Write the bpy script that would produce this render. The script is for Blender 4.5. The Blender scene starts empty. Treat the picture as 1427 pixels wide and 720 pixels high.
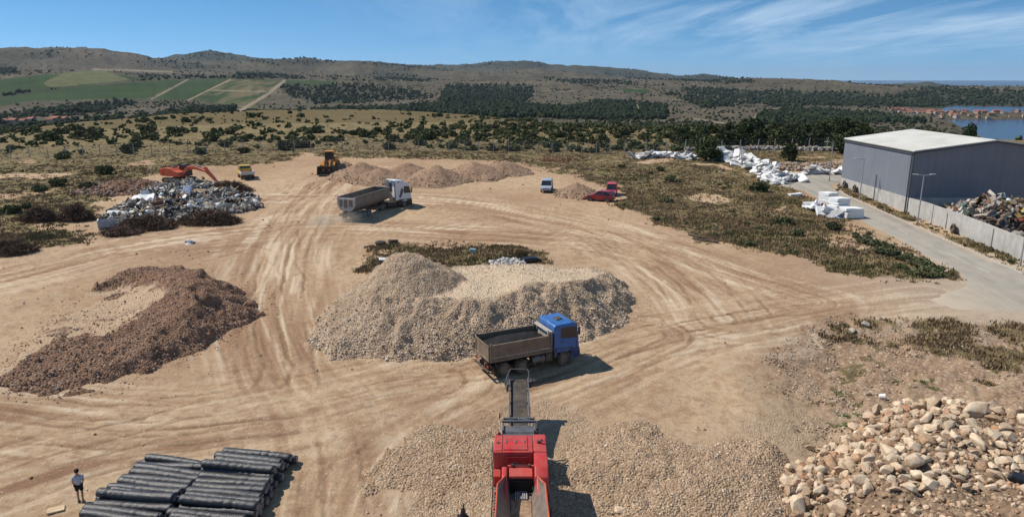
import bpy, bmesh, math, random
import numpy as np
from mathutils import Vector, Matrix, Euler
R = math.radians
scene = bpy.context.scene
COL = scene.collection
rng = np.random.default_rng(7)
random.seed(7)

# ------------------------------------------------------------------ camera numbers (drone, 20 m up)
CX, CY, FL, CAM_H = 713.5, 360.0, 1000.0, 20.0
PITCH = math.atan(0.251)
SLOPE = 0.04

def G(x, y, h=0.0):
    """Point of the sloping yard (plus h) seen at a place in the photograph, used to measure the site."""
    u = (x-CX)/FL; v = (CY-y)/FL
    dy = math.cos(PITCH)+v*math.sin(PITCH); dz = -math.sin(PITCH)+v*math.cos(PITCH)
    t = (CAM_H+SLOPE*47-h)/(SLOPE*dy-dz)
    return (u*t, dy*t)

# ------------------------------------------------------------------ noise
def _hash(xi, yi, seed):
    h = (xi.astype(np.int64)*374761393 + yi.astype(np.int64)*668265263 + np.int64(seed)*1442695041) & 0xffffffff
    h = ((h ^ (h >> 13))*1274126177) & 0xffffffff
    h = ((h ^ (h >> 16))*2246822519) & 0xffffffff
    return ((h ^ (h >> 15)) & 0xffff)/65535.0

def vnoise(x, y, seed=0):
    x = np.asarray(x, float); y = np.asarray(y, float)
    xi = np.floor(x); yi = np.floor(y)
    fx = x-xi; fy = y-yi
    fx = fx*fx*fx*(fx*(fx*6-15)+10); fy = fy*fy*fy*(fy*(fy*6-15)+10)
    a = _hash(xi, yi, seed); b = _hash(xi+1, yi, seed); c = _hash(xi, yi+1, seed); d = _hash(xi+1, yi+1, seed)
    return (a+(b-a)*fx+(c-a)*fy+(a-b-c+d)*fx*fy)*2-1

def fbm(x, y, octv=4, seed=0, gain=0.5):
    s = 0; a = 1.0; n = 0
    for o in range(octv):
        s = s+a*vnoise(np.asarray(x)*2**o+17.3*o, np.asarray(y)*2**o-9.1*o, seed+o); n += a; a *= gain
    return s/n

def smooth(a, b, x):
    t = np.clip((np.asarray(x, float)-a)/(b-a), 0, 1)
    return t*t*(3-2*t)

def poly_sd(X, Y, poly):
    """signed distance, positive inside."""
    X = np.asarray(X, float); Y = np.asarray(Y, float)
    d = np.full(X.shape, 1e18); inside = np.zeros(X.shape, bool)
    n = len(poly)
    for i in range(n):
        ax, ay = poly[i]; bx, by = poly[(i+1) % n]
        ex, ey = bx-ax, by-ay
        t = np.clip(((X-ax)*ex+(Y-ay)*ey)/(ex*ex+ey*ey+1e-12), 0, 1)
        d = np.minimum(d, (X-ax-t*ex)**2+(Y-ay-t*ey)**2)
        if ay != by:
            c = ((ay > Y) != (by > Y)) & (X < (bx-ax)*(Y-ay)/(by-ay)+ax)
            inside ^= c
    d = np.sqrt(d)
    return np.where(inside, d, -d)

def line_sd(X, Y, pts):
    """(signed distance, arc length) to a polyline."""
    best = np.full(X.shape, 1e18); sd = np.zeros(X.shape); ss = np.zeros(X.shape); acc = 0
    for (ax, ay), (bx, by) in zip(pts[:-1], pts[1:]):
        ex, ey = bx-ax, by-ay; L = math.hypot(ex, ey)
        t = np.clip(((X-ax)*ex+(Y-ay)*ey)/(L*L), 0, 1)
        dx, dy = X-ax-t*ex, Y-ay-t*ey
        d2 = dx*dx+dy*dy; m = d2 < best
        best = np.where(m, d2, best)
        sd = np.where(m, np.sqrt(d2)*np.sign(ex*dy-ey*dx), sd)
        ss = np.where(m, acc+t*L, ss); acc += L
    return sd, ss

def spline(pts, k=6):
    """Catmull-Rom through points."""
    P_ = [pts[0]]+list(pts)+[pts[-1]]; out = []
    for i in range(1, len(P_)-2):
        p0, p1, p2, p3 = [np.array(q, float) for q in P_[i-1:i+3]]
        for j in range(k):
            t = j/k
            out.append(tuple(0.5*((2*p1)+(-p0+p2)*t+(2*p0-5*p1+4*p2-p3)*t*t+(-p0+3*p1-3*p2+p3)*t**3)))
    out.append(tuple(pts[-1])); return out

# ------------------------------------------------------------------ materials
class NT:
    def __init__(s, name):
        s.m = bpy.data.materials.new(name); s.m.use_nodes = True
        s.t = s.m.node_tree; s.b = s.t.nodes['Principled BSDF']; s.b.inputs['Roughness'].default_value = .8
        s.b.inputs['Specular IOR Level'].default_value = .25
    def n(s, typ, **kw):
        nd = s.t.nodes.new(typ)
        for k, v in kw.items(): setattr(nd, k, v)
        return nd
    def link(s, a, b): s.t.links.new(a, b)
    def setin(s, sock, v):
        if hasattr(v, 'is_output') or isinstance(v, bpy.types.NodeSocket): s.link(v, sock)
        else: sock.default_value = v if not (isinstance(v, tuple) and len(v) == 3 and sock.type == 'RGBA') else (*v, 1)
    def pos(s): return s.n('ShaderNodeNewGeometry').outputs['Position']
    def obj(s): return s.n('ShaderNodeTexCoord').outputs['Object']
    def island(s): return s.n('ShaderNodeNewGeometry').outputs['Random Per Island']
    def orand(s): return s.n('ShaderNodeObjectInfo').outputs['Random']
    def noise(s, vec, scale, detail=4, rough=.55, dist=0, col=False):
        nd = s.n('ShaderNodeTexNoise'); s.link(vec, nd.inputs['Vector'])
        nd.inputs['Scale'].default_value = scale; nd.inputs['Detail'].default_value = detail
        nd.inputs['Roughness'].default_value = rough; nd.inputs['Distortion'].default_value = dist
        return nd.outputs['Color' if col else 'Fac']
    def vor(s, vec, scale, out='Color', feature='F1', rnd=1):
        nd = s.n('ShaderNodeTexVoronoi', feature=feature); s.link(vec, nd.inputs['Vector'])
        nd.inputs['Scale'].default_value = scale; nd.inputs['Randomness'].default_value = rnd
        return nd.outputs[out]
    def map(s, vec, scale=(1, 1, 1), rot=(0, 0, 0)):
        nd = s.n('ShaderNodeMapping'); s.link(vec, nd.inputs['Vector'])
        nd.inputs['Scale'].default_value = scale; nd.inputs['Rotation'].default_value = rot
        return nd.outputs[0]
    def ramp(s, fac, stops, interp='LINEAR'):
        nd = s.n('ShaderNodeValToRGB'); s.link(fac, nd.inputs['Fac']); r = nd.color_ramp; r.interpolation = interp
        while len(r.elements) < len(stops): r.elements.new(.5)
        for e, (p, c) in zip(r.elements, stops):
            e.position = p; e.color = (*c, 1) if isinstance(c, tuple) else (c, c, c, 1)
        return nd.outputs['Color']
    def mix(s, fac, a, b, mode='MIX'):
        nd = s.n('ShaderNodeMix', data_type='RGBA', blend_type=mode)
        s.setin(nd.inputs[0], fac); s.setin(nd.inputs[6], a); s.setin(nd.inputs[7], b)
        return nd.outputs[2]
    def math(s, op, a, b=0.0, clamp=False):
        nd = s.n('ShaderNodeMath', operation=op, use_clamp=clamp)
        s.setin(nd.inputs[0], a); s.setin(nd.inputs[1], b); return nd.outputs[0]
    def attr(s, name, fac=True):
        nd = s.n('ShaderNodeAttribute', attribute_name=name); return nd.outputs['Fac' if fac else 'Color']
    def bump(s, h, strength=.5, dist=.1):
        nd = s.n('ShaderNodeBump'); nd.inputs['Strength'].default_value = strength; nd.inputs['Distance'].default_value = dist
        s.link(h, nd.inputs['Height']); s.link(nd.outputs[0], s.b.inputs['Normal'])
    def col(s, c): s.setin(s.b.inputs['Base Color'], c)
    def rough(s, v): s.setin(s.b.inputs['Roughness'], v)

def plain(name, c, rough=.5, metal=0.0, var=.25, scale=3.0, dust=0.0, spec=.3):
    """painted / metal / plastic surface with broken-up tone, roughness and a coat of site dust."""
    t = NT(name); o = t.obj()
    nz = t.noise(o, scale, 5)
    a = tuple(v*(1-var) for v in c); b = tuple(min(1, v*(1+var)) for v in c)
    cc = t.ramp(nz, [(.3, a), (.7, b)])
    if dust > 0:
        d = t.noise(o, scale*.6, 6, .65)
        nrm = t.n('ShaderNodeNewGeometry').outputs['Normal']
        z = t.n('ShaderNodeSeparateXYZ'); t.link(nrm, z.inputs[0])
        f = t.math('MULTIPLY', t.ramp(d, [(.35, 0.0), (.75, 1.0)]), dust)
        cc = t.mix(f, cc, (.36, .27, .19))
    t.col(cc); t.b.inputs['Metallic'].default_value = metal
    t.b.inputs['Specular IOR Level'].default_value = spec
    t.rough(t.ramp(t.noise(o, scale*2, 3), [(.3, max(.05, rough-.1)), (.7, min(1, rough+.12))]))
    return t.m

def glass(name, c=(.02, .025, .03), rough=.08):
    t = NT(name); t.col(c); t.b.inputs['Roughness'].default_value = rough; t.b.inputs['Specular IOR Level'].default_value = .6
    return t.m

# ------------------------------------------------------------------ objects
def tag(o, label=None, cat=None, group=None, kind=None):
    if label: o['label'] = label
    if cat: o['category'] = cat
    if group: o['group'] = group
    if kind: o['kind'] = kind
    return o

def np_mesh(name, V, faces, smooth_=False):
    """faces: (n,k) int array (all same size) or list of such."""
    me = bpy.data.meshes.new(name)
    V = np.asarray(V, np.float32).reshape(-1, 3)
    fl = faces if isinstance(faces, list) else [faces]
    fl = [np.asarray(f, np.int32) for f in fl if len(f)]
    tot = np.concatenate([np.full(len(f), f.shape[1], np.int32) for f in fl])
    loops = np.concatenate([f.ravel() for f in fl])
    starts = np.concatenate([[0], np.cumsum(tot)[:-1]]).astype(np.int32)
    me.vertices.add(len(V)); me.vertices.foreach_set('co', V.ravel())
    me.loops.add(len(loops)); me.loops.foreach_set('vertex_index', loops)
    me.polygons.add(len(tot)); me.polygons.foreach_set('loop_start', starts); me.polygons.foreach_set('loop_total', tot)
    me.polygons.foreach_set('use_smooth', np.full(len(tot), smooth_))
    me.update(calc_edges=True)
    return me

def add_attr(me, name, arr):
    a = me.attributes.new(name, 'FLOAT', 'POINT'); a.data.foreach_set('value', np.asarray(arr, np.float32).ravel())

def add_col(me, name, arr):
    arr = np.asarray(arr, np.float32)
    a = me.attributes.new(name, 'FLOAT_COLOR', 'POINT')
    a.data.foreach_set('color', np.concatenate([arr, np.ones((len(arr), 1), np.float32)], 1).ravel())

def link(name, me, m=None, parent=None, loc=None, rot=None, scale=None):
    o = bpy.data.objects.new(name, me); COL.objects.link(o)
    if m is not None and me is not None and not me.materials: me.materials.append(m)
    if parent: o.parent = parent
    if loc is not None: o.location = loc
    if rot is not None: o.rotation_euler = rot
    if scale is not None: o.scale = scale
    return o

def empty(name, label, cat, loc, rz=0.0, group=None, tilt=(0, 0)):
    o = bpy.data.objects.new(name, None); COL.objects.link(o)
    o.empty_display_size = .3
    o.location = loc; o.rotation_euler = (tilt[0], tilt[1], rz)
    return tag(o, label, cat, group)

def dup(o, loc=None, rot=None, scale=None, label=None):
    kids = list(o.children)
    c = o.copy(); COL.objects.link(c)
    if loc is not None: c.location = loc
    if rot is not None: c.rotation_euler = rot
    if scale is not None: c.scale = scale
    if label: c['label'] = label
    for k in kids:
        k2 = k.copy(); COL.objects.link(k2); k2.parent = c
        for q in list(k.children):
            q2 = q.copy(); COL.objects.link(q2); q2.parent = k2
    return c

class MB:
    """collects shapes; build() links them as ONE mesh object."""
    def __init__(s): s.bm = bmesh.new()
    def _merge(s, b, mtx=None, bev=0, seg=2):
        if bev > 0:
            bmesh.ops.bevel(b, geom=[e for e in b.edges], offset=bev, segments=seg, profile=.6, affect='EDGES', clamp_overlap=True)
        if mtx is not None: bmesh.ops.transform(b, matrix=mtx, verts=b.verts)
        me = bpy.data.meshes.new('t'); b.to_mesh(me); b.free(); s.bm.from_mesh(me); bpy.data.meshes.remove(me); return s
    def box(s, c, d, rot=(0, 0, 0), bev=.015, seg=1):
        b = bmesh.new(); bmesh.ops.create_cube(b, size=1)
        bmesh.ops.scale(b, vec=d, verts=b.verts)
        return s._merge(b, Matrix.Translation(c) @ Euler(rot).to_matrix().to_4x4(), min(bev, min(d)*.45), seg)
    def bb(s, x0, x1, y0, y1, z0, z1, bev=.015, seg=1):
        return s.box(((x0+x1)/2, (y0+y1)/2, (z0+z1)/2), (abs(x1-x0), abs(y1-y0), abs(z1-z0)), bev=bev, seg=seg)
    def prism(s, pts, y0, y1, bev=.02, seg=1, fn=None):
        """polygon in x-z swept in y. fn(v) may move the corners before bevelling."""
        b = bmesh.new()
        A = [b.verts.new((x, y0, z)) for x, z in pts]; B = [b.verts.new((x, y1, z)) for x, z in pts]
        n = len(pts)
        b.faces.new(A); b.faces.new(B[::-1])
        for i in range(n): b.faces.new((A[i], B[i], B[(i+1) % n], A[(i+1) % n]))
        if fn:
            for v in b.verts: v.co = Vector(fn(v.co))
        bmesh.ops.recalc_face_normals(b, faces=b.faces)
        return s._merge(b, None, bev, seg)
    def hexa(s, p8, bev=.01, seg=1):
        """p8: bottom 4 then top 4 corners."""
        b = bmesh.new(); v = [b.verts.new(p) for p in p8]
        for f in ((3, 2, 1, 0), (4, 5, 6, 7), (0, 1, 5, 4), (1, 2, 6, 5), (2, 3, 7, 6), (3, 0, 4, 7)): b.faces.new([v[i] for i in f])
        bmesh.ops.recalc_face_normals(b, faces=b.faces)
        return s._merge(b, None, bev, seg)
    def cyl(s, p0, p1, r, seg=12, r2=None, bev=0):
        p0, p1 = Vector(p0), Vector(p1); d = p1-p0
        b = bmesh.new(); bmesh.ops.create_cone(b, cap_ends=True, segments=seg, radius1=r, radius2=r if r2 is None else r2, depth=d.length)
        q = d.to_track_quat('Z', 'Y').to_matrix().to_4x4()
        if bev: 
            bmesh.ops.bevel(b, geom=[e for e in b.edges if len(e.link_faces) == 2 and any(len(f.verts) > 4 for f in e.link_faces)], offset=bev, segments=2, profile=.5, affect='EDGES')
        return s._merge(b, Matrix.Translation((p0+p1)/2) @ q)
    def tube(s, pts, r, seg=8):
        for a, c in zip(pts[:-1], pts[1:]): s.cyl(a, c, r, seg)
        return s
    def lathe_y(s, prof, c, seg=20):
        """profile [(r, y)] about the local y axis at c."""
        b = bmesh.new(); rings = []
        for r, y in prof:
            rings.append([b.verts.new((c[0]+r*math.cos(2*math.pi*i/seg), c[1]+y, c[2]+r*math.sin(2*math.pi*i/seg))) for i in range(seg)])
        for A, B in zip(rings[:-1], rings[1:]):
            for i in range(seg): b.faces.new((A[i], A[(i+1) % seg], B[(i+1) % seg], B[i]))
        b.faces.new(rings[0]); b.faces.new(rings[-1][::-1])
        bmesh.ops.recalc_face_normals(b, faces=b.faces)
        return s._merge(b)
    def quad(s, pts):
        v = [s.bm.verts.new(p) for p in pts]; s.bm.faces.new(v); return s
    def build(s, name, m, parent=None, smooth_=False, loc=None, rot=None):
        me = bpy.data.meshes.new(name); s.bm.to_mesh(me); s.bm.free()
        if smooth_: me.polygons.foreach_set('use_smooth', [True]*len(me.polygons)); 
        me.materials.append(m); o = bpy.data.objects.new(name, me); COL.objects.link(o)
        if parent: o.parent = parent
        if loc is not None: o.location = loc
        if rot is not None: o.rotation_euler = rot
        if smooth_:
            try: me.set_sharp_from_angle(angle=R(35))
            except Exception: pass
        return o

def Part(name, m, parent, *shapes, smooth_=False):
    """each shape is (method, args...)"""
    b = MB()
    for sh in shapes:
        kw = sh[-1] if isinstance(sh[-1], dict) else {}
        a = sh[1:-1] if kw else sh[1:]
        getattr(b, sh[0])(*a, **kw)
    return b.build(name, m, parent, smooth_)
# ------------------------------------------------------------------ site ground
def W(pts): return [G(*p) for p in pts]

ROAD_L, ROAD_R = 45.0, 51.2
def road_mask_sd(X, Y):
    """inside distance of the paved road and its junction."""
    return poly_sd(X, Y, ROAD_POLY)

ROAD_POLY = [(45.2, 69.5), (45.6, 84), (46.0, 104), (46.0, 113), (43.6, 119), (44.2, 126), (50, 130), (56, 130), (60, 127.5), (60, 123), (55.5, 121), (52.3, 117), (51.3, 108), (51.2, 90),
             (51.0, 74), (52.5, 69.5), (57, 67.8), (75, 66.5), (110, 66), (110, 57.3), (75, 57.6), (54, 58.3), (45.5, 58.6), (38.5, 59.3), (37.3, 62.0), (40.5, 64.0), (43.5, 66.2)]
GRASS_POLYS = {
 'left': W([(-260, 208), (-60, 208), (200, 208), (420, 206), (430, 214), (390, 224), (340, 229), (290, 231), (226, 240), (150, 272), (140, 300), (128, 312), (120, 338), (40, 345), (-30, 370), (-260, 400)]),
 'fence': W([(420, 205), (720, 207), (1010, 205), (1200, 206), (1280, 206), (1180, 222), (1110, 236), (1060, 246), (1000, 228), (900, 226), (830, 222), (770, 228), (650, 222), (540, 222), (440, 218)]),
 'right': W([(716, 220), (770, 224), (860, 225), (1000, 232), (1060, 248), (1108, 262), (1140, 288), (1192, 309), (1240, 334), (1320, 386), (1302, 391), (1240, 388), (1195, 377), (1130, 364), (1060, 349), (985, 335), (930, 318), (902, 299), (872, 287), (868, 268), (842, 258), (815, 252), (775, 238), (735, 229)]),
 'island': W([(492, 380), (512, 345), (560, 337), (640, 336), (720, 342), (752, 352), (758, 367), (700, 369), (640, 374), (560, 378)]),
 'verge': [(51.7, 69.2), (51.8, 100), (52.0, 112), (53.0, 117.5), (56, 120.4), (56, 112), (54.2, 98), (54.3, 69)],
 'patchy': W([(1120, 446), (1160, 440), (1427, 470), (1640, 490), (1640, 570), (1427, 552), (1300, 524), (1200, 545), (1150, 520)]),
 'lower': W([(1150, 434), (1250, 441), (1340, 444), (1427, 446), (1640, 450), (1640, 520), (1427, 512), (1330, 478), (1240, 468), (1160, 456)]),
}
def grass_mask(X, Y):
    X = np.asarray(X, float); Y = np.asarray(Y, float)
    n = fbm(X/5, Y/5, 4, 31)
    g = np.zeros(X.shape)
    for k, poly in GRASS_POLYS.items():
        sd = poly_sd(X, Y, poly)
        w = 2.6 if k in ('left', 'fence', 'right') else 1.2
        e = smooth(-w*.5, w*.6, sd+n*w*1.3)
        if k == 'lower': e = e*smooth(-.25, .35, fbm(X/3, Y/3, 3, 77)+.1)
        if k == 'patchy': e = e*smooth(.12, .4, fbm(X/1.7, Y/1.7, 4, 78))
        g = np.maximum(g, e)
    g = np.maximum(g, smooth(152, 160, Y+n*6+np.maximum(0, -X-40)*.05))
    # bare patches inside the fields
    bare = smooth(.28, .5, fbm(X/9+3, Y/9, 4, 55))
    g = g*(1-.75*bare*(Y < 150))
    r = road_mask_sd(X, Y)
    return g*(1-smooth(-.6, .2, r))

GRAVEL_POLY = W([(505, 720), (560, 672), (600, 630), (655, 575), (700, 555), (790, 562), (870, 592), (960, 590), (1040, 575), (1110, 560), (1180, 560), (1300, 530), (1427, 550), (1600, 580), (1600, 800), (500, 800)])
def gravel_mask(X, Y):
    sd = poly_sd(X, Y, GRAVEL_POLY)
    return smooth(-.8, 1.6, sd+1.6*fbm(X/2.5, Y/2.5, 4, 91))*(.25+.75*smooth(-.30, .12, fbm(X/3.2+2, Y/3.2, 4, 95)))*(1-.35*smooth(7, 13, np.asarray(X)))

ROUTES = [spline(W(p), 5) for p in (
  [(-300, 560), (0, 577), (140, 588), (280, 588), (420, 562), (560, 535), (700, 517), (850, 478), (1000, 448), (1150, 420), (1300, 408)],
  [(470, 860), (470, 720), (474, 640), (450, 570), (400, 510), (384, 430), (398, 345), (430, 295), (470, 250), (520, 238)],
  [(-200, 420), (0, 388), (150, 352), (300, 328), (450, 314), (600, 322), (760, 330), (900, 348), (1020, 384), (1130, 416)],
  [(1010, 446), (972, 402), (900, 352), (820, 318), (700, 292), (620, 282), (480, 276), (330, 275)],
  [(-200, 720), (0, 664), (150, 620), (330, 600), (470, 570), (600, 530)],
  [(520, 860), (530, 720), (580, 630), (680, 558), (780, 512), (900, 468)],
)]
RUTS = [spline(W(p), 5) for p in (
  [(355, 560), (385, 520), (372, 470), (366, 420), (380, 350)], [(430, 560), (412, 480), (408, 420), (415, 350), (440, 300)],
  [(880, 360), (920, 385), (945, 415), (940, 430)], [(895, 355), (940, 380), (966, 410), (958, 428)], [(905, 350), (965, 378), (985, 405)],
  [(300, 320), (380, 300), (430, 285), (500, 280)], [(280, 345), (380, 318), (450, 300)], [(600, 300), (700, 306), (800, 318), (900, 340)],
  [(560, 312), (700, 318), (850, 338)], [(0, 600), (200, 612), (350, 600), (480, 590)], [(0, 560), (150, 574), (300, 575)],
  [(480, 720), (495, 620), (478, 575)], [(505, 720), (560, 640), (620, 590)], [(0, 640), (200, 590), (330, 560)], [(0, 690), (160, 640), (320, 615)],
  [(240, 372), (300, 355), (380, 330)], [(200, 360), (330, 345), (390, 360), (420, 400)], [(900, 470), (1040, 440), (1150, 425), (1260, 424)],
  [(870, 490), (1000, 462), (1120, 440)], [(640, 545), (760, 515), (900, 480)],
)]

def site_z(Y):
    t = np.clip((Y-150)/45, 0, 1)
    z = np.where(Y < 150, SLOPE*(Y-47), SLOPE*103+SLOPE*45*(t-t*t/2))
    return np.where(Y < 10, SLOPE*(10-47)+.0*Y, z)

_cache = {}
def ground_parts(X, Y, full=True):
    X = np.asarray(X, float); Y = np.asarray(Y, float)
    r = road_mask_sd(X, Y); soft = 1-smooth(-2.5, -.2, r)
    z = site_z(Y)+soft*(.28*fbm(X/14, Y/14, 3, 1)+.10*fbm(X/3.2, Y/3.2, 3, 5))
    # lower right: ground falls off the edge of the haul road
    ledge = poly_sd(X, Y, LEDGE)
    z = z-.9*smooth(-1, 5, ledge)*soft+.25*smooth(.5, 4, ledge)*fbm(X/2, Y/2, 4, 12)
    return z, r, soft
LEDGE = W([(1040, 520), (1110, 455), (1160, 436), (1300, 443), (1427, 447), (1700, 450), (1700, 800), (1080, 800), (1060, 620)])
def gz(x, y):
    z, r, s = ground_parts(np.array([x]), np.array([y])); return float(z[0])
def gzv(X, Y): return ground_parts(X, Y)[0]

def build_ground():
    az_f = np.arange(-40.5, 40.51, .105)
    az = np.concatenate([np.linspace(-180, -75, 22)[:-1], np.linspace(-75, -40.5, 30)[:-1], az_f, np.linspace(40.5, 75, 30)[1:], np.linspace(75, 180, 22)[1:]])
    rr = [3.0, 9, 16, 21, 24, 26]
    while rr[-1] < 262:
        r = rr[-1]; rr.append(r+max(.09, min(1.6, .85*(r*r+400)/(.7176*1000*20))))
    rr = np.array(rr); A, RR = np.meshgrid(np.radians(az), rr)
    X = RR*np.sin(A); Y = RR*np.cos(A)
    z, road, soft = ground_parts(X, Y)
    # beyond the site the ground runs into the hills
    z = blend_site(X, Y, z)
    g = grass_mask(X, Y); gv = gravel_mask(X, Y)*(1-g)
    # wheel streaks
    # wheel tracks: streaks along every route, single wheel lines, and the measured ruts
    yard = (RR < 175) & (np.abs(A) < R(41.5)) & (RR > 20)
    x_, y_ = X[yard], Y[yard]
    st = np.zeros(x_.shape); ws = np.zeros(x_.shape)+1e-6; ru = np.zeros(x_.shape)
    wob = .10*vnoise(x_/.6, y_/.6, 33)
    for i, rt in enumerate(ROUTES):
        sd, ss = line_sd(x_, y_, rt)
        w = np.exp(-(sd/(6.0 if i != 0 else 5.0))**2)
        st += w*(.6*fbm(sd/.42+1.6*fbm(ss/14, sd/6, 2, 8), ss/9, 3, 200+i, .6)+.55*fbm(sd/1.5, ss/14, 3, 230+i, .6)); ws += w
        for q in range(7):
            off = [-4.6, -3.1, -1.5, .1, 1.7, 3.0, 4.4][q]+1.3*fbm(ss/18, ss*0+q*5.1, 2, 900+i*7+q)
            on = smooth(-.1, .3, fbm(ss/9, ss*0+q*3.3, 2, 950+i*7+q))*[.5, .9, .6, 1, .7, .9, .5][q]
            for e in (-1.0, 1.0):
                d = np.abs(sd-off-e)+wob
                ru += on*(np.exp(-(d/.15)**2)-.4*np.exp(-((d-.33)/.12)**2))*.75
    st = st/np.maximum(ws, .35)
    for i, rt in enumerate(RUTS):
        sd, ss = line_sd(x_, y_, rt)
        fade = smooth(0, 4, ss)*(1-smooth(ss.max()-5, ss.max(), ss))*smooth(-.5, .2, fbm(ss/5, sd*0+i, 2, 60+i))
        sd = sd+.25*fbm(x_/3, y_/3, 2, 70+i)
        for off in (-1.0, 1.0):
            dd = np.abs(sd-off); ru += fade*(np.exp(-(dd/.18)**2)-.4*np.exp(-((dd-.38)/.14)**2))
    streak = np.zeros(X.shape); wpath = np.zeros(X.shape); rut = np.zeros(X.shape)
    streak[yard] = st; wpath[yard] = np.clip(ws, 0, 1); rut[yard] = np.clip(ru, -.5, 1.3)
    near = np.clip(1.25-RR/170, 0, 1)
    lug = vnoise(X/.35, Y/.35, 44)
    z = z+soft*((.022*streak*wpath-.042*rut*(1+.5*lug))*(1-g)+.04*fbm(X/.8, Y/.8, 4, 21)*near+gv*.08*fbm(X/.45, Y/.45, 3, 23)+.16*smooth(-1, 2, poly_sd(X, Y, LEDGE))*smooth(15, 22, X)*fbm(X/.7, Y/.7, 4, 29)+g*.12*fbm(X/1.1, Y/1.1, 3, 24))
    me = np_mesh('ground', np.stack([X, Y, z], -1), grid_faces(*X.shape), True)
    add_attr(me, 'grass', g); add_attr(me, 'gravel', gv); add_attr(me, 'streak', streak*.5*wpath+.5); add_attr(me, 'rut', rut); add_attr(me, 'path', wpath)
    led = poly_sd(X, Y, LEDGE); add_attr(me, 'rubbly', smooth(-1, 2, led+2.5*fbm(X/3, Y/3, 4, 93))*smooth(15, 22, X)*(1-.7*gv))
    pale = smooth(25, 46, X)*smooth(52, 58, Y)*(1-smooth(74, 84, Y))
    add_attr(me, 'pale', pale)
    o = link('ground', me, mat_ground()); tag(o, kind='structure')
    return rr[-1], az

def grid_faces(nr, nc, wrap=False):
    i = np.arange(nr-1)[:, None]*nc+np.arange(nc-1)[None, :]
    return np.stack([i, i+1, i+nc+1, i+nc], -1).reshape(-1, 4)

def mat_ground():
    t = NT('site_earth'); p = t.pos()
    n1 = t.noise(p, .09, 6, .6); n2 = t.noise(p, .6, 6, .62); n3 = t.noise(p, 6, 5, .7)
    base = t.ramp(n1, [(.3, (.375, .236, .136)), (.5, (.515, .365, .220)), (.72, (.615, .47, .305))])
    base = t.mix(t.ramp(n2, [(.35, 0.0), (.75, .6)]), base, (.50, .385, .27))
    base = t.mix(t.ramp(n2, [(.25, .8), (.46, 0.0)]), base, (.28, .172, .108))
    base = t.mix(t.ramp(t.noise(p, .045, 5, .6), [(.45, 0.0), (.6, .7)]), base, (.315, .185, .108))
    base = t.mix(t.ramp(t.noise(p, 1.6, 6, .72, .5), [(.48, 0.0), (.62, .6)]), base, (.30, .182, .108))
    base = t.mix(t.ramp(t.noise(p, 2.7, 6, .72), [(.56, 0.0), (.7, .5)]), base, (.62, .50, .37))
    base = t.mix(t.math('MULTIPLY', t.attr('rubbly'), t.ramp(n2, [(.3, .95), (.62, .35)])), base, t.ramp(n3, [(.3, (.17, .105, .068)), (.5, (.29, .19, .122)), (.7, (.44, .32, .215))]))
    vr = t.vor(p, 5.5); vrs = t.n('ShaderNodeSeparateColor'); t.link(vr, vrs.inputs[0]); base = t.mix(t.math('MULTIPLY', t.math('MULTIPLY', t.attr('rubbly'), t.math('GREATER_THAN', vrs.outputs[1], .72)), .7), base, t.ramp(vrs.outputs[0], [(0, (.24, .15, .095)), (.6, (.45, .335, .23)), (1, (.62, .52, .40))]))
    st = t.attr('streak')
    base = t.mix(t.ramp(st, [(.30, .9), (.49, 0.0)]), base, (.265, .150, .090))
    base = t.mix(t.ramp(st, [(.515, 0.0), (.66, .75)]), base, (.66, .53, .385))
    base = t.mix(t.math('MULTIPLY', t.attr('rut'), .75, True), base, (.245, .150, .088))
    base = t.mix(t.math('MULTIPLY', t.attr('pale'), .55), base, (.50, .44, .35))
    # small stones and clods, everywhere a little, thick in the gravel
    vc = t.vor(p, 12); vs = t.n('ShaderNodeSeparateColor'); t.link(vc, vs.inputs[0])
    stone = t.ramp(vs.outputs[0], [(.0, (.28, .18, .11)), (.4, (.44, .315, .205)), (.75, (.56, .425, .295)), (1.0, (.72, .61, .48))])
    gm = t.attr('gravel')
    sp = t.math('GREATER_THAN', vs.outputs[1], .93)
    base = t.mix(t.math('MULTIPLY', sp, .5), base, stone)
    base = t.mix(t.math('MULTIPLY', gm, .55), base, t.ramp(n2, [(.3, (.33, .215, .132)), (.7, (.50, .365, .235))]))
    base = t.mix(t.math('MULTIPLY', gm, t.ramp(n3, [(.35, .15), (.62, .8)])), base, stone)
    gcol = t.ramp(t.noise(p, .35, 6, .65), [(.28, (.118, .097, .045)), (.45, (.18, .141, .069)), (.6, (.24, .184, .095)), (.78, (.32, .24, .132))])
    gcol = t.mix(t.ramp(t.noise(p, 2.2, 5, .7), [(.5, 0.0), (.75, .5)]), gcol, (.125, .105, .046))
    gfac = t.ramp(t.math('ADD', t.attr('grass'), t.math('MULTIPLY', t.math('SUBTRACT', n3, .5), .7)), [(.35, 0.0), (.62, 1.0)])
    base = t.mix(gfac, base, gcol)
    base = t.mix(.35, base, t.ramp(n3, [(.25, (.3, .3, .3)), (.75, (.72, .72, .72))]), 'OVERLAY')
    t.col(base); t.b.inputs['Roughness'].default_value = .95; t.b.inputs['Specular IOR Level'].default_value = .1
    vd = t.vor(p, 12, 'Distance')
    h = t.math('ADD', t.math('MULTIPLY', n3, .7), t.math('MULTIPLY', t.math('MULTIPLY', vd, gm), -1.2))
    h = t.math('ADD', h, t.math('MULTIPLY', t.noise(p, 24, 4, .7), .35))
    t.bump(h, .8, .12)
    return t.m

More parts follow.
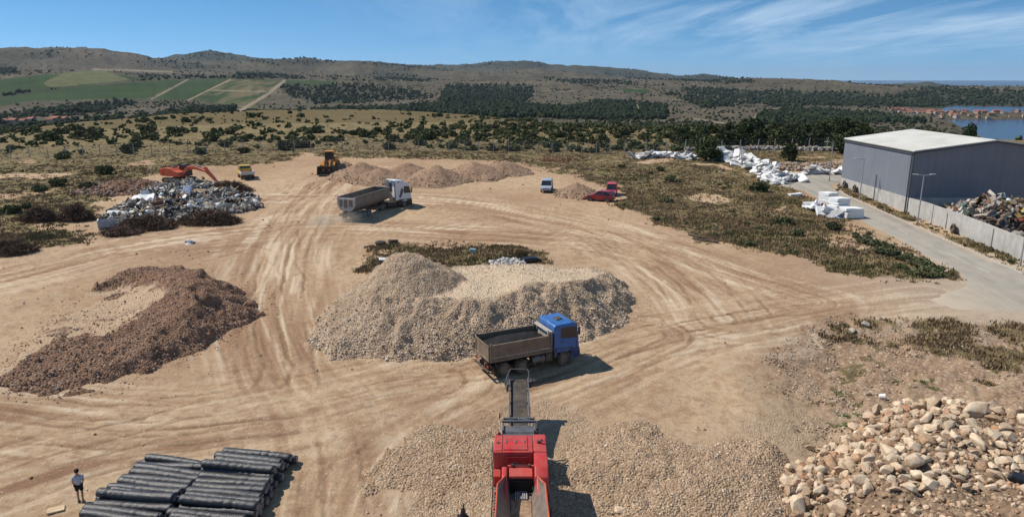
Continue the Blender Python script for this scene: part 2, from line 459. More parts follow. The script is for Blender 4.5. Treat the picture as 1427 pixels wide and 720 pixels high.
# ------------------------------------------------------------------ far terrain
SEA = -50.0
def px_az(x): return math.degrees(math.atan((x-CX)/FL*math.cos(PITCH)))
def ring(xy, r):
    """crest line: (x in the photograph, row) pairs -> height at distance r (or list of distances)."""
    xs = np.array([p[0] for p in xy], float); ys = np.array([p[1] for p in xy], float)
    u = (xs-CX)/FL; v = (CY-ys)/FL
    dy = math.cos(PITCH)+v*math.sin(PITCH); dz = -math.sin(PITCH)+v*math.cos(PITCH)
    rr = np.array(r if hasattr(r, '__len__') else [r]*len(xs), float)
    hz = np.hypot(u, dy)
    return np.degrees(np.arctan2(u, dy)), CAM_H+rr*dz/hz, rr
def zring(xz, r):
    rr = np.array(r if hasattr(r, '__len__') else [r]*len(xz), float)
    return np.array([px_az(p[0]) for p in xz]), np.array([p[1] for p in xz], float), rr

RINGS = [
 ring([(-200, 192), (0, 184), (120, 172), (250, 160), (400, 155), (530, 154), (650, 161), (800, 178), (950, 190), (1200, 203), (1427, 222), (1700, 230)], [330, 340, 350, 370, 390, 390, 370, 340, 320, 300, 290, 290]),
 zring([(-200, -38), (0, -38), (250, -34), (500, -30), (700, -28), (900, -28), (1100, -34), (1250, -40), (1340, -46), (1390, -58), (1427, -60), (1700, -60)], 680),
 ring([(-200, 172), (0, 170), (200, 164), (400, 159), (600, 158), (800, 163), (1000, 167), (1150, 173), (1240, 179), (1330, 186), (1368, 205), (1427, 211), (1700, 217)], 1000),
 ring([(-200, 156), (0, 152), (200, 154), (400, 152), (600, 146), (800, 147), (1000, 151), (1200, 159), (1320, 165), (1365, 174), (1427, 178), (1700, 182)], 1500),
 ring([(-200, 128), (0, 132), (200, 134), (400, 133), (600, 133), (800, 135), (1000, 141), (1200, 148), (1310, 152), (1350, 159), (1427, 163), (1700, 164)], 1950),
 ring([(-200, 110), (0, 109), (100, 104), (200, 107), (300, 109), (400, 110), (600, 119), (800, 122), (1000, 130), (1100, 134), (1200, 139), (1320, 140), (1427, 141), (1700, 143)], 2450),
 ring([(-200, 100), (0, 98), (200, 100), (400, 104), (600, 111), (800, 113), (900, 116), (980, 116), (1040, 112), (1100, 111.5), (1150, 112.5), (1200, 117), (1300, 123.5), (1370, 122), (1427, 123), (1700, 124)], 3200),
 ring([(-200, 104), (0, 102), (200, 104), (400, 108), (600, 115.5), (800, 118.5), (900, 121), (1000, 123), (1050, 119), (1100, 118), (1150, 119), (1200, 122), (1300, 127), (1427, 128), (1700, 128)], 3700),
 ring([(-200, 73), (0, 70), (60, 68), (100, 67), (140, 69), (190, 76), (250, 85), (330, 86), (400, 83), (430, 81), (480, 87), (560, 92), (610, 96), (680, 101), (740, 97), (790, 99), (850, 106), (900, 111), (960, 114), (1050, 120), (1200, 122), (1427, 124), (1700, 124)], 4300),
 ring([(-200, 86), (0, 84), (100, 82), (190, 90), (290, 95), (430, 94), (520, 101), (600, 106), (750, 108), (850, 114), (900, 119), (1050, 124), (1427, 127), (1700, 128)], 5100),
 ring([(-200, 84), (0, 84), (100, 84), (200, 82), (255, 76), (290, 73), (320, 76), (360, 82), (440, 84), (600, 90.5), (650, 90), (690, 87.5), (740, 87), (790, 92), (830, 94), (870, 97.5), (920, 104), (950, 107), (980, 104.5), (1010, 107), (1050, 113), (1100, 118), (1150, 117), (1240, 118), (1280, 115.5), (1300, 114.2), (1325, 117), (1360, 119.5), (1427, 121), (1700, 122)], 6000),
 zring([(-200, -60), (713, -60), (1700, -60)], 7600),
]
def hills_z(X, Y):
    A = np.degrees(np.arctan2(X, Y)); RR = np.hypot(X, Y)
    sh = A.shape; A = A.ravel(); RR = RR.ravel()
    K = len(RINGS)+1
    rk = np.zeros((K, len(A))); zk = np.zeros((K, len(A)))
    rk[0] = 215; Xs = 215*np.sin(np.radians(A)); Ys = 215*np.cos(np.radians(A))
    zk[0] = site_z(np.maximum(Ys, 40))
    for k, (a, z, r) in enumerate(RINGS):
        jit = vnoise(A*.9, A*0+k*7.7, 300+k)*.6
        zk[k+1] = np.interp(A+jit*.6, a, z); rk[k+1] = np.interp(A, a, r)*(1+(.05*vnoise(A*.35, A*0, 320+k) if k > 1 else 0))
        if k >= 2: zk[k+1] += rk[k+1]*.0014*fbm(A*1.6, A*0, 4, 340+k)
    # monotone cubic
    h = rk[1:]-rk[:-1]; dlt = (zk[1:]-zk[:-1])/h
    m = np.zeros_like(zk); m[0] = dlt[0]*.3; m[-1] = 0
    a_, b_ = dlt[:-1], dlt[1:]
    m[1:-1] = np.where(a_*b_ > 0, 2*a_*b_/(a_+b_+np.where(a_+b_ == 0, 1e-9, 0)), 0)
    out = np.full(len(A), -60.0)
    for k in range(K-1):
        s = (RR >= rk[k]) & (RR < rk[k+1])
        if not s.any(): continue
        t = (RR[s]-rk[k][s])/h[k][s]; hh = h[k][s]
        out[s] = (2*t**3-3*t*t+1)*zk[k][s]+(t**3-2*t*t+t)*hh*m[k][s]+(-2*t**3+3*t*t)*zk[k+1][s]+(t**3-t*t)*hh*m[k+1][s]
    out[RR < rk[0]] = zk[0][RR < rk[0]]
    X = X.ravel(); Y = Y.ravel()
    amp = np.clip((RR-300)/2500, 0, 1)
    out += amp*(16*fbm(X/520, Y/520, 5, 401, .55)-12*np.abs(fbm(X/260, Y/260, 4, 402))+4)*np.clip((out+46)/30, .0, 1)
    out += np.clip((RR-215)/120, 0, 1)*(.9*fbm(X/30, Y/30, 4, 403))*(RR < 900)
    # town spit between the two bays
    tx, ty = TOWN
    e = ((X-tx)/330)**2*1.0+((Y-ty)/75)**2
    out = np.where(RR < 7000, np.maximum(out, SEA-14+24*np.exp(-e*.8)+2*fbm(X/60, Y/60, 3, 77)*(e < 2)), out)
    return out.reshape(sh)
def far_at(x, y, z):
    u = (x-CX)/FL; v = (CY-y)/FL
    dy = math.cos(PITCH)+v*math.sin(PITCH); dz = -math.sin(PITCH)+v*math.cos(PITCH)
    t = (z-CAM_H)/dz; return (u*t, dy*t)
TOWN = far_at(1375, 160, SEA+5)

def blend_site(X, Y, z):
    RR = np.hypot(X, Y); w = smooth(200, 255, RR)
    if not (w > 0).any(): return z
    return z*(1-w)+w*hills_z(X, Y)

FIELDS = [  # vineyards and meadows, corners measured in the photograph: (tone, polygon)
 (1, [(-60, 140), (20, 134), (110, 121), (240, 111), (258, 112), (205, 137), (120, 139), (40, 141), (-60, 158)]),
 (1, [(262, 111), (318, 110.5), (262, 139), (212, 138)]),
 (1.6, [(324, 110.5), (394, 113), (350, 152), (268, 139)]),
 (1, [(398, 112), (470, 113), (462, 118), (390, 118)]),
 (.8, [(-60, 118), (60, 104), (160, 103), (200, 110), (110, 119), (-60, 138)]),
 (2, [(60, 116), (85, 103), (120, 98), (150, 99), (182, 112), (110, 119), (70, 122)]),
 (1, [(862, 123), (905, 125), (905, 130), (870, 128)]),
]
LANES = [([(262, 111), (212, 138)], 2.2), ([(322, 110.5), (262, 140)], 2.0), ([(396, 113), (372, 132), (330, 157)], 5.0), ([(296, 126), (372, 128)], 1.5),
         ([(1056, 158), (1044, 174), (1030, 181)], 3.0), ([(965, 165), (1010, 172), (1030, 178)], 2.0), ([(130, 97), (200, 99), (240, 100)], 2.6), ([(888, 146), (892, 160)], 3)]
FORESTS = [  # (density, polygon)
 (1.0, [(622, 119), (700, 120), (742, 123), (742, 135), (730, 146), (790, 150), (840, 141), (890, 145), (930, 150), (925, 166), (860, 170), (760, 166), (640, 163), (560, 158), (470, 155), (410, 153), (540, 150), (610, 145)]),
 (.9, [(950, 122), (1050, 126), (1200, 130), (1240, 146), (1080, 150), (1060, 142), (960, 130)]),
 (.9, [(1150, 148), (1240, 150), (1440, 150), (1440, 128), (1300, 122), (1240, 132), (1200, 140)]),
 (.8, [(1060, 157), (1150, 150), (1300, 171), (1240, 172), (1160, 176), (1060, 174)]),
 (.8, [(-60, 178), (60, 172), (180, 166), (240, 157), (330, 150), (330, 158), (240, 167), (130, 182), (-60, 196)]),
 (.7, [(60, 152), (150, 142), (190, 136), (185, 147), (120, 160), (30, 162)]),
 (.7, [(395, 116), (440, 120), (450, 136), (410, 138)]),
 (.7, [(15, 80), (80, 68), (80, 80), (60, 86)]),
 (.8, [(-20, 88), (20, 92), (25, 102), (-20, 108)]),
 (.7, [(330, 98), (390, 100), (400, 110), (330, 109)]),
 (1, [(252, 82), (262, 77), (290, 72), (318, 76), (332, 82), (300, 84)]), (.9, [(640, 94), (690, 86), (745, 86), (770, 92), (700, 93)]), (.9, [(820, 95), (870, 97), (930, 108), (960, 112), (900, 112), (850, 104)]), (.9, [(925, 112), (955, 106), (980, 104), (1015, 108), (1050, 114), (990, 116)]),
 (.6, [(340, 84), (430, 79), (480, 84), (440, 92), (380, 90)]), (.5, [(500, 88), (600, 92), (640, 100), (560, 98)]), (.6, [(180, 84), (250, 86), (330, 96), (240, 96)]), (.6, [(480, 100), (560, 104), (610, 112), (540, 112)]), (.6, [(760, 112), (860, 113), (930, 120), (830, 120)]), (.6, [(480, 118), (560, 122), (600, 136), (520, 140), (470, 130)]), (.6, [(930, 132), (1000, 136), (1060, 144), (980, 150)]),
 (.9, [(180, 109.5), (330, 107), (470, 109.5), (600, 112), (600, 114), (470, 111.5), (330, 109.5), (180, 112)]), (.9, [(-20, 134), (60, 127), (215, 115.5), (215, 118), (60, 131), (-20, 138)]), (.7, [(390, 118), (420, 116), (520, 122), (560, 130), (520, 142), (440, 146), (400, 134)]),
 (.8, [(-20, 116), (20, 118), (150, 120), (140, 124), (20, 134), (-20, 136)]),
]
def proj(X, Y, Z):
    zc = Z-CAM_H
    d = Y*math.cos(PITCH)-zc*math.sin(PITCH); up = Y*math.sin(PITCH)+zc*math.cos(PITCH)
    return CX+FL*X/d, CY-FL*up/d

def forest_density(X, Y, Z, px, py):
    f = np.zeros(X.shape)
    n = fbm(X/120, Y/120, 3, 611)
    for dns, poly in FORESTS:
        sd = poly_sd(px, py, poly)
        f = np.maximum(f, dns*smooth(-2, 2.5, sd+n*4))
    return f

def build_hills(r0, az_edge):
    az = np.concatenate([np.linspace(-62, -40.5, 40)[:-1], np.arange(-40.5, 40.51, .105), np.linspace(40.5, 62, 40)[1:]])
    rr = [r0-1.5]
    while rr[-1] < 7700: rr.append(rr[-1]*1.0068)
    rr = np.array(rr); A, RR = np.meshgrid(np.radians(az), rr)
    X = RR*np.sin(A); Y = RR*np.cos(A); Z = hills_z(X, Y)
    Z[0] -= .5
    px, py = proj(X, Y, Z)
    fld = np.zeros(X.shape)
    for tone, poly in FIELDS:
        fld = np.maximum(fld, tone*(poly_sd(px, py, poly) > 0)*(RR > 1200))
    lane = np.zeros(X.shape)
    for pts, w in LANES:
        sd, _ = line_sd(px, py, pts); lane = np.maximum(lane, smooth(w*.55, w*.25, np.abs(sd))*(RR > 700))
    fo = forest_density(X, Y, Z, px, py)*(RR > 600)
    me = np_mesh('hills', np.stack([X, Y, Z], -1), grid_faces(*X.shape), True)
    add_attr(me, 'field', fld); add_attr(me, 'lane', lane); add_attr(me, 'forest', fo)
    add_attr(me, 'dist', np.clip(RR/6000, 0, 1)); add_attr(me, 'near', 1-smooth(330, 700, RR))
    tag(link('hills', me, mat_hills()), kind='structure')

def mat_hills():
    t = NT('dry_hillside'); p = t.pos()
    n1 = t.noise(p, .006, 7, .62); n2 = t.noise(p, .045, 6, .65); n3 = t.noise(p, .35, 5, .65)
    base = t.ramp(n1, [(.3, (.082, .067, .046)), (.5, (.125, .101, .070)), (.72, (.175, .142, .102))])
    base = t.mix(t.ramp(t.noise(p, .0016, 6, .6), [(.46, 0.0), (.62, .6)]), base, (.07, .068, .042))
    base = t.mix(t.ramp(n2, [(.48, 0.0), (.58, .75)]), base, (.052, .052, .028))
    near = t.ramp(n3, [(.3, (.10, .080, .038)), (.5, (.148, .114, .056)), (.75, (.195, .148, .078))])
    near = t.mix(t.ramp(t.noise(p, .03, 5), [(.4, 0.0), (.65, .6)]), near, (.13, .104, .05))
    base = t.mix(t.attr('near'), base, near)
    base = t.mix(t.math('MULTIPLY', t.attr('forest'), .85), base, (.028, .036, .02))
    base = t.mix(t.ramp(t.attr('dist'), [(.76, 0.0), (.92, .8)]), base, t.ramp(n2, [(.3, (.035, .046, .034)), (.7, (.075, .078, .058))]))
    f = t.attr('field')
    rows = t.n('ShaderNodeTexWave'); t.link(t.map(p, (.08, .08, .08), (0, 0, .35)), rows.inputs['Vector']); rows.inputs['Scale'].default_value = 1.0; rows.inputs['Distortion'].default_value = .6
    green = t.mix(t.ramp(rows.outputs['Fac'], [(.3, 0.0), (.7, .5)]), t.ramp(n1, [(.3, (.028, .054, .018)), (.7, (.048, .082, .026))]), (.04, .047, .022))
    brownv = t.mix(t.ramp(t.noise(t.map(p, (1, .12, 1), (0, 0, .4)), .03, 4), [(.4, 0.0), (.6, 1.0)]), green, (.15, .125, .07))
    mead = t.ramp(n2, [(.3, (.085, .10, .042)), (.7, (.15, .145, .07))])
    green = t.mix(t.math('GREATER_THAN', f, 1.3), green, brownv); green = t.mix(t.math('GREATER_THAN', f, 1.8), green, mead)
    base = t.mix(t.math('MULTIPLY', f, 1.25, True), base, green)
    base = t.mix(t.attr('lane'), base, (.25, .205, .14))
    t.col(base); t.b.inputs['Roughness'].default_value = 1; t.b.inputs['Specular IOR Level'].default_value = .05
    return t.m

def build_water():
    m = NT('sea_water'); p = m.pos()
    m.col((.012, .035, .075)); m.b.inputs['Roughness'].default_value = .22; m.b.inputs['Specular IOR Level'].default_value = .4
    m.bump(m.noise(p, .12, 4, .6), .35, 1.0)
    n = 96; V = [(0, 0, SEA)]; 
    for r in (900, 4000, 12000, 26000):
        V += [(r*math.sin(2*math.pi*i/n), r*math.cos(2*math.pi*i/n), SEA) for i in range(n)]
    V = np.array(V); F4 = []; F3 = [(0, 1+(i+1) % n, 1+i) for i in range(n)]
    for k in range(3):
        a = 1+k*n; b = a+n
        F4 += [(a+i, a+(i+1) % n, b+(i+1) % n, b+i) for i in range(n)]
    tag(link('sea', np_mesh('sea', V, [np.array(F3), np.array(F4)]), m.m), kind='structure')
# ------------------------------------------------------------------ stones, heaps, leaves
PHI = (1+5**.5)/2
ICO_V = np.array([(-1, PHI, 0), (1, PHI, 0), (-1, -PHI, 0), (1, -PHI, 0), (0, -1, PHI), (0, 1, PHI), (0, -1, -PHI), (0, 1, -PHI), (PHI, 0, -1), (PHI, 0, 1), (-PHI, 0, -1), (-PHI, 0, 1)])/math.hypot(1, PHI)
ICO_F = np.array([(0, 11, 5), (0, 5, 1), (0, 1, 7), (0, 7, 10), (0, 10, 11), (1, 5, 9), (5, 11, 4), (11, 10, 2), (10, 7, 6), (7, 1, 8), (3, 9, 4), (3, 4, 2), (3, 2, 6), (3, 6, 8), (3, 8, 9), (4, 9, 5), (2, 4, 11), (6, 2, 10), (8, 6, 7), (9, 8, 1)])
def rand_rot(n, r):
    q = r.normal(size=(n, 4)); q /= np.linalg.norm(q, axis=1)[:, None]
    w, x, y, z = q.T
    return np.stack([1-2*(y*y+z*z), 2*(x*y-z*w), 2*(x*z+y*w), 2*(x*y+z*w), 1-2*(x*x+z*z), 2*(y*z-x*w), 2*(x*z-y*w), 2*(y*z+x*w), 1-2*(x*x+y*y)], -1).reshape(n, 3, 3)

def blobs(P, size, r, aniso=(.6, 1.15), jit=.22, rot=True, base=(ICO_V, ICO_F), zs=1.0):
    """many small irregular lumps as one vertex / face set."""
    n = len(P); Vb, Fb = base; k = len(Vb)
    V = Vb[None]*(1+r.uniform(-jit, jit, (n, k, 1)))
    V = V*r.uniform(aniso[0], aniso[1], (n, 1, 3))
    if rot: V = np.einsum('nij,nkj->nki', rand_rot(n, r), V)
    V = V*np.array([1, 1, zs])
    V = V*np.asarray(size).reshape(n, 1, 1)+np.asarray(P).reshape(n, 1, 3)
    F = (Fb[None]+np.arange(n)[:, None, None]*k).reshape(-1, Fb.shape[1])
    return V.reshape(-1, 3), F

def mat_stone(name, cols, sc=7):
    t = NT(name); i = t.island(); p = t.pos()
    st = [(k/(len(cols)-1), c) for k, c in enumerate(cols)]
    c = t.ramp(i, st); c = t.mix(.45, c, t.ramp(t.noise(p, sc, 4, .7), [(.3, (.25, .25, .25)), (.7, (.75, .75, .75))]), 'OVERLAY')
    t.col(c); t.b.inputs['Roughness'].default_value = .95; t.b.inputs['Specular IOR Level'].default_value = .12
    return t.m

def mat_heap(name, dark, light, top, stone=5.0, rocky=.6):
    t = NT(name); p = t.pos()
    n1 = t.noise(p, .55, 6, .65); n2 = t.noise(p, 4, 5, .7)
    c = t.ramp(n1, [(.3, dark), (.7, light)])
    vc = t.vor(p, stone); s = t.n('ShaderNodeSeparateColor'); t.link(vc, s.inputs[0])
    st = t.ramp(s.outputs[0], [(0, tuple(v*.62 for v in dark)), (.5, tuple((a+b)/2 for a, b in zip(dark, light))), (1, tuple(min(.75, v*1.35) for v in light))])
    c = t.mix(rocky, c, st)
    c = t.mix(t.ramp(t.noise(t.map(p, (1.5, .32, .32)), .9, 5, .62), [(.46, 0.0), (.64, .55)]), c, tuple(v*.8 for v in dark))
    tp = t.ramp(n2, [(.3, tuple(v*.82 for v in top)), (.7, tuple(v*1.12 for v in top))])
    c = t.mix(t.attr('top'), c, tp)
    t.col(c); t.b.inputs['Roughness'].default_value = .95; t.b.inputs['Specular IOR Level'].default_value = .1
    d = t.vor(p, stone, 'Distance')
    t.bump(t.math('ADD', t.math('MULTIPLY', d, -1.0), t.math('MULTIPLY', n2, .8)), .8, .14)
    return t.m

def heap(name, label, cat, hf, rect, res, m, nstone=0, ssize=(.06, .16), mstone=None, group=None, detail=.12, topf=None, seed=1, kind=None, sband=None, spart='loose_stones', tkeep=.96, fringe=0, fpoly=None):
    x0, x1, y0, y1 = rect
    xs = np.arange(x0, x1+res, res); ys = np.arange(y0, y1+res, res)
    X, Y = np.meshgrid(xs, ys); H = hf(X, Y)
    top = topf(X, Y, H) if topf else np.zeros(X.shape)
    g0 = gzv(X, Y)
    dn = (fbm(X/1.1, Y/1.1, 4, seed*13)+.6*fbm(X/.33, Y/.33, 3, seed*13+5))*detail
    Z = g0+H+dn*smooth(0, .5, H)*(1-.6*top)-.06*(H < .05)
    keep = H > .02
    F = grid_faces(*X.shape); kf = keep.ravel()[F].any(1); F = F[kf]
    used = np.unique(F); mp = -np.ones(X.size, int); mp[used] = np.arange(len(used))
    cx, cy = X[keep].mean(), Y[keep].mean(); cz = float(g0[keep].min())
    V = np.stack([X, Y, Z], -1).reshape(-1, 3)[used]-[cx, cy, cz]
    me = np_mesh(name, V, mp[F], True)
    add_attr(me, 'top', top.ravel()[used])
    o = link(name, me, m, loc=(cx, cy, cz)); tag(o, label, cat, group, kind)
    if nstone:
        r = np.random.default_rng(seed)
        w = smooth(.0, .25, H)*(1-tkeep*top)
        if sband is not None: w = w*sband(X, Y, H)
        w = w.ravel()/w.sum()
        idx = r.choice(X.size, nstone, p=w)
        px = X.ravel()[idx]+r.uniform(-res, res, nstone)*.5; py = Y.ravel()[idx]+r.uniform(-res, res, nstone)*.5
        sz = ssize[0]+(ssize[1]-ssize[0])*r.random(nstone)**2.5
        pz = Z.ravel()[idx]; sz = sz*(1.55-.85*np.clip(H.ravel()[idx]/max(1.0, H.max()*.7), 0, 1))
        if fringe:
            fx = r.uniform(x0, x1, fringe*12); fy = r.uniform(y0, y1, fringe*12); e = poly_sd(fx, fy, fpoly); k = (e < .3) & (r.random(len(e)) < np.exp(np.minimum(e, 0)/.9)); fx, fy = fx[k][:fringe], fy[k][:fringe]
            px = np.concatenate([px, fx]); py = np.concatenate([py, fy]); pz = np.concatenate([pz, gzv(fx, fy)]); sz = np.concatenate([sz, ssize[0]*.8+(ssize[1]-ssize[0])*.9*r.random(len(fx))**3])
        Vs, Fs = blobs(np.stack([px-cx, py-cy, pz-cz+sz*.15], -1), sz, r)
        tag(link(spart, np_mesh(spart, Vs, Fs), mstone or m, parent=o), kind='stuff')
    return o

def mound(cx, cy, r, h, seed, ax=1.0, ay=1.0, flat=1.0, rag=.3):
    def f(X, Y):
        a = fbm(X/(r*.6), Y/(r*.6), 4, seed)
        d = np.hypot((X-cx)/ax, (Y-cy)/ay)/r*(1+rag*a)
        c = np.clip(1-d, 0, 1)
        return h*np.minimum(1, c*flat)*(1-.25*np.exp(-((d-1)/.12)**2))
    return f

def rmound(cx, cy, r, h, seed):
    """a tipped load: rounded top, slopes at the angle of repose, slumped edge."""
    def f(X, Y):
        a = fbm(X/3.2, Y/3.2, 4, seed); d = np.hypot(X-cx, (Y-cy)*1.05)/r*(1+.22*a)
        return h*1.3*np.clip(1-np.sqrt(d*d+.02), 0, 1)*(1+.10*fbm(X/1.6, Y/1.6, 3, seed+9))
    return f

def leafmesh(name, lobes, n, size, seed, flat=.75):
    """crown of n leaf clumps spread over overlapping lobes (x, y, z, r)."""
    r = np.random.default_rng(seed); L = np.array(lobes, float)
    w = L[:, 3]**2; li = r.choice(len(L), n, p=w/w.sum())
    d = r.normal(size=(n, 3)); d /= np.linalg.norm(d, axis=1)[:, None]
    rad = L[li, 3]*(r.uniform(.35, 1.0, n)**.45)*(1+.28*vnoise(d[:, 0]*3+li, d[:, 1]*3+d[:, 2]*2, seed)+.3*vnoise(d[:, 0]*7+li, d[:, 2]*7+d[:, 1]*5, seed+1))
    P = L[li, :3]+d*rad[:, None]*np.array([1, 1, flat])
    P[:, 2] = np.maximum(P[:, 2], .05+.1*r.random(n))
    M = rand_rot(n, r); s = size*r.uniform(.55, 1.35, n)
    q = np.array([(-1, -.6, 0), (1, -.6, .25), (.9, .65, 0), (-.8, .75, .3)])
    V = np.einsum('nij,kj->nki', M, q)*s[:, None, None]*.5+P[:, None]
    F = np.arange(n*4).reshape(n, 4)
    return np_mesh(name, V.reshape(-1, 3), F)

def mat_leaf(name, cols):
    t = NT(name); i = t.island(); o = t.orand()
    c = t.ramp(i, [(k/(len(cols)-1), q) for k, q in enumerate(cols)])
    hs = t.n('ShaderNodeHueSaturation'); t.link(c, hs.inputs['Color'])
    t.link(t.ramp(o, [(0, .75), (1, 1.3)]), hs.inputs['Value'])
    t.link(t.ramp(t.math('FRACT', t.math('MULTIPLY', o, 7.3)), [(0, .470), (1, .512)]), hs.inputs['Hue'])
    t.col(hs.outputs[0]); t.b.inputs['Roughness'].default_value = .75; t.b.inputs['Specular IOR Level'].default_value = .15
    return t.m

def bush_lobes(r, R_, n, h):
    return [(0, 0, h*.45, R_*.62)]+[(R_*.55*math.cos(a), R_*.55*math.sin(a), h*r.uniform(.3, .6), R_*r.uniform(.3, .52)) for a in r.uniform(0, 6.28, n)]

def clump_lobes(r, n):
    out = []
    for k in range(n):
        a = r.uniform(0, 6.28); d = r.uniform(.2, 1.25); s = r.uniform(.28, .7); out.append((d*math.cos(a), d*math.sin(a)*.8, s*r.uniform(.5, .95), s))
        out.append((d*math.cos(a)+r.normal()*.2, d*math.sin(a)*.8+r.normal()*.2, s*1.25, s*.5))
    return out

def bark():
    t = NT('bark'); p = t.obj(); t.col(t.ramp(t.noise(t.map(p, (6, 6, 1.5)), 2, 5), [(.3, (.05, .038, .028)), (.7, (.12, .09, .065))])); return t.m

def trunk_mesh(h, r0, seed, nb=5):
    r = np.random.default_rng(seed); b = MB()
    pts = [(0, 0, -.2)]
    for k in range(1, 5): pts.append((r.normal()*.06*h*.3, r.normal()*.06*h*.3, h*k/4.5))
    for k in range(4): b.cyl(pts[k], pts[k+1], r0*(1-k*.2), 7, r0*(1-(k+1)*.2))
    for k in range(nb):
        z = h*r.uniform(.3, .8); a = r.uniform(0, 6.28); L = h*r.uniform(.2, .4)
        b.cyl((0, 0, z), (L*math.cos(a), L*math.sin(a), z+L*.5), r0*.4, 5, r0*.12)
    return b

# ------------------------------------------------------------------ the heaps
def build_heaps():
    st_grey = mat_stone('crushed_limestone', [(.32, .23, .158), (.45, .342, .242), (.56, .44, .325), (.66, .55, .43), (.78, .69, .57)])
    st_warm = mat_stone('yard_gravel', [(.27, .175, .11), (.40, .285, .185), (.51, .385, .265), (.62, .50, .365), (.74, .64, .51)])
    st_brown = mat_stone('brown_broken_stone', [(.135, .078, .053), (.205, .122, .084), (.29, .19, .135), (.39, .29, .22), (.5, .41, .33)])
    m_grey = mat_heap('crushed_stone_heap', (.34, .238, .158), (.52, .395, .278), (.61, .475, .33), 8, .4)
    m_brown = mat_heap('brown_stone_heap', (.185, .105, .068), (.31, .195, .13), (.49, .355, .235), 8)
    m_warm = mat_heap('yard_gravel_bank', (.32, .212, .132), (.47, .34, .225), (.5, .4, .28), 8, .5)
    m_orange = mat_heap('reddish_gravel', (.31, .195, .125), (.44, .30, .20), (.42, .28, .18), 9, .5)
    st_orange = mat_stone('reddish_pebbles', [(.27, .17, .11), (.38, .26, .175), (.47, .34, .24), (.55, .44, .33)])
    # central stockpile: ramp from the back, ragged steep face to the front, cone at the left end
    foot = [(-15.6, 52.0), (-13.2, 49.0), (-8, 48.4), (-3, 48.9), (2, 50.6), (6.6, 53.0), (9.6, 56.4), (11.4, 61), (10.8, 66), (8.2, 71.5), (3, 73), (-4, 72.5), (-10, 70), (-14, 64), (-16.3, 57)]
    def parts(X, Y):
        n = fbm(X/2.6, Y/2.6, 4, 501); n2 = fbm(X/.9, Y/2.2, 3, 505)
        sd = poly_sd(X, Y, foot)+.9*n+.5*fbm(X/1.2, Y/1.2, 3, 507)
        face = np.clip(sd, 0, None)*(.70+.10*n2)
        ramp = np.clip(3.25*(72.5-Y)/15.5, -1, 3.25)+.25*np.sin(X*.55+1.3)*.6+.18*n+.35*smooth(5, 8.5, X)*smooth(64, 58, Y)
        ramp = np.where(X > 7.6, np.minimum(ramp, 3.3), ramp)-.55*np.exp(-((X+1.2)/2.2)**2)*smooth(63, 56, Y)
        cone = 6.1-.69*np.hypot((X+8.9), (Y-57.6))*(1+.12*n)
        cone = np.where(cone > 4.9, 5.2+(cone-5.2)*.6, cone)
        return sd, face, ramp, np.minimum(cone, np.clip(sd, 0, None)*.95)
    def hf(X, Y):
        sd, face, ramp, cone = parts(X, Y)
        return np.clip(np.maximum(np.minimum(ramp, face), cone), 0, None)*(sd > 0)
    def tf(X, Y, H):
        sd, face, ramp, cone = parts(X, Y)
        return smooth(.05, .7, face-ramp)*smooth(-.1, .35, ramp-cone)
    heap('gravel_stockpile', 'large pale crushed stone stockpile with one peak, in mid yard behind the blue truck', 'gravel heap', hf, (-17.5, 12.5, 47, 75), .16, m_grey, 17000, (.02, .075), st_grey, detail=.24, topf=tf, seed=3, tkeep=.72, fringe=2600, fpoly=foot)
    # brown stone heap on the left
    foot2 = W([(-12, 545), (60, 549), (130, 545), (240, 507), (322, 466), (362, 440), (352, 414), (310, 394), (268, 378), (205, 378), (150, 390), (104, 424), (56, 466), (10, 512)])
    CREST2 = [G(-10, 528, .5), G(40, 492, 1.1), G(78, 468, 1.5), G(150, 462, 1.35), G(198, 438, 2.0), G(226, 405, 2.8), G(250, 386, 3.4), G(208, 380, 2.0), G(172, 383, 1.1), G(140, 396, .6)]
    def parts2(X, Y):
        n = fbm(X/2.4, Y/2.4, 4, 511)
        sd = poly_sd(X, Y, foot2)+1.1*n+.6*fbm(X/1.1, Y/1.1, 3, 517)
        face = np.clip(sd, 0, None)*(.62+.1*fbm(X, Y, 3, 515))
        cr, ss = line_sd(X, Y, CREST2)
        ks = np.cumsum([0]+[math.hypot(q[0]-p_[0], q[1]-p_[1]) for p_, q in zip(CREST2[:-1], CREST2[1:])])
        crest = np.interp(ss, ks, [.35, .9, 1.25, 1.1, 1.75, 2.4, 2.85, 1.9, 1.1, .5])
        cr = cr+.5*n
        back = crest-.35-np.clip(cr, 0, None)*.42+.12*n
        back = np.maximum(back, np.clip(crest*.22-.03*np.clip(cr, 0, None), 0, None))
        back = np.where(cr > 0, back, crest+.15*n-np.clip(-cr, 0, None)*.05)
        return sd, face, back, cr
    def hf2(X, Y):
        sd, face, back, cr = parts2(X, Y)
        return np.clip(np.minimum(back, face), 0, None)*(sd > 0)
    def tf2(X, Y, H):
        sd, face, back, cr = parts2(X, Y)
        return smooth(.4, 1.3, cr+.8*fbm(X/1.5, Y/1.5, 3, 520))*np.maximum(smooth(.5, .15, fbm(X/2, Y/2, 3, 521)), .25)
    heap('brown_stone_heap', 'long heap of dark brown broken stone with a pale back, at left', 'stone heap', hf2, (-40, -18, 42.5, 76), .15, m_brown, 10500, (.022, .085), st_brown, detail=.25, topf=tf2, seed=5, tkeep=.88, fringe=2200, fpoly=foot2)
    # row of reddish gravel mounds along the far edge
    row = [(-31.0, 132.5, 3.6, 1.7), (-26.6, 127.0, 6.2, 2.15), (-22.6, 122.8, 5.6, 1.9), (-18.2, 124.6, 6.2, 2.3), (-13.2, 121.4, 6.6, 2.45), (-6.8, 126.6, 6.2, 2.2), (-1.6, 130.0, 5.6, 1.9)]
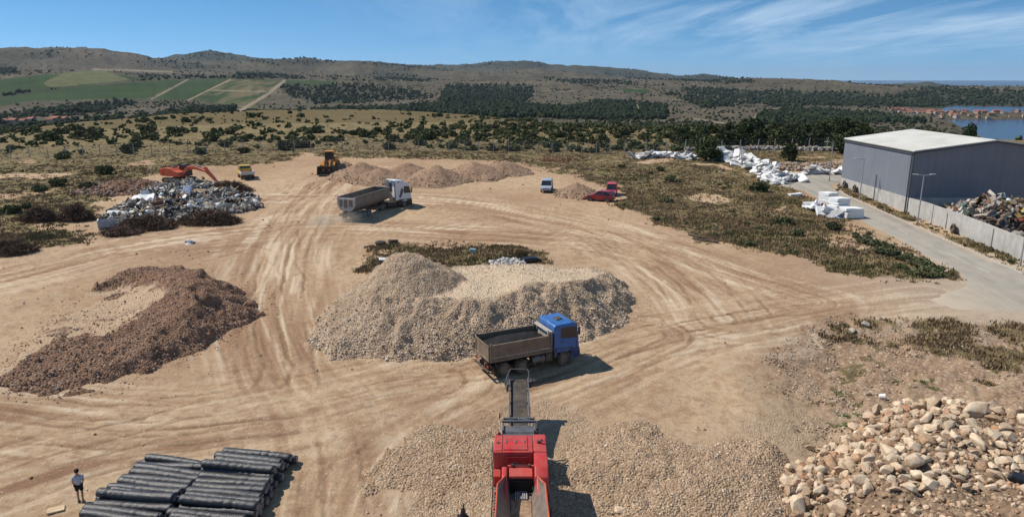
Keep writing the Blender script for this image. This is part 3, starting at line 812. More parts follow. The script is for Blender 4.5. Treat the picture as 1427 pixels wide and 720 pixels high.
    lab = ['small rust red gravel mound beside the wheel loader', 'broad gravel mound first in the row from the wheel loader', 'low gravel mound in front of the broad one, behind the white tipper truck', 'gravel mound third along the row behind the white truck cab', 'largest gravel mound, nearest in the middle of the row', 'pointed gravel mound second from the right end of the row', 'last gravel mound at the right end of the row, farthest from the loader']
    for i, (x, y, r, h) in enumerate(row):
        heap('gravel_mound', lab[i], 'gravel heap', rmound(x, y, r, h, 40+i), (x-r*1.5, x+r*1.5, y-r*1.5, y+r*1.5), .3, m_orange, 700, (.05, .16), st_orange, 'gravel mounds in a row', detail=.12, seed=20+i)
    heap('gravel_mound', 'low gravel mound between the silver van and the red hatchback', 'gravel heap', mound(10.0, 110.4, 4.1, 2.0, 61, 1.0, .9, 1.0, .25), (4, 16, 105, 116), .28, m_orange, 700, (.05, .15), st_orange, detail=.1, seed=31)
    heap('soil_mound', 'long low reddish soil mound behind the garbage heap, beside the orange excavator', 'soil heap', mound(-60.5, 113.5, 6.6, 1.6, 62, 1.2, .8, 1.2, .35), (-72, -49, 106, 122), .35, mat_heap('red_soil', (.17, .095, .06), (.26, .155, .10), (.2, .12, .08), 6), 1500, (.08, .25), st_brown, detail=.3, seed=32)
    # crushed product lying round the crusher: low banks
    heap('gravel_bank', 'low bank of pale crushed stone to the right of the red crusher', 'gravel heap', mound(8.0, 34.6, 5.6, .52, 63, 1.25, .75, 1.3, .75), (0.6, 16, 28.5, 40), .11, m_warm, 3200, (.018, .06), st_warm, detail=.16, seed=33, tkeep=1)
    heap('gravel_bank', 'flat bank of pale crushed stone to the left of the red crusher', 'gravel heap', mound(-3.8, 36.0, 4.0, .24, 64, .95, 1.15, 1.5, .8), (-8.5, -.9, 31, 41), .11, m_warm, 2000, (.018, .055), st_warm, detail=.1, seed=34)
    # loose stones on the ground
    r = np.random.default_rng(3)
    X = r.uniform(-12, 42, 60000); Y = r.uniform(26, 62, 60000)
    k = gravel_mask(X, Y)*(.04+.32*smooth(-.1, .35, fbm(X/2.2, Y/2.2, 4, 81))) > r.random(60000); X, Y = X[k], Y[k]
    s = .015+.06*r.random(len(X))**3
    V, F = blobs(np.stack([X, Y, gzv(X, Y)+s*.25], -1), s, r)
    tag(link('gravel', np_mesh('gravel', V, F), st_warm), kind='stuff')
    X = r.uniform(16, 50, 42000); Y = r.uniform(38, 59, 42000); k = (poly_sd(X, Y, LEDGE) > 0) & (fbm(X/2.5, Y/2.5, 4, 94)+.5*r.random(42000) > .30) & (poly_sd(X, Y, ROCK_FOOT) < 0); X, Y = X[k], Y[k]
    s = .02+.085*r.random(len(X))**4
    V, F = blobs(np.stack([X, Y, gzv(X, Y)+s*.2], -1), s, r)
    tag(link('rubble', np_mesh('rubble', V, F), mat_stone('brown_rubble', [(.20, .13, .085), (.33, .235, .16), (.45, .345, .245), (.6, .5, .39)])), kind='stuff')
    # scattered stones over the whole yard
    X = r.uniform(-60, 50, 9000); Y = r.uniform(30, 140, 9000); k = (road_mask_sd(X, Y) < -.3) & (np.abs(X) < Y*.85) & (fbm(X/6, Y/6, 3, 88)+.9*r.random(9000) > .8); X, Y = X[k], Y[k]
    s = .025+.10*r.random(len(X))**5*(.5+Y/80)
    V, F = blobs(np.stack([X, Y, gzv(X, Y)+s*.2], -1), s, r)
    tag(link('scattered_pebbles', np_mesh('scattered_pebbles', V, F), mat_stone('yard_pebble', [(.25, .16, .1), (.40, .29, .19), (.55, .44, .31), (.68, .6, .48)])), kind='stuff')

# ------------------------------------------------------------------ heap of quarry boulders, lower right
ROCK_FOOT = [(13.2, 27), (13.4, 32.2), (15.2, 35.2), (19.6, 39.2), (23.8, 42.6), (28.2, 43.9), (33.5, 42.8), (40, 42), (42, 34), (40, 24), (26, 22), (15, 23)]
def rock_h(X, Y):
    sd = poly_sd(X, Y, ROCK_FOOT)+.7*fbm(X/3, Y/3, 3, 71)
    h = np.clip(sd, 0, None)*.48
    hol = 1.15*np.exp(-((X-29)/3.2)**2-((Y-35.5)/2.6)**2)
    return np.clip(np.minimum(h, 2.15+.35*fbm(X/3.5, Y/3.5, 3, 72))-hol*smooth(0, 2, h), 0, None)*(sd > 0)

def rock_mesh(name, seed, elong):
    r = np.random.default_rng(seed); b = bmesh.new()
    n = 16; P = r.normal(size=(n, 3)); P /= np.linalg.norm(P, axis=1)[:, None]
    P *= r.uniform(.78, 1.12, (n, 1))*np.array(elong)
    for p in P: b.verts.new(p)
    res = bmesh.ops.convex_hull(b, input=b.verts)
    bmesh.ops.delete(b, geom=[v for v in b.verts if not v.link_faces], context='VERTS')
    bmesh.ops.bevel(b, geom=list(b.edges), offset=.05, segments=1, profile=.5, affect='EDGES', clamp_overlap=True)
    bmesh.ops.triangulate(b, faces=b.faces)
    bmesh.ops.subdivide_edges(b, edges=[e for e in b.edges if e.calc_length() > .25], cuts=1)
    co = np.array([v.co for v in b.verts]); nz = .05*fbm(co[:, 0]*2.2+seed, co[:, 1]*2.2+co[:, 2]*1.7, 3, seed)
    for v, d in zip(b.verts, nz): v.co *= 1+float(d)
    me = bpy.data.meshes.new(name); b.to_mesh(me); b.free()
    me.polygons.foreach_set('use_smooth', [True]*len(me.polygons))
    try: me.set_sharp_from_angle(angle=R(22))
    except Exception: pass
    return me

def mat_rock(name, a, b_, stain, amt):
    t = NT(name); o = t.obj(); rd = t.orand()
    v = t.n('ShaderNodeVectorMath', operation='ADD'); t.link(o, v.inputs[0]); t.link(rd, v.inputs[1])
    n = t.noise(v.outputs[0], 1.6, 6, .65); c = t.ramp(n, [(.3, a), (.68, b_)])
    c = t.mix(t.math('MULTIPLY', t.ramp(t.noise(v.outputs[0], 1.1, 4, .6, .6), [(.5, 0.0), (.68, 1.0)]), amt), c, stain)
    c = t.mix(.5, c, t.ramp(t.noise(o, 9, 4, .7), [(.3, (.32, .32, .32)), (.7, (.68, .68, .68))]), 'OVERLAY')
    hs = t.n('ShaderNodeHueSaturation'); t.link(c, hs.inputs['Color']); t.link(t.ramp(rd, [(0, .78), (1, 1.15)]), hs.inputs['Value'])
    t.col(hs.outputs[0]); t.b.inputs['Roughness'].default_value = .93; t.b.inputs['Specular IOR Level'].default_value = .15
    t.bump(t.noise(o, 7, 6, .7), .45, .08); return t.m

def build_rocks():
    m = mat_heap('rock_heap_dirt', (.19, .125, .08), (.33, .235, .155), (.4, .3, .2), 4)
    st = mat_stone('limestone_rubble', [(.24, .15, .095), (.38, .265, .17), (.50, .37, .25), (.60, .48, .345), (.42, .23, .13)])
    heap('rock_heap', 'earth and rubble under the pale boulders at the lower right of the yard', 'rock heap', rock_h, (12, 43, 21.5, 45.5), .2, m, 6500, (.05, .30), st, detail=.28, seed=9, spart='rubble', kind=None)
    mats = {'cream': mat_rock('cream_limestone', (.54, .42, .29), (.72, .60, .445), (.52, .30, .16), .7), 'tan': mat_rock('tan_limestone', (.44, .32, .215), (.61, .48, .34), (.48, .27, .14), .6),
            'rust stained': mat_rock('rust_limestone', (.36, .215, .125), (.52, .38, .25), (.36, .13, .06), .95), 'grey': mat_rock('grey_limestone', (.36, .32, .265), (.54, .48, .41), (.36, .27, .18), .5)}
    r = np.random.default_rng(17); V = {k: [] for k in mats}
    for k, mm in mats.items():
        for j in range(4):
            me = rock_mesh('boulder', 100+j*7+len(k), (1.0, r.uniform(.65, .9), r.uniform(.52, .8))); me.materials.append(mm); V[k].append(me)
    placed = []; tries = 0; names = list(mats); pw = [.52, .35, .11, .02]
    while len(placed) < 285 and tries < 40000:
        tries += 1
        x = r.uniform(13, 38); y = r.uniform(25, 44.3)
        u = CX+FL*x/(y*math.cos(PITCH)+19*math.sin(PITCH))
        if u > 1470: continue
        v = proj(np.array([x]), np.array([y]), np.array([gz(x, y)]))[1][0] if tries % 1 == 0 else 0
        if v > 742: continue
        sd = float(poly_sd(np.array([x]), np.array([y]), ROCK_FOOT)[0])
        if sd < -.2: continue
        dh = math.exp(-((x-29)/2.6)**2-((y-35.3)/1.7)**2)
        if r.random() < dh*.93: continue
        left = max(0, 1-(x-13)/5)
        if r.random() < left*.75: continue
        s = r.choice([.30, .42, .56, .74], p=[.34, .38, .22, .06])*r.uniform(.85, 1.2)
        if any((x-a)**2+(y-b)**2 < (.62*(s+c))**2 for a, b, c in placed): continue
        placed.append((x, y, s))
        k = names[r.choice(4, p=pw)]
        me = V[k][r.integers(4)]
        z = gz(x, y)+float(rock_h(np.array([x]), np.array([y]))[0])
        o = bpy.data.objects.new('boulder', me); COL.objects.link(o)
        o.location = (x, y, z+s*.30); o.rotation_euler = (r.uniform(-.5, .5), r.uniform(-.5, .5), r.uniform(0, 6.28)); o.scale = (s, s*r.uniform(.85, 1.1), s*r.uniform(.85, 1.1))
        size = 'large' if s > .62 else 'middling' if s > .4 else 'small'
        where = 'on the upper crest of the rock heap' if y > 39.5 else 'on the left flank of the rock heap' if x < 20 else 'low on the near side of the rock heap' if y < 33.5 else 'in the middle of the rock heap'
        tag(o, f'{size} {k} limestone boulder {where}', 'boulder', 'boulders in the rock heap')
    # a few stray boulders off the heap
    for (u, v, s, k) in [(1188, 453, .42, 'grey'), (1206, 447, .5, 'grey'), (940, 690, .22, 'cream'), (862, 712, .34, 'cream'), (1130, 612, .34, 'tan'), (835, 705, .25, 'tan')]:
        x, y = G(u, v); o = bpy.data.objects.new('boulder', V[k][1]); COL.objects.link(o); o.location = (x, y, gz(x, y)+s*.3); o.scale = (s,)*3; o.rotation_euler = (.2, .1, s*9)
        tag(o, {1188: 'grey boulder below the haul road edge', 1206: 'larger grey boulder on the road edge beside brown grass', 940: 'small pale stone alone on the gravel', 862: 'pale angular stone on the near gravel', 1130: 'tan stone off the left top of the rock heap', 835: 'tan stone near the shadow of the crusher'}[u], 'boulder')
    # small tyre, pail and slab lying about
    rub = plain('old_rubber', (.025, .024, .023), .75, dust=.5)
    x, y = G(1113, 690); b = MB(); b.lathe_y([(.2, -.09), (.3, -.1), (.36, -.05), (.36, .05), (.3, .1), (.2, .09), (.18, 0)], (0, 0, 0), 20)
    o = b.build('tyre', rub, smooth_=True, loc=(x, y, gz(x, y)+float(rock_h(np.array([x]), np.array([y]))[0])+.1), rot=(R(90), 0, 0)); tag(o, 'small worn tyre lying at the foot of the rock heap', 'tyre')
    x, y = G(1227, 539); wh = plain('white_plastic', (.72, .72, .70), .4, dust=.2)
    b = MB(); b.cyl((0, 0, 0), (0, 0, .42), .17, 16, .2, bev=.02); o = b.build('bucket', wh, loc=(x, y, gz(x, y)+.14), rot=(R(75), 0, R(60))); tag(o, 'white plastic bucket lying on the stony ground', 'bucket')
    x, y = G(1425, 706); b = MB(); b.prism([(-.9, 0), (.9, 0), (.8, .35), (.1, .5), (-.8, .3)], -.35, .35, .08, 2); z = gz(x, y)+float(rock_h(np.array([x]), np.array([y]))[0])
    o = b.build('plastic_sheet', plain('black_plastic', (.018, .018, .022), .35), loc=(x, y, z), rot=(0, R(20), R(-40))); tag(o, 'crumpled black plastic sheet among the boulders', 'plastic sheet')
    x, y = G(78, 709); b = MB(); b.box((0, 0, .05), (.75, .5, .09), bev=.02); o = b.build('slab', plain('pale_board', (.55, .42, .26), .8), loc=(x, y, gz(x, y)), rot=(0, 0, .5)); tag(o, 'pale board lying on the dirt beside the black rolls', 'board')
    x, y = G(645, 722); b = MB(); b.cyl((0, 0, 0), (0, 0, .5), .16, 10, .1); b.cyl((0, 0, .45), (.05, 0, .85), .05, 8, .03); b.box((0, 0, .06), (.5, .4, .12), bev=.03)
    o = b.build('jack_stand', plain('dark_steel', (.03, .03, .035), .5), loc=(x, y, gz(x, y)), rot=(.1, 0, .4)); tag(o, 'dark pointed steel stand on the dirt left of the red crusher', 'stand')
# ------------------------------------------------------------------ vehicles (local +x forward, +y left)
MT = {}
def mats():
    MT['tyre'] = plain('tyre_rubber', (.022, .021, .020), .8, dust=.55)
    MT['rim'] = plain('wheel_steel', (.12, .115, .11), .5, .3, dust=.6)
    MT['rimlight'] = plain('alloy_rim', (.42, .42, .43), .35, .6, dust=.2)
    MT['dark'] = plain('dark_chassis', (.03, .029, .029), .6, dust=.4)
    MT['steel'] = plain('worn_steel', (.16, .155, .15), .5, .4, dust=.35)
    MT['glass'] = glass('window_glass')
    MT['blue'] = plain('blue_paint', (.010, .115, .36), .4, var=.14, dust=.22, spec=.5)
    MT['bluelow'] = plain('dusty_blue_paint', (.012, .04, .14), .5, var=.2, dust=.45)
    MT['bed'] = plain('dusty_tipper_steel', (.155, .118, .083), .7, var=.2, dust=.5)
    MT['bedlight'] = plain('pale_headboard', (.42, .38, .33), .6, var=.15, dust=.4)
    MT['asphalt'] = plain('black_asphalt_load', (.012, .011, .011), .85, var=.5, scale=9)
    MT['white'] = plain('white_paint', (.70, .71, .72), .35, var=.06, dust=.1, spec=.5)
    MT['trailer'] = plain('tipper_trailer_grey', (.17, .152, .135), .55, var=.15, dust=.35)
    MT['trailergate'] = plain('trailer_gate_grey', (.50, .48, .45), .5, var=.12, dust=.15)
    MT['red'] = plain('machine_red', (.47, .022, .024), .5, var=.16, scale=2, dust=.30, spec=.45)
    MT['reddusty'] = plain('dusty_machine_red', (.50, .05, .045), .55, var=.1, dust=.35)
    MT['slate'] = plain('slate_grey_paint', (.075, .088, .108), .5, var=.15, dust=.35)
    MT['belt'] = plain('conveyor_belt', (.05, .043, .039), .75, var=.3, dust=.35)
    MT['hopper'] = plain('worn_hopper_steel', (.20, .165, .145), .55, .2, var=.25, dust=.45)
    MT['feeddirt'] = plain('feeder_dirt', (.30, .20, .125), .9, var=.4, scale=5)
    MT['rubber'] = plain('rubber_curtain', (.012, .012, .012), .7)
    MT['orange'] = plain('excavator_orange', (.58, .09, .03), .45, var=.12, dust=.25)
    MT['yellow'] = plain('loader_yellow', (.58, .235, .025), .45, var=.15, dust=.35)
    MT['pickyellow'] = plain('pickup_yellow', (.60, .40, .045), .4, var=.08, dust=.2)
    MT['silver'] = plain('silver_blue_paint', (.44, .50, .56), .3, .25, var=.06, dust=.15, spec=.5)
    MT['carred'] = plain('deep_red_paint', (.30, .008, .022), .22, var=.05, dust=.06, spec=.6)
    MT['vanred'] = plain('faded_red_paint', (.46, .035, .06), .4, var=.1, dust=.12, spec=.5)
    MT['lamp'] = glass('lamp_lens', (.5, .5, .48), .15)
    MT['tail'] = glass('tail_lens', (.30, .012, .01), .2)
    MT['plate'] = plain('blank_plate', (.62, .62, .60), .5)
    MT['light'] = plain('pale_grey_plastic', (.5, .5, .5), .5)

def wheel(parent, x, y, r, w, rim='rim', out=None, seg=22):
    s = out or (1 if y > 0 else -1); h = w/2
    b = MB(); b.lathe_y([(r*.55, -h*.9), (r*.93, -h), (r, -h*.7), (r, h*.7), (r*.93, h), (r*.55, h*.9)], (x, y, r), seg)
    o = b.build('wheel', MT['tyre'], parent, True)
    b = MB(); yo = s*h
    prof = [(r*.58, yo*.93), (r*.55, yo*1.0), (r*.46, yo*.72), (r*.24, yo*.62), (r*.2, yo*1.02), (r*.08, yo*1.06)]
    if s < 0: prof = prof
    b.lathe_y(prof, (x, y, r), 16); b.build('rim', MT[rim], o, True)
    return o

def blue_truck():
    c = (-1.03, 46.95); z = gz(c[0]+2, c[1]+1)
    t = empty('tipper_truck', 'blue cab tipper truck loaded with black asphalt, passing in front of the stockpile', 'truck', (*c, z+.02), R(25), tilt=(0, R(-.6)))
    Part('chassis', MT['dark'], t, ('bb', -.9, 5.7, -.42, .42, .72, 1.05), ('bb', -.6, 1.9, -.9, .9, .42, .6), ('bb', 4.3, 5.0, -1, 1, .42, .6), ('bb', .2, .9, -.5, .5, 1.0, 1.3))
    for x in (0, 1.36):
        for s in (-1, 1): wheel(t, x, s*.98, .52, .52)
    for s in (-1, 1): wheel(t, 4.66, s*1.06, .52, .34)
    # tipper body, each side its own plate with ribs
    x0, x1, zb = -1.02, 3.66, 1.34
    Part('bed_floor', MT['bed'], t, ('bb', x0, x1, -1.2, 1.2, zb-.16, zb), ('bb', x0+.1, x1-.3, -.55, -.35, zb-.34, zb-.16), ('bb', x0+.1, x1-.3, .35, .55, zb-.34, zb-.16))
    for s in (-1, 1):
        y = s*1.23
        sh = [('bb', x0, x1, y-.035, y+.035, zb-.05, zb+1.06), ('bb', x0-.02, x1+.02, y-.06+s*.01, y+.06+s*.01, zb+1.0, zb+1.12), ('bb', x0, x1, y-.05+s*.02, y+.05+s*.02, zb-.12, zb+.06),
              ('bb', x0-.03, x0+.1, y-.06+s*.02, y+.06+s*.02, zb-.1, zb+1.22), ('bb', x1-.12, x1+.02, y-.06+s*.02, y+.06+s*.02, zb-.1, zb+1.14)]
        bs = Part('bed_side', MT['bed'], t, *sh); Part('panel_line', MT['bedlight'], bs, ('bb', x0+.12, x1-.14, y+s*.036-.006, y+s*.036+.006, zb+.16, zb+.2, {'bev': 0}), ('bb', x1-.9, x1-.2, y+s*.045-.01, y+s*.045+.01, zb+.2, zb+.25))
    o = Part('tailgate', MT['bed'], t, ('bb', x0-.08, x0-.02, -1.2, 1.2, zb-.06, zb+1.02), ('bb', x0-.13, x0-.06, -1.2, 1.2, zb+.94, zb+1.06), ('bb', x0-.13, x0-.06, -1.2, 1.2, zb-.1, zb+.04), ('bb', x0-.12, x0-.06, -1.18, -1.06, zb, zb+1), ('bb', x0-.12, x0-.06, 1.06, 1.18, zb, zb+1))
    Part('headboard', MT['bedlight'], t, ('bb', x1-.02, x1+.06, -1.2, 1.2, zb-.05, zb+1.32), ('bb', x1-.26, x1+.1, -1.22, 1.22, zb+1.28, zb+1.36), ('bb', x1-.3, x1-.22, -1.24, -1.12, zb+.9, zb+1.5), ('bb', x1-.3, x1-.22, 1.12, 1.24, zb+.9, zb+1.5))
    # load
    n = 40; xs = np.linspace(x0+.05, x1-.08, n); ys = np.linspace(-1.17, 1.17, 24); X, Y = np.meshgrid(xs, ys)
    H = zb+.62+.42*np.clip(1-((X-1.5)/2.4)**2, 0, 1)*np.clip(1-(Y/1.35)**2, 0, 1)+.10*fbm(X*1.6, Y*1.6, 4, 9)
    link('asphalt_load', np_mesh('asphalt_load', np.stack([X, Y, H], -1), grid_faces(*X.shape), True), MT['asphalt'], t)
    # cab
    cx0 = 3.86
    prof = [(cx0, 1.02), (cx0, 2.95), (cx0+.12, 3.08), (5.45, 3.12), (5.66, 2.98), (5.80, 2.3), (5.88, 1.55), (5.9, 1.02)]
    cab = Part('cab', MT['blue'], t, ('prism', prof, -1.22, 1.22, {'bev': .09, 'seg': 3}), smooth_=True)
    Part('window_seal', MT['dark'], cab, ('hexa', [(5.83, -1.08, 1.98), (5.83, 1.08, 1.98), (5.70, 1.08, 1.98), (5.70, -1.08, 1.98), (5.66, -1.02, 2.9), (5.66, 1.02, 2.9), (5.55, 1.02, 2.9), (5.55, -1.02, 2.9)]))
    Part('windscreen', MT['glass'], cab, ('hexa', [(5.86, -1.02, 2.02), (5.86, 1.02, 2.02), (5.75, 1.02, 2.02), (5.75, -1.02, 2.02), (5.70, -.98, 2.84), (5.70, .98, 2.84), (5.6, .98, 2.84), (5.6, -.98, 2.84)], {'bev': .02}))
    for s in (-1, 1):
        d = Part('door', MT['blue'], cab, ('bb', 4.32, 5.66, s*1.20-.03, s*1.20+.03, 1.2, 2.0, {'bev': .025, 'seg': 2}))
        Part('door_handle', MT['dark'], d, ('bb', 4.42, 4.62, s*1.24-.02, s*1.24+.02, 1.78, 1.84))
        Part('side_window', MT['glass'], cab, ('prism', [(4.42, 2.06), (5.70, 1.98), (5.58, 2.74), (5.3, 2.84), (4.42, 2.84)], s*1.215-.02, s*1.215+.02, {'bev': .01}))
        Part('cab_skirt', MT['bluelow'], t, ('bb', cx0+.02, 4.12, s*1.19-.04, s*1.19+.04, .7, 1.3), ('bb', 5.2, 5.92, s*1.19-.05, s*1.19+.05, .45, 1.2), ('prism', [(3.98, 1.0), (4.12, 1.18), (4.35, 1.28), (4.95, 1.28), (5.2, 1.15), (5.3, .9), (5.3, 1.36), (3.98, 1.36)], s*1.2-.05, s*1.2+.05))
        m = Part('mirror', MT['dark'], t, ('bb', 5.72, 5.86, s*1.36-.09, s*1.36+.09, 2.2, 2.78, {'bev': .04}), ('cyl', (5.7, s*1.18, 2.86), (5.8, s*1.38, 2.82), .025), ('cyl', (5.7, s*1.18, 2.2), (5.8, s*1.38, 2.24), .025))
        Part('headlight', MT['lamp'], t, ('bb', 5.9, 5.96, s*.98-.16, s*.98+.16, .82, 1.0))
        Part('mudguard', MT['dark'], t, *[('box', (.68+1.28*math.cos(a)*(1 if abs(math.cos(a)) < .6 else 1), s*.98, .52+.0+.66*math.sin(a)+.02), (.42, .58, .03), (0, -a+math.pi/2, 0)) for a in np.linspace(.35, math.pi-.35, 8)])
        Part('tail_light', MT['tail'], t, ('bb', -1.16, -1.1, s*.95-.18, s*.95+.18, .78, .92))
    Part('door_seam', MT['dark'], cab, *[('bb', x_-.012, x_+.012, s*1.222-.006, s*1.222+.006, 1.2, 2.9, {'bev': 0}) for x_ in (4.34, 5.68) for s in (-1, 1)], *[('bb', 4.34, 5.68, s*1.222-.006, s*1.222+.006, 1.19, 1.21, {'bev': 0}) for s in (-1, 1)])
    Part('side_marker', MT['orange'], t, *[('bb', x_-.06, x_+.06, s*1.27-.012, s*1.27+.012, 1.24, 1.3) for x_ in (-.6, 1.0, 2.6) for s in (-1, 1)])
    Part('roof_hatch', MT['dark'], cab, ('bb', 4.55, 5.05, -.3, .3, 3.1, 3.17, {'bev': .03}))
    Part('sun_visor', MT['dark'], cab, ('hexa', [(5.66, -1.12, 2.92), (5.66, 1.12, 2.92), (5.6, 1.12, 2.98), (5.6, -1.12, 2.98), (5.98, -1.12, 2.86), (5.98, 1.12, 2.86), (5.98, 1.12, 2.9), (5.98, -1.12, 2.9)], {'bev': .008}))
    Part('bumper', MT['bluelow'], t, ('bb', 5.6, 5.98, -1.22, 1.22, .42, .98, {'bev': .05, 'seg': 2}), ('bb', 5.88, 5.95, -.8, .8, 1.05, 1.85))
    Part('fuel_tank', MT['steel'], t, ('cyl', (2.15, -.95, .78), (3.15, -.95, .78), .31, 18, {'bev': .04}), ('bb', 2.3, 2.36, -1.27, -.63, .46, 1.1), ('bb', 2.9, 2.96, -1.27, -.63, .46, 1.1))
    Part('air_tank', MT['dark'], t, ('bb', 3.25, 3.75, -1.15, -.6, .5, 1.12), ('cyl', (2.1, .95, .8), (3.6, .95, .8), .28, 14), ('cyl', (1.98, -.95, .62), (1.98, -.45, .62), .14, 12))
    Part('exhaust', MT['steel'], t, ('cyl', (3.74, -.98, 1.0), (3.74, -.98, 2.3), .07, 10))
    Part('underrun_bar', MT['dark'], t, ('bb', -1.22, -1.1, -1.2, 1.2, .5, .64), ('bb', -1.16, -.8, -.5, -.4, .5, .9), ('bb', -1.16, -.8, .4, .5, .5, .9))
    Part('mud_flap', MT['rubber'], t, ('bb', -.72, -.69, -1.22, -.74, .18, .8), ('bb', -.72, -.69, .74, 1.22, .18, .8))

def semi():
    c = (-21.58, 92.45); z = gz(-20, 97)
    t = empty('tipper_lorry', 'articulated white cab lorry with empty grey half pipe tipper trailer, turning', 'truck', (*c, z), R(71.5), tilt=(0, 0))
    L = 9.3
    # half-pipe body: outer and inner section in y-z
    def sec(off):
        top = 3.05; P_ = [(-1.25+off, top)]
        P_ += [(-1.25+off, 2.35)]+[(-(1.25-off)*math.cos(a) if False else -1.25+off+(1.25-off-.55)*(1-math.cos(a)), 2.35-(2.35-1.28-off)*math.sin(a)) for a in np.linspace(.25, math.pi/2, 6)]
        return P_+[(-y, zz) for y, zz in P_[::-1]]
    o, i = sec(0), sec(.06); n = len(o); V = []; F = []
    for x, top in ((0, 0), (L, 0)):
        V += [(x+(.0 if x == 0 else .35*(zz-1.2)/1.85), y, zz) for y, zz in o]+[(x+(.0 if x == 0 else .35*(zz-1.2)/1.85), y, zz) for y, zz in i]
    for k in range(n-1):
        F += [(k, k+1, 2*n+k+1, 2*n+k), (n+k+1, n+k, 3*n+k, 3*n+k+1)]
    F += [(0, n, n+0, 0)] if False else []
    F += [(0, 2*n, 3*n, n), (n-1, 2*n-1, 4*n-1, 3*n-1)]
    b = MB(); vs = [b.bm.verts.new(v) for v in V]
    for f in F: b.bm.faces.new([vs[q] for q in f])
    bmesh.ops.recalc_face_normals(b.bm, faces=b.bm.faces)
    for s in (-1, 1): b.bb(0, L+.35, s*1.25-.07, s*1.25+.07, 2.98, 3.12, .02)
    for x in (2.4, 4.8, 7.2): 
        for s in (-1, 1): b.bb(x-.05, x+.05, s*1.27-.03, s*1.27+.03, 2.3, 3.0, .01)
    b.build('trailer_body', MT['trailer'], t)
    b = MB(); pts = [(y, zz) for y, zz in sec(.0)]
    v0 = [b.bm.verts.new((L+.02+.35*(zz-1.2)/1.85, y, zz)) for y, zz in pts]; b.bm.faces.new(v0); b.bb(L+.2, L+.42, -1.25, 1.25, 2.98, 3.14, .02)
    b.build('front_wall', MT['trailer'], t)
    b = MB()
    for xx in (-.02, -.09):
        b.bm.faces.new([b.bm.verts.new((xx, y, zz)) for y, zz in pts])
    for y in (-.36, .36): b.bb(-.2, -.08, y-.07, y+.07, 1.5, 2.9)
    for zz in (1.55, 2.88): b.bb(-.15, -.08, -.95 if zz < 2 else -1.2, .95 if zz < 2 else 1.2, zz-.07, zz+.07)
    for s in (-1, 1): b.bb(-.15, 0, s*1.25-.09, s*1.25+.05, 2.0, 3.12); b.hexa([(-.15, s*1.25, 2.05), (0, s*1.25, 2.05), (0, s*.75, 1.3), (-.15, s*.75, 1.3), (-.15, s*1.15, 2.05), (0, s*1.15, 2.05), (0, s*.66, 1.35), (-.15, s*.66, 1.35)])
    tg = b.build('tailgate', MT['trailergate'], t); Part('gate_recess', MT['trailer'], tg, ('bb', -.11, -.092, -.28, .28, 1.7, 2.75, {'bev': 0}), ('bb', -.11, -.092, .46, .98, 1.85, 2.7, {'bev': 0}), ('bb', -.11, -.092, -.98, -.46, 1.85, 2.7, {'bev': 0}))
    Part('trailer_frame', MT['dark'], t, ('bb', .1, L-.4, -.5, -.36, .95, 1.25), ('bb', .1, L-.4, .36, .5, .95, 1.25), ('bb', .6, 4.6, -.9, .9, .45, .6), ('bb', 7.6, 9.0, -.9, .9, 1.15, 1.25), ('bb', 5.6, 6.0, -1.1, 1.1, .5, 1.1))
    for x in (1.15, 2.45, 3.75):
        for s in (-1, 1): wheel(t, x, s*1.02, .52, .42)
    Part('rear_bumper', MT['dark'], t, ('bb', -.1, .05, -1.2, 1.2, .55, .78), ('bb', .05, .3, -1.2, 1.2, .8, .9))
    for s in (-1, 1): Part('tail_light', MT['tail'], t, ('bb', -.14, -.1, s*.95-.2, s*.95+.2, .6, .74))
    Part('side_guard', MT['steel'], t, ('bb', 4.6, 7.2, -1.22, -1.18, .6, .7), ('bb', 4.6, 7.2, -1.22, -1.18, .85, .95), ('bb', 4.6, 7.2, 1.18, 1.22, .6, .7), ('bb', 4.6, 7.2, 1.18, 1.22, .85, .95))
    # tractor, at an angle to the trailer: its parts share one placement about the fifth wheel
    pl = dict(loc=(8.3, 0, 0), rot=R(42-71.5))
    def TP(name, m, parent, *sh, smooth_=False):
        o = Part(name, m, t, *sh, smooth_=smooth_)
        if parent: o.parent = parent
        else: o.location = pl['loc']; o.rotation_euler = (0, 0, pl['rot'])
        return o
    TP('tractor_frame', MT['dark'], None, ('bb', -.9, 4.6, -.45, .45, .65, .95), ('bb', -.5, .5, -.6, .6, .95, 1.1), ('bb', .9, 2.4, -1.15, -.5, .45, 1.0), ('bb', .9, 2.4, .5, 1.15, .45, 1.0))
    for x, y, w in ((0, -.95, .56), (0, .95, .56), (3.75, -1.05, .34), (3.75, 1.05, .34)):
        o = wheel(t, x, y, .52, w); o.location = pl['loc']; o.rotation_euler = (0, 0, pl['rot'])
    prof = [(2.62, .98), (2.62, 3.6), (3.0, 3.85), (3.9, 3.78), (4.55, 3.4), (4.82, 2.3), (4.9, 1.5), (4.9, .98)]
    cab = TP('cab', MT['white'], None, ('prism', prof, -1.2, 1.2, {'bev': .09, 'seg': 3}), smooth_=True)
    TP('wind_deflector', MT['white'], cab, ('bb', 2.2, 2.66, -1.22, -1.16, 1.2, 3.95, {'bev': .03}), ('bb', 2.2, 2.66, 1.16, 1.22, 1.2, 3.95, {'bev': .03}), ('hexa', [(2.25, -1.2, 3.9), (2.25, 1.2, 3.9), (4.0, 1.05, 3.78), (4.0, -1.05, 3.78), (2.25, -1.18, 4.1), (2.25, 1.18, 4.1), (3.6, 1.0, 3.95), (3.6, -1.0, 3.95)], {'bev': .04}))
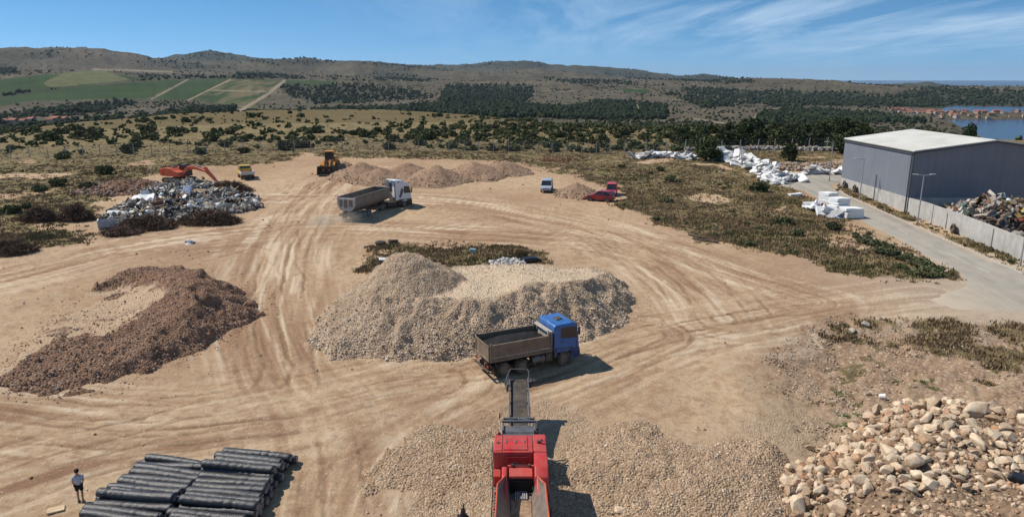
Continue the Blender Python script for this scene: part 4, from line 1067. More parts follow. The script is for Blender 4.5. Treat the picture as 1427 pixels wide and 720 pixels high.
    TP('rear_panel', MT['dark'], cab, ('bb', 2.56, 2.61, -.95, -.35, 2.3, 3.5), ('bb', 2.56, 2.61, .35, .95, 2.3, 3.5), ('bb', 2.5, 2.6, -1.1, .6, 1.0, 1.5), ('cyl', (2.45, -.75, 1.2), (2.45, -.75, 2.6), .1, 12), ('tube', [(2.5, -.3, 1.4), (2.2, -.2, 1.9), (2.0, .0, 1.4)], .035), ('tube', [(2.5, .2, 1.5), (2.2, .15, 2.0), (2.0, .1, 1.4)], .035))
    TP('windscreen', MT['glass'], cab, ('hexa', [(4.93, -1.05, 2.0), (4.93, 1.05, 2.0), (4.8, 1.05, 2.0), (4.8, -1.05, 2.0), (4.66, -1.0, 3.2), (4.66, 1.0, 3.2), (4.5, 1.0, 3.2), (4.5, -1.0, 3.2)]))
    for s in (-1, 1):
        TP('side_window', MT['glass'], cab, ('prism', [(3.6, 2.15), (4.72, 2.1), (4.52, 3.05), (3.6, 3.15)], s*1.205-.02, s*1.205+.02))
        TP('mirror', MT['dark'], cab, ('bb', 4.7, 4.85, s*1.38-.1, s*1.38+.1, 2.15, 2.85, {'bev': .04}))
        TP('headlight', MT['lamp'], None, ('bb', 4.9, 4.96, s*.95-.2, s*.95+.2, .8, 1.0))
        TP('cab_skirt', MT['dark'], None, ('prism', [(2.62, .5), (3.1, .5), (3.25, 1.0), (3.55, 1.2), (3.95, 1.2), (4.25, 1.0), (4.4, .5), (4.92, .45), (4.92, 1.3), (2.62, 1.3)], s*1.17-.05, s*1.17+.05))
        TP('door_stripe', MT['slate'], cab, ('prism', [(2.75, 1.6), (3.05, 1.5), (3.6, 2.6), (3.2, 3.0)], s*1.203-.008, s*1.203+.008, {'bev': 0}))
    TP('bumper', MT['dark'], None, ('bb', 4.6, 4.98, -1.22, 1.22, .4, .98, {'bev': .05}))

def loader():
    x, y = -33.3, 131.5
    t = empty('wheel_loader', 'orange yellow wheel loader facing the viewer with its black bucket down', 'wheel loader', (x, y, gz(x, y)), R(-88)); t.scale = (1.08, 1.0, 1.15)
    for xx in (-1.55, 1.55):
        for s in (-1, 1): wheel(t, xx, s*1.05, .82, .62, 'rim')
    Part('rear_body', MT['yellow'], t, ('prism', [(-3.1, 1.0), (-3.1, 2.1), (-2.7, 2.45), (-.5, 2.5), (-.5, 1.0)], -.95, .95, {'bev': .1, 'seg': 2}), ('bb', -3.4, -3.0, -1.1, 1.1, .8, 1.5, {'bev': .08}))
    Part('front_frame', MT['yellow'], t, ('bb', .2, 2.0, -.45, .45, .8, 1.9), ('bb', .8, 2.1, -.9, .9, .9, 1.3))
    Part('fender', MT['yellow'], t, *[('box', (xx+.62*math.cos(a)*1.45, s*1.05, .82+.95*math.sin(a)), (.6, .66, .05), (0, math.pi/2-a, 0)) for xx in (-1.55, 1.55) for s in (-1, 1) for a in (.9, 1.57, 2.24)])
    cab = Part('cab', MT['dark'], t, ('prism', [(-.75, 1.7), (-.65, 3.25), (.55, 3.25), (.8, 1.7)], -.72, .72, {'bev': .05}))
    Part('window', MT['glass'], cab, ('bb', .5, .74, -.6, .6, 2.25, 3.15), ('bb', -.5, .45, -.745, .745, 2.3, 3.15))
    Part('roof', MT['yellow'], cab, ('bb', -.9, .75, -.85, .85, 3.25, 3.42, {'bev': .06, 'seg': 2}))
    for s in (-1, 1):
        Part('lift_arm', MT['yellow'], t, ('prism', [(.6, 2.0), (.6, 1.7), (1.7, 1.75), (3.0, .45), (3.2, .7), (1.9, 2.2)], s*.52-.12, s*.52+.12, {'bev': .02}), ('cyl', (1.2, s*.52, 1.0), (2.2, s*.52, 1.5), .09, 10))
        Part('headlight', MT['lamp'], t, ('cyl', (1.0, s*.8, 2.0), (1.14, s*.8, 2.0), .12, 12))
    Part('tilt_link', MT['dark'], t, ('cyl', (1.2, 0, 1.9), (3.0, 0, 1.2), .1, 10), ('bb', 1.9, 2.2, -.12, .12, 1.2, 2.1))
    Part('bucket', MT['dark'], t, ('prism', [(3.0, .1), (4.15, .02), (4.15, .09), (3.1, .18), (3.0, .55), (3.05, 1.0), (3.5, 1.32), (3.44, 1.38), (2.92, 1.05), (2.88, .45)], -1.48, 1.48), ('prism', [(3.0, .08), (4.1, .03), (3.5, 1.34), (2.94, 1.0)], -1.5, -1.44), ('prism', [(3.0, .08), (4.1, .03), (3.5, 1.34), (2.94, 1.0)], 1.44, 1.5))

def excavator():
    x, y = -55.9, 120.3
    t = empty('excavator', 'orange tracked excavator reaching its arm down over the garbage heap', 'excavator', (x, y, gz(x, y)), R(-20))
    def track(s):
        yy = s*1.22
        o = Part('track', MT['dark'], t, ('prism', [(-2.1+.0, .12), (-2.35, .35), (-2.35, .62), (-2.1, .88), (2.1, .88), (2.35, .62), (2.35, .35), (2.1, .12)], yy-.32, yy+.32, {'bev': .03}),
                 *[('bb', xx-.05, xx+.05, yy-.33, yy+.33, .07, .93, {'bev': .01}) for xx in np.linspace(-2.0, 2.0, 19)])
        Part('track_frame', MT['hopper'], o, ('bb', -1.8, 1.8, yy-.36, yy+.36, .36, .66))
    track(-1); track(1)
    Part('undercarriage', MT['dark'], t, ('bb', -1.0, 1.0, -1.2, 1.2, .5, .9), ('cyl', (0, 0, .85), (0, 0, 1.12), .75, 20))
    a = R(-6); 
    def EP(name, m, *sh, parent=None, smooth_=False):
        o = Part(name, m, t, *sh, smooth_=smooth_)
        if parent: o.parent = parent
        else: o.rotation_euler = (0, 0, a)
        return o
    EP('counterweight', MT['orange'], ('prism', [(-2.9, 1.15), (-3.0, 1.6), (-2.9, 2.3), (-2.1, 2.35), (-2.1, 1.12)], -1.38, 1.38, {'bev': .1, 'seg': 2}))
    EP('engine_house', MT['orange'], ('prism', [(-2.08, 1.12), (-2.08, 2.4), (-1.9, 2.5), (-.3, 2.45), (.3, 2.1), (1.5, 1.9), (1.7, 1.15)], -1.36, .2, {'bev': .06, 'seg': 2}), ('prism', [(-2.08, 1.12), (-2.08, 2.4), (-1.9, 2.5), (-.4, 2.45), (-.3, 1.12)], .2, 1.36, {'bev': .06, 'seg': 2}))
    EP('exhaust', MT['dark'], ('bb', -1.6, -.6, -.5, .4, 2.5, 2.62), ('cyl', (-1.4, .7, 2.4), (-1.4, .7, 2.85), .08, 10))
    cab = EP('cab', MT['dark'], ('prism', [(-.2, 1.12), (-.2, 2.95), (.1, 3.05), (1.1, 3.0), (1.65, 2.2), (1.7, 1.12)], .3, 1.34, {'bev': .06, 'seg': 2}))
    EP('window', MT['glass'], ('prism', [(0, 1.9), (0, 2.85), (1.05, 2.85), (1.5, 2.15), (1.5, 1.7)], .27, 1.37), ('hexa', [(1.68, .4, 1.6), (1.68, 1.25, 1.6), (1.62, 1.25, 1.6), (1.62, .4, 1.6), (1.2, .4, 2.9), (1.2, 1.25, 2.9), (1.1, 1.25, 2.9), (1.1, .4, 2.9)]), parent=cab)
    EP('boom', MT['orange'], ('prism', [(.9, 1.5), (1.3, 1.4), (3.1, 2.35), (4.6, 2.5), (7.0, 2.15), (7.05, 2.45), (4.6, 3.05), (2.8, 2.95)], -.62, -.16, {'bev': .04}))
    EP('boom_cylinder', MT['steel'], ('cyl', (1.6, -.72, 1.3), (3.2, -.72, 2.5), .1, 10), ('cyl', (1.6, -.06, 1.3), (3.2, -.06, 2.5), .1, 10), ('cyl', (3.8, -.39, 3.15), (6.5, -.39, 2.95), .1, 10))
    EP('stick', MT['orange'], ('prism', [(6.5, 3.0), (6.95, 3.05), (9.3, .75), (9.05, .6), (6.8, 2.2)], -.56, -.22, {'bev': .03}))
    EP('bucket', MT['hopper'], ('prism', [(9.0, .85), (9.4, .75), (9.7, .15), (9.35, -.3), (8.7, -.25), (9.15, .05), (9.25, .3)], -.95, .2, {'bev': .03}), ('cyl', (7.5, -.39, 2.5), (9.0, -.39, 1.2), .08, 10))

def car(name, label, cat, x, y, rz, L, Wd, H, paint, style='hatch', glassm='glass', rim='rimlight'):
    t = empty(name, label, cat, (x, y, gz(x, y)), R(rz)); w = Wd/2
    wb = L*.305; r = .31
    if style == 'hatch':
        body = [(-L/2+.02, .3), (-L/2, .62), (-L/2+.1, .98), (L*.16, 1.0), (L*.36, .88), (L/2-.1, .72), (L/2, .5), (L/2-.03, .28)]
        gh = [(-L/2+.12, .96), (-L/2+.42, H-.1), (-L*.2, H-.01), (L*.02, H-.02), (L*.22, .98)]
    elif style == 'van':
        body = [(-L/2, .3), (-L/2, 1.02), (L*.2, 1.04), (L*.4, .9), (L/2-.08, .75), (L/2, .5), (L/2-.02, .26)]
        gh = [(-L/2+.03, 1.0), (-L/2+.12, H-.06), (-L*.3, H), (L*.06, H-.03), (L*.14, H-.12), (L*.29, .98)]
    def taper(v):
        k = 1-.16*max(0, (v.z-.95)/(H-.95)); return (v.x, v.y*k, v.z)
    def belly(v):
        k = 1-.06*max(0, (.6-v.z)); f = 1-.10*max(0, (abs(v.x)-L*.40)/(L*.1)); return (v.x, v.y*k*f, v.z)
    bd = Part('body', MT[paint], t, ('prism', body, -w, w, {'bev': .09, 'seg': 3, 'fn': belly}), smooth_=True)
    gl = Part('window', MT['glass'], t, ('prism', gh, -w*.955, w*.955, {'bev': .04, 'seg': 2, 'fn': taper}), smooth_=True)
    zt = H-.07; k = .84
    xr0, xr1 = gh[1][0]-.0, gh[-2][0]+.06
    Part('roof', MT[paint], t, ('prism', [(xr0-.02, H-.1), (xr0+.06, H), (xr1-.12, H+.02), (xr1, H-.06)], -w*k, w*k, {'bev': .04, 'seg': 2}), smooth_=True)
    for s in (-1, 1):
        def pil(xa, xb, wd):
            return ('hexa', [(xa-wd, s*w*.93, .95), (xa+wd, s*w*.93, .95), (xa+wd, s*w*.985, .95), (xa-wd, s*w*.985, .95), (xb-wd, s*w*.80, zt), (xb+wd, s*w*.80, zt), (xb+wd, s*w*.845, zt), (xb-wd, s*w*.845, zt)], {'bev': .01})
        Part('pillar', MT[paint], t, pil(gh[0][0]+.14, gh[1][0]+.1, .11), pil((gh[0][0]+gh[-1][0])/2, (xr0+xr1)/2, .045), pil(gh[-1][0]-.06, gh[-2][0]-.02, .05), *([pil(gh[0][0]+L*.2, gh[1][0]+L*.17, .1)] if style == 'van' else []))
        Part('headlight', MT['lamp'], t, ('box', (L/2-.16, s*w*.72, .70), (.2, .34, .13), (0, R(20), s*R(-14)), {'bev': .04}))
        Part('tail_light', MT['tail'], t, ('box', (-L/2+.06, s*w*.83, .86), (.14, .2, .26), {'bev': .03}))
        Part('wing_mirror', MT[paint], t, ('box', (L*.17, s*(w+.09), 1.02), (.1, .2, .14), {'bev': .04}))
        Part('door_handle', MT[paint], t, ('bb', -.2, 0, s*w*.995-.015, s*w*.995+.015, .8, .83), ('bb', L*.12-.1, L*.12+.1, s*w*.995-.015, s*w*.995+.015, .8, .83))
        for xx in (-wb, wb):
            wheel(t, xx, s*(w-.1), r, .22, rim)
            b = MB(); b.lathe_y([(r*1.22, -.07), (r*1.24, .07)], (xx, s*(w-.055), r+.02), 20); b.build('wheel_arch', MT['dark'], t)
    Part('bumper', MT['dark'], t, ('bb', L/2-.12, L/2+.02, -w*.8, w*.8, .3, .45, {'bev': .04}), ('bb', -L/2-.02, -L/2+.12, -w*.85, w*.85, .3, .5, {'bev': .04}))
    Part('grille', MT['dark'], t, ('bb', L/2-.1, L/2+.012, -w*.45, w*.45, .56, .66))
    Part('number_plate', MT['plate'], t, ('bb', L/2+.015, L/2+.03, -.25, .25, .42, .53), ('bb', -L/2-.03, -L/2-.005, -.25, .25, .62, .73))
    return t

def pickup():
    x, y = -46.6, 125.4
    t = empty('pickup_truck', 'yellow double cab pickup with pale flat bed, parked near the garbage heap', 'pickup', (x, y, gz(x, y)), R(118)); t.scale = (1.13, 1.13, 1.13)
    for xx in (-1.35, 1.6):
        for s in (-1, 1): wheel(t, xx, s*.82, .36, .26)
    cab = Part('cab', MT['pickyellow'], t, ('prism', [(.05, .5), (.05, 1.25), (1.9, 1.2), (2.6, 1.05), (2.7, .5)], -.92, .92, {'bev': .07, 'seg': 2}), smooth_=True)
    Part('roof', MT['pickyellow'], t, ('prism', [(.1, 1.86), (.25, 1.96), (1.35, 1.95), (1.5, 1.86)], -.8, .8, {'bev': .04, 'seg': 2}))
    Part('window', MT['glass'], t, ('prism', [(.08, 1.22), (.14, 1.88), (1.45, 1.88), (1.95, 1.2)], -.84, .84, {'bev': .04}))
    for s in (-1, 1):
        Part('pillar', MT['pickyellow'], t, ('hexa', [(.05, s*.80, 1.2), (.2, s*.80, 1.2), (.2, s*.9, 1.2), (.05, s*.9, 1.2), (.1, s*.74, 1.9), (.24, s*.74, 1.9), (.24, s*.8, 1.9), (.1, s*.8, 1.9)]), ('hexa', [(.95, s*.82, 1.2), (1.07, s*.82, 1.2), (1.07, s*.9, 1.2), (.95, s*.9, 1.2), (.9, s*.76, 1.9), (1.0, s*.76, 1.9), (1.0, s*.82, 1.9), (.9, s*.82, 1.9)]), ('hexa', [(1.82, s*.8, 1.18), (1.96, s*.8, 1.18), (1.96, s*.88, 1.18), (1.82, s*.88, 1.18), (1.38, s*.74, 1.9), (1.5, s*.74, 1.9), (1.5, s*.8, 1.9), (1.38, s*.8, 1.9)]))
        Part('tail_light', MT['tail'], t, ('bb', -2.5, -2.46, s*.75-.12, s*.75+.12, .6, .74))
        Part('bed_side', MT['light'], t, ('bb', -2.45, -.02, s*.95-.03, s*.95+.03, .86, 1.26))
    Part('bed_floor', MT['light'], t, ('bb', -2.45, -.02, -.95, .95, .78, .86)); Part('tailgate', MT['light'], t, ('bb', -2.5, -2.44, -.95, .95, .84, 1.26)); Part('headboard', MT['pickyellow'], t, ('bb', -.04, .03, -.95, .95, .86, 1.5))
    Part('chassis', MT['dark'], t, ('bb', -2.3, 2.5, -.6, .6, .34, .78))
    o = Part('toolbox', MT['orange'], None, ('bb', -.45, .45, -.25, .25, 0, .32, {'bev': .03})); q = Matrix.Rotation(R(118), 4, 'Z') @ Vector((-.6, .1, 0)); o.location = (x+q.x*1.13, y+q.y*1.13, gz(x, y)+.975); o.rotation_euler = (0, 0, R(118+85)); tag(o, 'orange red box on the pale bed of the yellow pickup', 'box')

def crusher():
    z = gz(.42, 33)-.02
    t = empty('crusher', 'red and slate grey tracked stone crusher with hopper towards the viewer and conveyor pointing away', 'crusher', (.42, 33, z), R(90))
    for s in (-1, 1):
        yy = s*1.1
        o = Part('track', MT['hopper'], t, ('prism', [(-7.6, .1), (-8.0, .4), (-7.6, .82), (-1.2, .82), (-.8, .4), (-1.2, .1)], yy-.2, yy+.2, {'bev': .03}), *[('bb', xx-.06, xx+.06, yy-.21, yy+.21, .06, .86, {'bev': .01}) for xx in np.linspace(-7.5, -1.3, 26)])
        Part('track_frame', MT['dark'], o, ('bb', -7.2, -1.5, yy-.23, yy+.23, .34, .58))
    Part('chassis', MT['slate'], t, ('bb', -9, 1.2, -.62, -.42, .85, 1.35), ('bb', -9, 1.2, .42, .62, .85, 1.35), ('bb', -1.6, 1.4, -.9, .9, 1.1, 1.5), ('bb', 1.2, 4.2, -.7, -.56, .75, 1.15), ('bb', 1.2, 4.2, .56, .7, .75, 1.15))
    # engine deck with hinged lids
    dk = Part('engine_deck', MT['red'], t, ('bb', -1.6, .12, -.60, 1.31, 1.55, 2.98, {'bev': .05, 'seg': 2}), ('bb', -2.3, -1.62, .95, 1.31, 1.5, 2.1, {'bev': .03}), smooth_=True)
    Part('lid', MT['red'], dk, ('bb', -1.42, -.05, -.34, .82, 2.97, 3.03, {'bev': .02, 'seg': 2})); Part('lid', MT['red'], dk, ('bb', -1.5, .05, .88, 1.27, 2.97, 3.02, {'bev': .02}))
    Part('hinge', MT['steel'], dk, *[('bb', -.8, -.5, yy-.04, yy+.04, 3.03, 3.07) for yy in (-.2, .24, .7)]); Part('latch', MT['dark'], dk, ('cyl', (-.75, 1.1, 3.0), (-.75, 1.1, 3.05), .09, 12))
    Part('lid_groove', MT['reddusty'], dk, ('bb', -1.2, -1.16, -.2, .68, 3.026, 3.04), ('bb', -1.2, -.85, .66, .70, 3.026, 3.04), ('bb', -1.2, -.85, -.22, -.18, 3.026, 3.04))
    fp = Part('front_panel', MT['red'], t, ('bb', -1.66, -1.6, -.34, .72, 1.9, 2.75, {'bev': .02})); Part('badge', MT['hopper'], fp, ('bb', -1.675, -1.655, .1, .4, 2.3, 2.48))
    bx = Part('engine_cover', MT['red'], t, ('prism', [(-3.55, 1.25), (-3.55, 2.2), (-3.35, 2.7), (-2.9, 2.96), (.12, 3.04), (.12, 1.3)], -1.28, -.63, {'bev': .08, 'seg': 3}), smooth_=True)
    Part('cover_seam', MT['dark'], bx, ('bb', -1.62, -1.595, -1.29, -.62, 1.4, 3.015, {'bev': 0})); Part('exhaust', MT['dark'], bx, ('cyl', (-.75, -.9, 3.0), (-.75, -.9, 3.14), .09, 12), ('cyl', (-.75, -.9, 3.1), (-.85, -1.05, 3.22), .06, 10))
    Part('side_step', MT['steel'], t, ('bb', -4.4, -3.6, -1.3, -.75, 1.2, 1.26), ('tube', [(-3.6, -1.28, 1.3), (-3.6, -1.28, 2.15), (-4.3, -1.28, 2.15), (-4.4, -1.28, 1.3)], .025))
    Part('side_rail', MT['dark'], t, ('bb', -9, .1, 1.33, 1.38, 1.1, 1.5), ('bb', -9, -3.6, -1.40, -1.34, 1.0, 1.3))
    # slate hood over the conveyor root
    hood = Part('screen_hood', MT['slate'], t, ('hexa', [(.4, -.8, 1.4), (.4, .9, 1.4), (3.1, .9, 1.4), (3.1, -.8, 1.4), (.5, -.78, 1.95), (.5, .88, 1.95), (1.6, .88, 2.35), (1.6, -.78, 2.35)], {'bev': .03}), ('hexa', [(1.55, -.78, 2.2), (1.55, .88, 2.2), (3.1, .9, 1.4), (3.1, -.8, 1.4), (1.55, -.78, 2.38), (1.55, .88, 2.38), (2.3, .88, 2.38), (2.3, -.78, 2.38)], {'bev': .03}), ('bb', 1.55, 2.4, -.85, -.75, 1.4, 2.5), ('bb', 1.55, 2.4, .85, .95, 1.4, 2.5))
    Part('truss', MT['slate'], t, ('bb', 2.5, 2.62, -.86, .96, 2.42, 2.55), ('bb', 3.1, 3.22, -.80, .9, 2.3, 2.42), ('tube', [(2.55, -.8, 2.5), (3.15, .05, 2.38), (2.55, .9, 2.5)], .05), ('tube', [(2.55, .05, 2.5), (3.15, .05, 2.4)], .05))
    Part('hydraulic_box', MT['dark'], t, ('bb', .5, 1.8, .98, 1.28, 1.2, 2.2), ('cyl', (1.5, 1.05, 2.0), (2.6, 1.0, 1.6), .07, 10), ('bb', .5, 1.6, -1.12, -.84, 1.2, 2.1), ('cyl', (2.2, -.95, 1.6), (3.0, -.95, 2.3), .06, 10))
    Part('warning_light', MT['tail'], t, ('cyl', (1.6, 1.1, 2.2), (1.6, 1.1, 2.36), .07, 10))
    Part('hose', MT['rubber'], t, ('tube', [(-1.7, .5, 2.0), (-1.95, .55, 1.7), (-2.2, .62, 1.9), (-2.4, .6, 2.3)], .03), ('tube', [(-1.7, .3, 1.9), (-2.0, .35, 1.6), (-2.35, .4, 1.9)], .03), ('tube', [(.6, 1.1, 2.2), (1.2, 1.3, 2.0), (1.9, 1.2, 1.4), (3.2, .9, 1.3)], .03), ('tube', [(.6, -1.0, 2.1), (1.4, -1.15, 1.9), (2.4, -1.0, 1.3)], .03))
    Part('handrail', MT['slate'], t, ('tube', [(.05, 1.36, 1.5), (.05, 1.40, 2.6), (-1.5, 1.40, 2.6), (-1.5, 1.36, 1.5)], .022))
    # conveyor rises away from the viewer
    ax, az_, bx_, bz = 3.3, 1.45, 7.75, 2.62; ang = math.atan2(bz-az_, bx_-ax); Lc = math.hypot(bx_-ax, bz-az_); mx, mz = (ax+bx_)/2, (az_+bz)/2
    cf = Part('conveyor_frame', MT['slate'], t, *[('box', (mx, s*.56, mz+.06), (Lc, .09, .30), (0, -ang, 0)) for s in (-1, 1)], *[('box', (ax+(bx_-ax)*f, 0, az_+(bz-az_)*f-.22), (.12, 1.1, .1), (0, -ang, 0)) for f in (.1, .35, .6, .85)], *[('box', (mx, s*.56, mz-.36), (Lc*.85, .06, .08), (0, -ang, 0)) for s in (-1, 1)])
    Part('belt', MT['belt'], cf, ('box', (mx, 0, mz-.02), (Lc, .98, .05), (0, -ang, 0)), ('box', (mx, 0, mz-.2), (Lc, .95, .04), (0, -ang, 0)), ('cyl', (bx_, -.48, bz-.1), (bx_, .48, bz-.1), .14, 14))
    Part('end_hoop', MT['slate'], cf, ('tube', [(bx_-.2, -.60, bz), (bx_+.1, -.62, bz+.5), (bx_+.25, -.5, bz+.62), (bx_+.25, .5, bz+.62), (bx_+.1, .62, bz+.5), (bx_-.2, .60, bz)], .035), ('tube', [(bx_+.1, .62, bz+.5), (bx_-.5, .85, bz+.0), (bx_-.9, .7, bz-.4)], .03))
    Part('drive_motor', MT['dark'], cf, ('cyl', (bx_-.1, -.6, bz-.05), (bx_-.1, -1.0, bz-.05), .13, 14), ('bb', bx_-.5, bx_+.05, -.78, -.62, bz-.3, bz+.12), ('bb', bx_-.9, bx_-.1, .62, .74, bz-.35, bz+.1)); Part('belt_marker', MT['white'], cf, ('box', (ax+.35, -.0, az_+.13), (.16, .5, .05), (0, -ang, 0)))
    Part('conveyor_leg', MT['slate'], t, ('tube', [(4.2, -.6, 1.0), (5.6, -.6, 1.9)], .05), ('tube', [(4.2, .6, 1.0), (5.6, .6, 1.9)], .05))
    # hopper
    hp = Part('hopper_bridge', MT['reddusty'], t, ('hexa', [(-3.1, -.55, 2.42), (-3.1, .55, 2.42), (-2.45, .55, 2.5), (-2.45, -.55, 2.5), (-3.1, -.55, 2.58), (-3.1, .55, 2.58), (-2.45, .55, 2.66), (-2.45, -.55, 2.66)], {'bev': .03}), ('bb', -2.42, -2.3, -.62, .62, 2.5, 2.72))
    Part('bridge_bracket', MT['dark'], hp, ('bb', -2.48, -2.36, .34, .46, 2.7, 2.8), ('bb', -2.48, -2.36, -.46, -.34, 2.7, 2.8), ('bb', -2.4, -2.36, -.5, .5, 2.72, 2.76))
    for s in (-1, 1):
        Part('hopper_cheek', MT['red'], t, ('prism', [(-4.6, 1.3), (-4.6, 2.0), (-3.9, 2.5), (-3.2, 2.72), (-2.5, 2.75), (-2.35, 2.5), (-2.35, 1.4)], s*.80-.16, s*.80+.10, {'bev': .09, 'seg': 3}), smooth_=True)
        wing = Part('hopper_wing', MT['hopper'], t, ('hexa', [(-9.2, s*.42, 1.7), (-9.2, s*.48, 1.7), (-3.3, s*.56, 1.75), (-3.3, s*.50, 1.75), (-9.2, s*1.10, 2.95), (-9.2, s*1.17, 2.95), (-4.3, s*1.10, 2.9), (-4.3, s*1.03, 2.9)], {'bev': .012}), ('hexa', [(-4.3, s*.50, 1.76), (-4.3, s*.54, 1.76), (-3.05, s*.58, 1.8), (-3.05, s*.54, 1.8), (-4.3, s*1.035, 2.9), (-4.3, s*1.10, 2.9), (-3.05, s*.70, 2.62), (-3.05, s*.64, 2.62)], {'bev': .012}))
        Part('wing_edge', MT['orange'], wing, ('tube', [(-9.2, s*1.14, 2.96), (-4.3, s*1.07, 2.92), (-3.05, s*.68, 2.64)], .035))
        Part('wing_rib', MT['reddusty'], wing, *[('hexa', [(xx, s*.55, 1.5), (xx+.08, s*.55, 1.5), (xx+.08, s*.62, 1.5), (xx, s*.62, 1.5), (xx, s*1.12, 2.85), (xx+.08, s*1.12, 2.85), (xx+.08, s*1.22, 2.8), (xx, s*1.22, 2.8)]) for xx in (-8.8, -7.4, -6, -4.8)])
    Part('hopper_end', MT['hopper'], t, ('hexa', [(-9.28, -.46, 1.65), (-9.2, -.46, 1.65), (-9.2, .46, 1.65), (-9.28, .46, 1.65), (-9.42, -1.12, 2.9), (-9.34, -1.12, 2.9), (-9.34, 1.12, 2.9), (-9.42, 1.12, 2.9)], {'bev': .01}))
    Part('rubber_curtain', MT['rubber'], t, ('bb', -3.12, -3.06, -.54, .54, 1.7, 2.45), ('bb', -3.16, -3.08, -.54, .54, 2.3, 2.36))
    Part('grizzly_bar', MT['light'], t, *[('bb', -3.75, -3.1, yy-.018, yy+.018, 1.72, 1.82, {'bev': 0}) for yy in np.linspace(-.26, .26, 7)])
    n = 60; X, Y = np.meshgrid(np.linspace(-9.2, -3.7, n), np.linspace(-.46, .46, 16)); Zh = 1.74+.04*fbm(X*2, Y*3, 4, 5)
    link('feeder_floor', np_mesh('feeder_floor', np.stack([X, Y, Zh], -1), grid_faces(*X.shape), True), MT['feeddirt'], t)
    Part('feeder_pan', MT['hopper'], t, ('bb', -9.2, -3.1, -.5, .5, 1.55, 1.69))

def build_vehicles():
    mats(); blue_truck(); semi(); loader(); excavator(); pickup(); crusher()
    car('minivan', 'silver blue compact van parked facing the viewer', 'van', 5.55, 113.6, -97, 4.2, 1.75, 1.75, 'silver', 'van')
    car('hatchback', 'dark red five door hatchback parked in front of the small red van', 'car', 13.15, 106.0, 155, 4.3, 1.78, 1.56, 'carred', 'hatch')
    car('delivery_van', 'small faded red van parked behind the dark red hatchback', 'van', 15.45, 110.3, -100, 3.7, 1.6, 1.82, 'vanred', 'van', rim='rim')

def person():
    x, y = G(113, 697); t = empty('person', 'man in grey blue T-shirt and black shorts walking away beside the black rolls', 'person', (x, y, gz(x, y)), R(115))
    def skin(name, pts, edges, rad, m, lv=2):
        me = bpy.data.meshes.new(name); me.from_pydata(pts, edges, []); o = bpy.data.objects.new(name, me); COL.objects.link(o)
        sk = o.modifiers.new('s', 'SKIN'); sk.use_smooth_shade = True
        for v, r_ in zip(me.skin_vertices[0].data, rad): v.radius = r_ if isinstance(r_, tuple) else (r_, r_)
        me.skin_vertices[0].data[0].use_root = True
        sb = o.modifiers.new('d', 'SUBSURF'); sb.levels = lv; sb.render_levels = lv
        dg = bpy.context.evaluated_depsgraph_get(); nm = bpy.data.meshes.new_from_object(o.evaluated_get(dg)); bpy.data.objects.remove(o)
        nm.name = name; nm.materials.clear(); nm.materials.append(m); return link(name, nm, None, t)
    sk = plain('skin', (.42, .25, .17), .6, var=.08); sh = plain('grey_blue_cotton', (.48, .48, .56), .85, var=.08); so = plain('black_shorts', (.02, .02, .025), .85); ha = plain('dark_hair', (.02, .015, .012), .7); shoe = plain('grey_trainers', (.12, .12, .13), .7)
    # x forward, y left; joints
    J = [(0, 0, .95), (0, 0, 1.15), (0, 0, 1.40), (.01, 0, 1.50), (.03, 0, 1.57), (.04, 0, 1.68),   # pelvis..head 0-5
         (0, .17, 1.40), (-.06, .22, 1.15), (.10, .20, .97), (.14, .19, .88),                     # left arm 6-9
         (0, -.17, 1.40), (-.02, -.23, 1.14), (.14, -.19, .98), (.2, -.16, .92),                  # right arm
         (.0, .09, .90), (.08, .10, .50), (-.02, .10, .09), (.14, .11, .04),                       # left leg 14-17
         (.0, -.09, .90), (.02, -.10, .50), (-.14, -.10, .10), (.0, -.11, .04)]
    E = [(0, 1), (1, 2), (2, 3), (3, 4), (4, 5), (2, 6), (6, 7), (7, 8), (8, 9), (2, 10), (10, 11), (11, 12), (12, 13), (0, 14), (14, 15), (15, 16), (16, 17), (0, 18), (18, 19), (19, 20), (20, 21)]
    rad = [.13, .125, .13, .06, .075, .10, .06, .045, .035, .03, .06, .045, .035, .03, .085, .06, .042, .04, .085, .06, .042, .04]
    body = skin('body', J, E, rad, sk)
    skin('shirt', [(0, 0, .93), (0, 0, 1.15), (0, 0, 1.38), (0, 0, 1.45), (0, .19, 1.39), (-.05, .235, 1.2), (0, -.19, 1.39), (-.02, -.235, 1.2)], [(0, 1), (1, 2), (2, 3), (2, 4), (4, 5), (2, 6), (6, 7)], [(.165, .15), (.16, .145), (.165, .14), .085, .085, .072, .085, .072], sh)
    skin('shorts', [(0, 0, .95), (0, .095, .88), (.06, .10, .58), (0, -.095, .88), (.02, -.10, .58)], [(0, 1), (1, 2), (0, 3), (3, 4)], [.15, .115, .095, .115, .095], so)
    b = MB(); bmesh.ops.create_uvsphere(b.bm, u_segments=16, v_segments=10, radius=.112); bmesh.ops.translate(b.bm, vec=(.025, 0, 1.70), verts=b.bm.verts); b.build('hair', ha, t, True)
    for s, p in ((1, (.06, .105, .05)), (-1, (-.07, -.105, .05))): Part('shoe', shoe, t, ('box', p, (.27, .1, .1), {'bev': .04, 'seg': 2}))
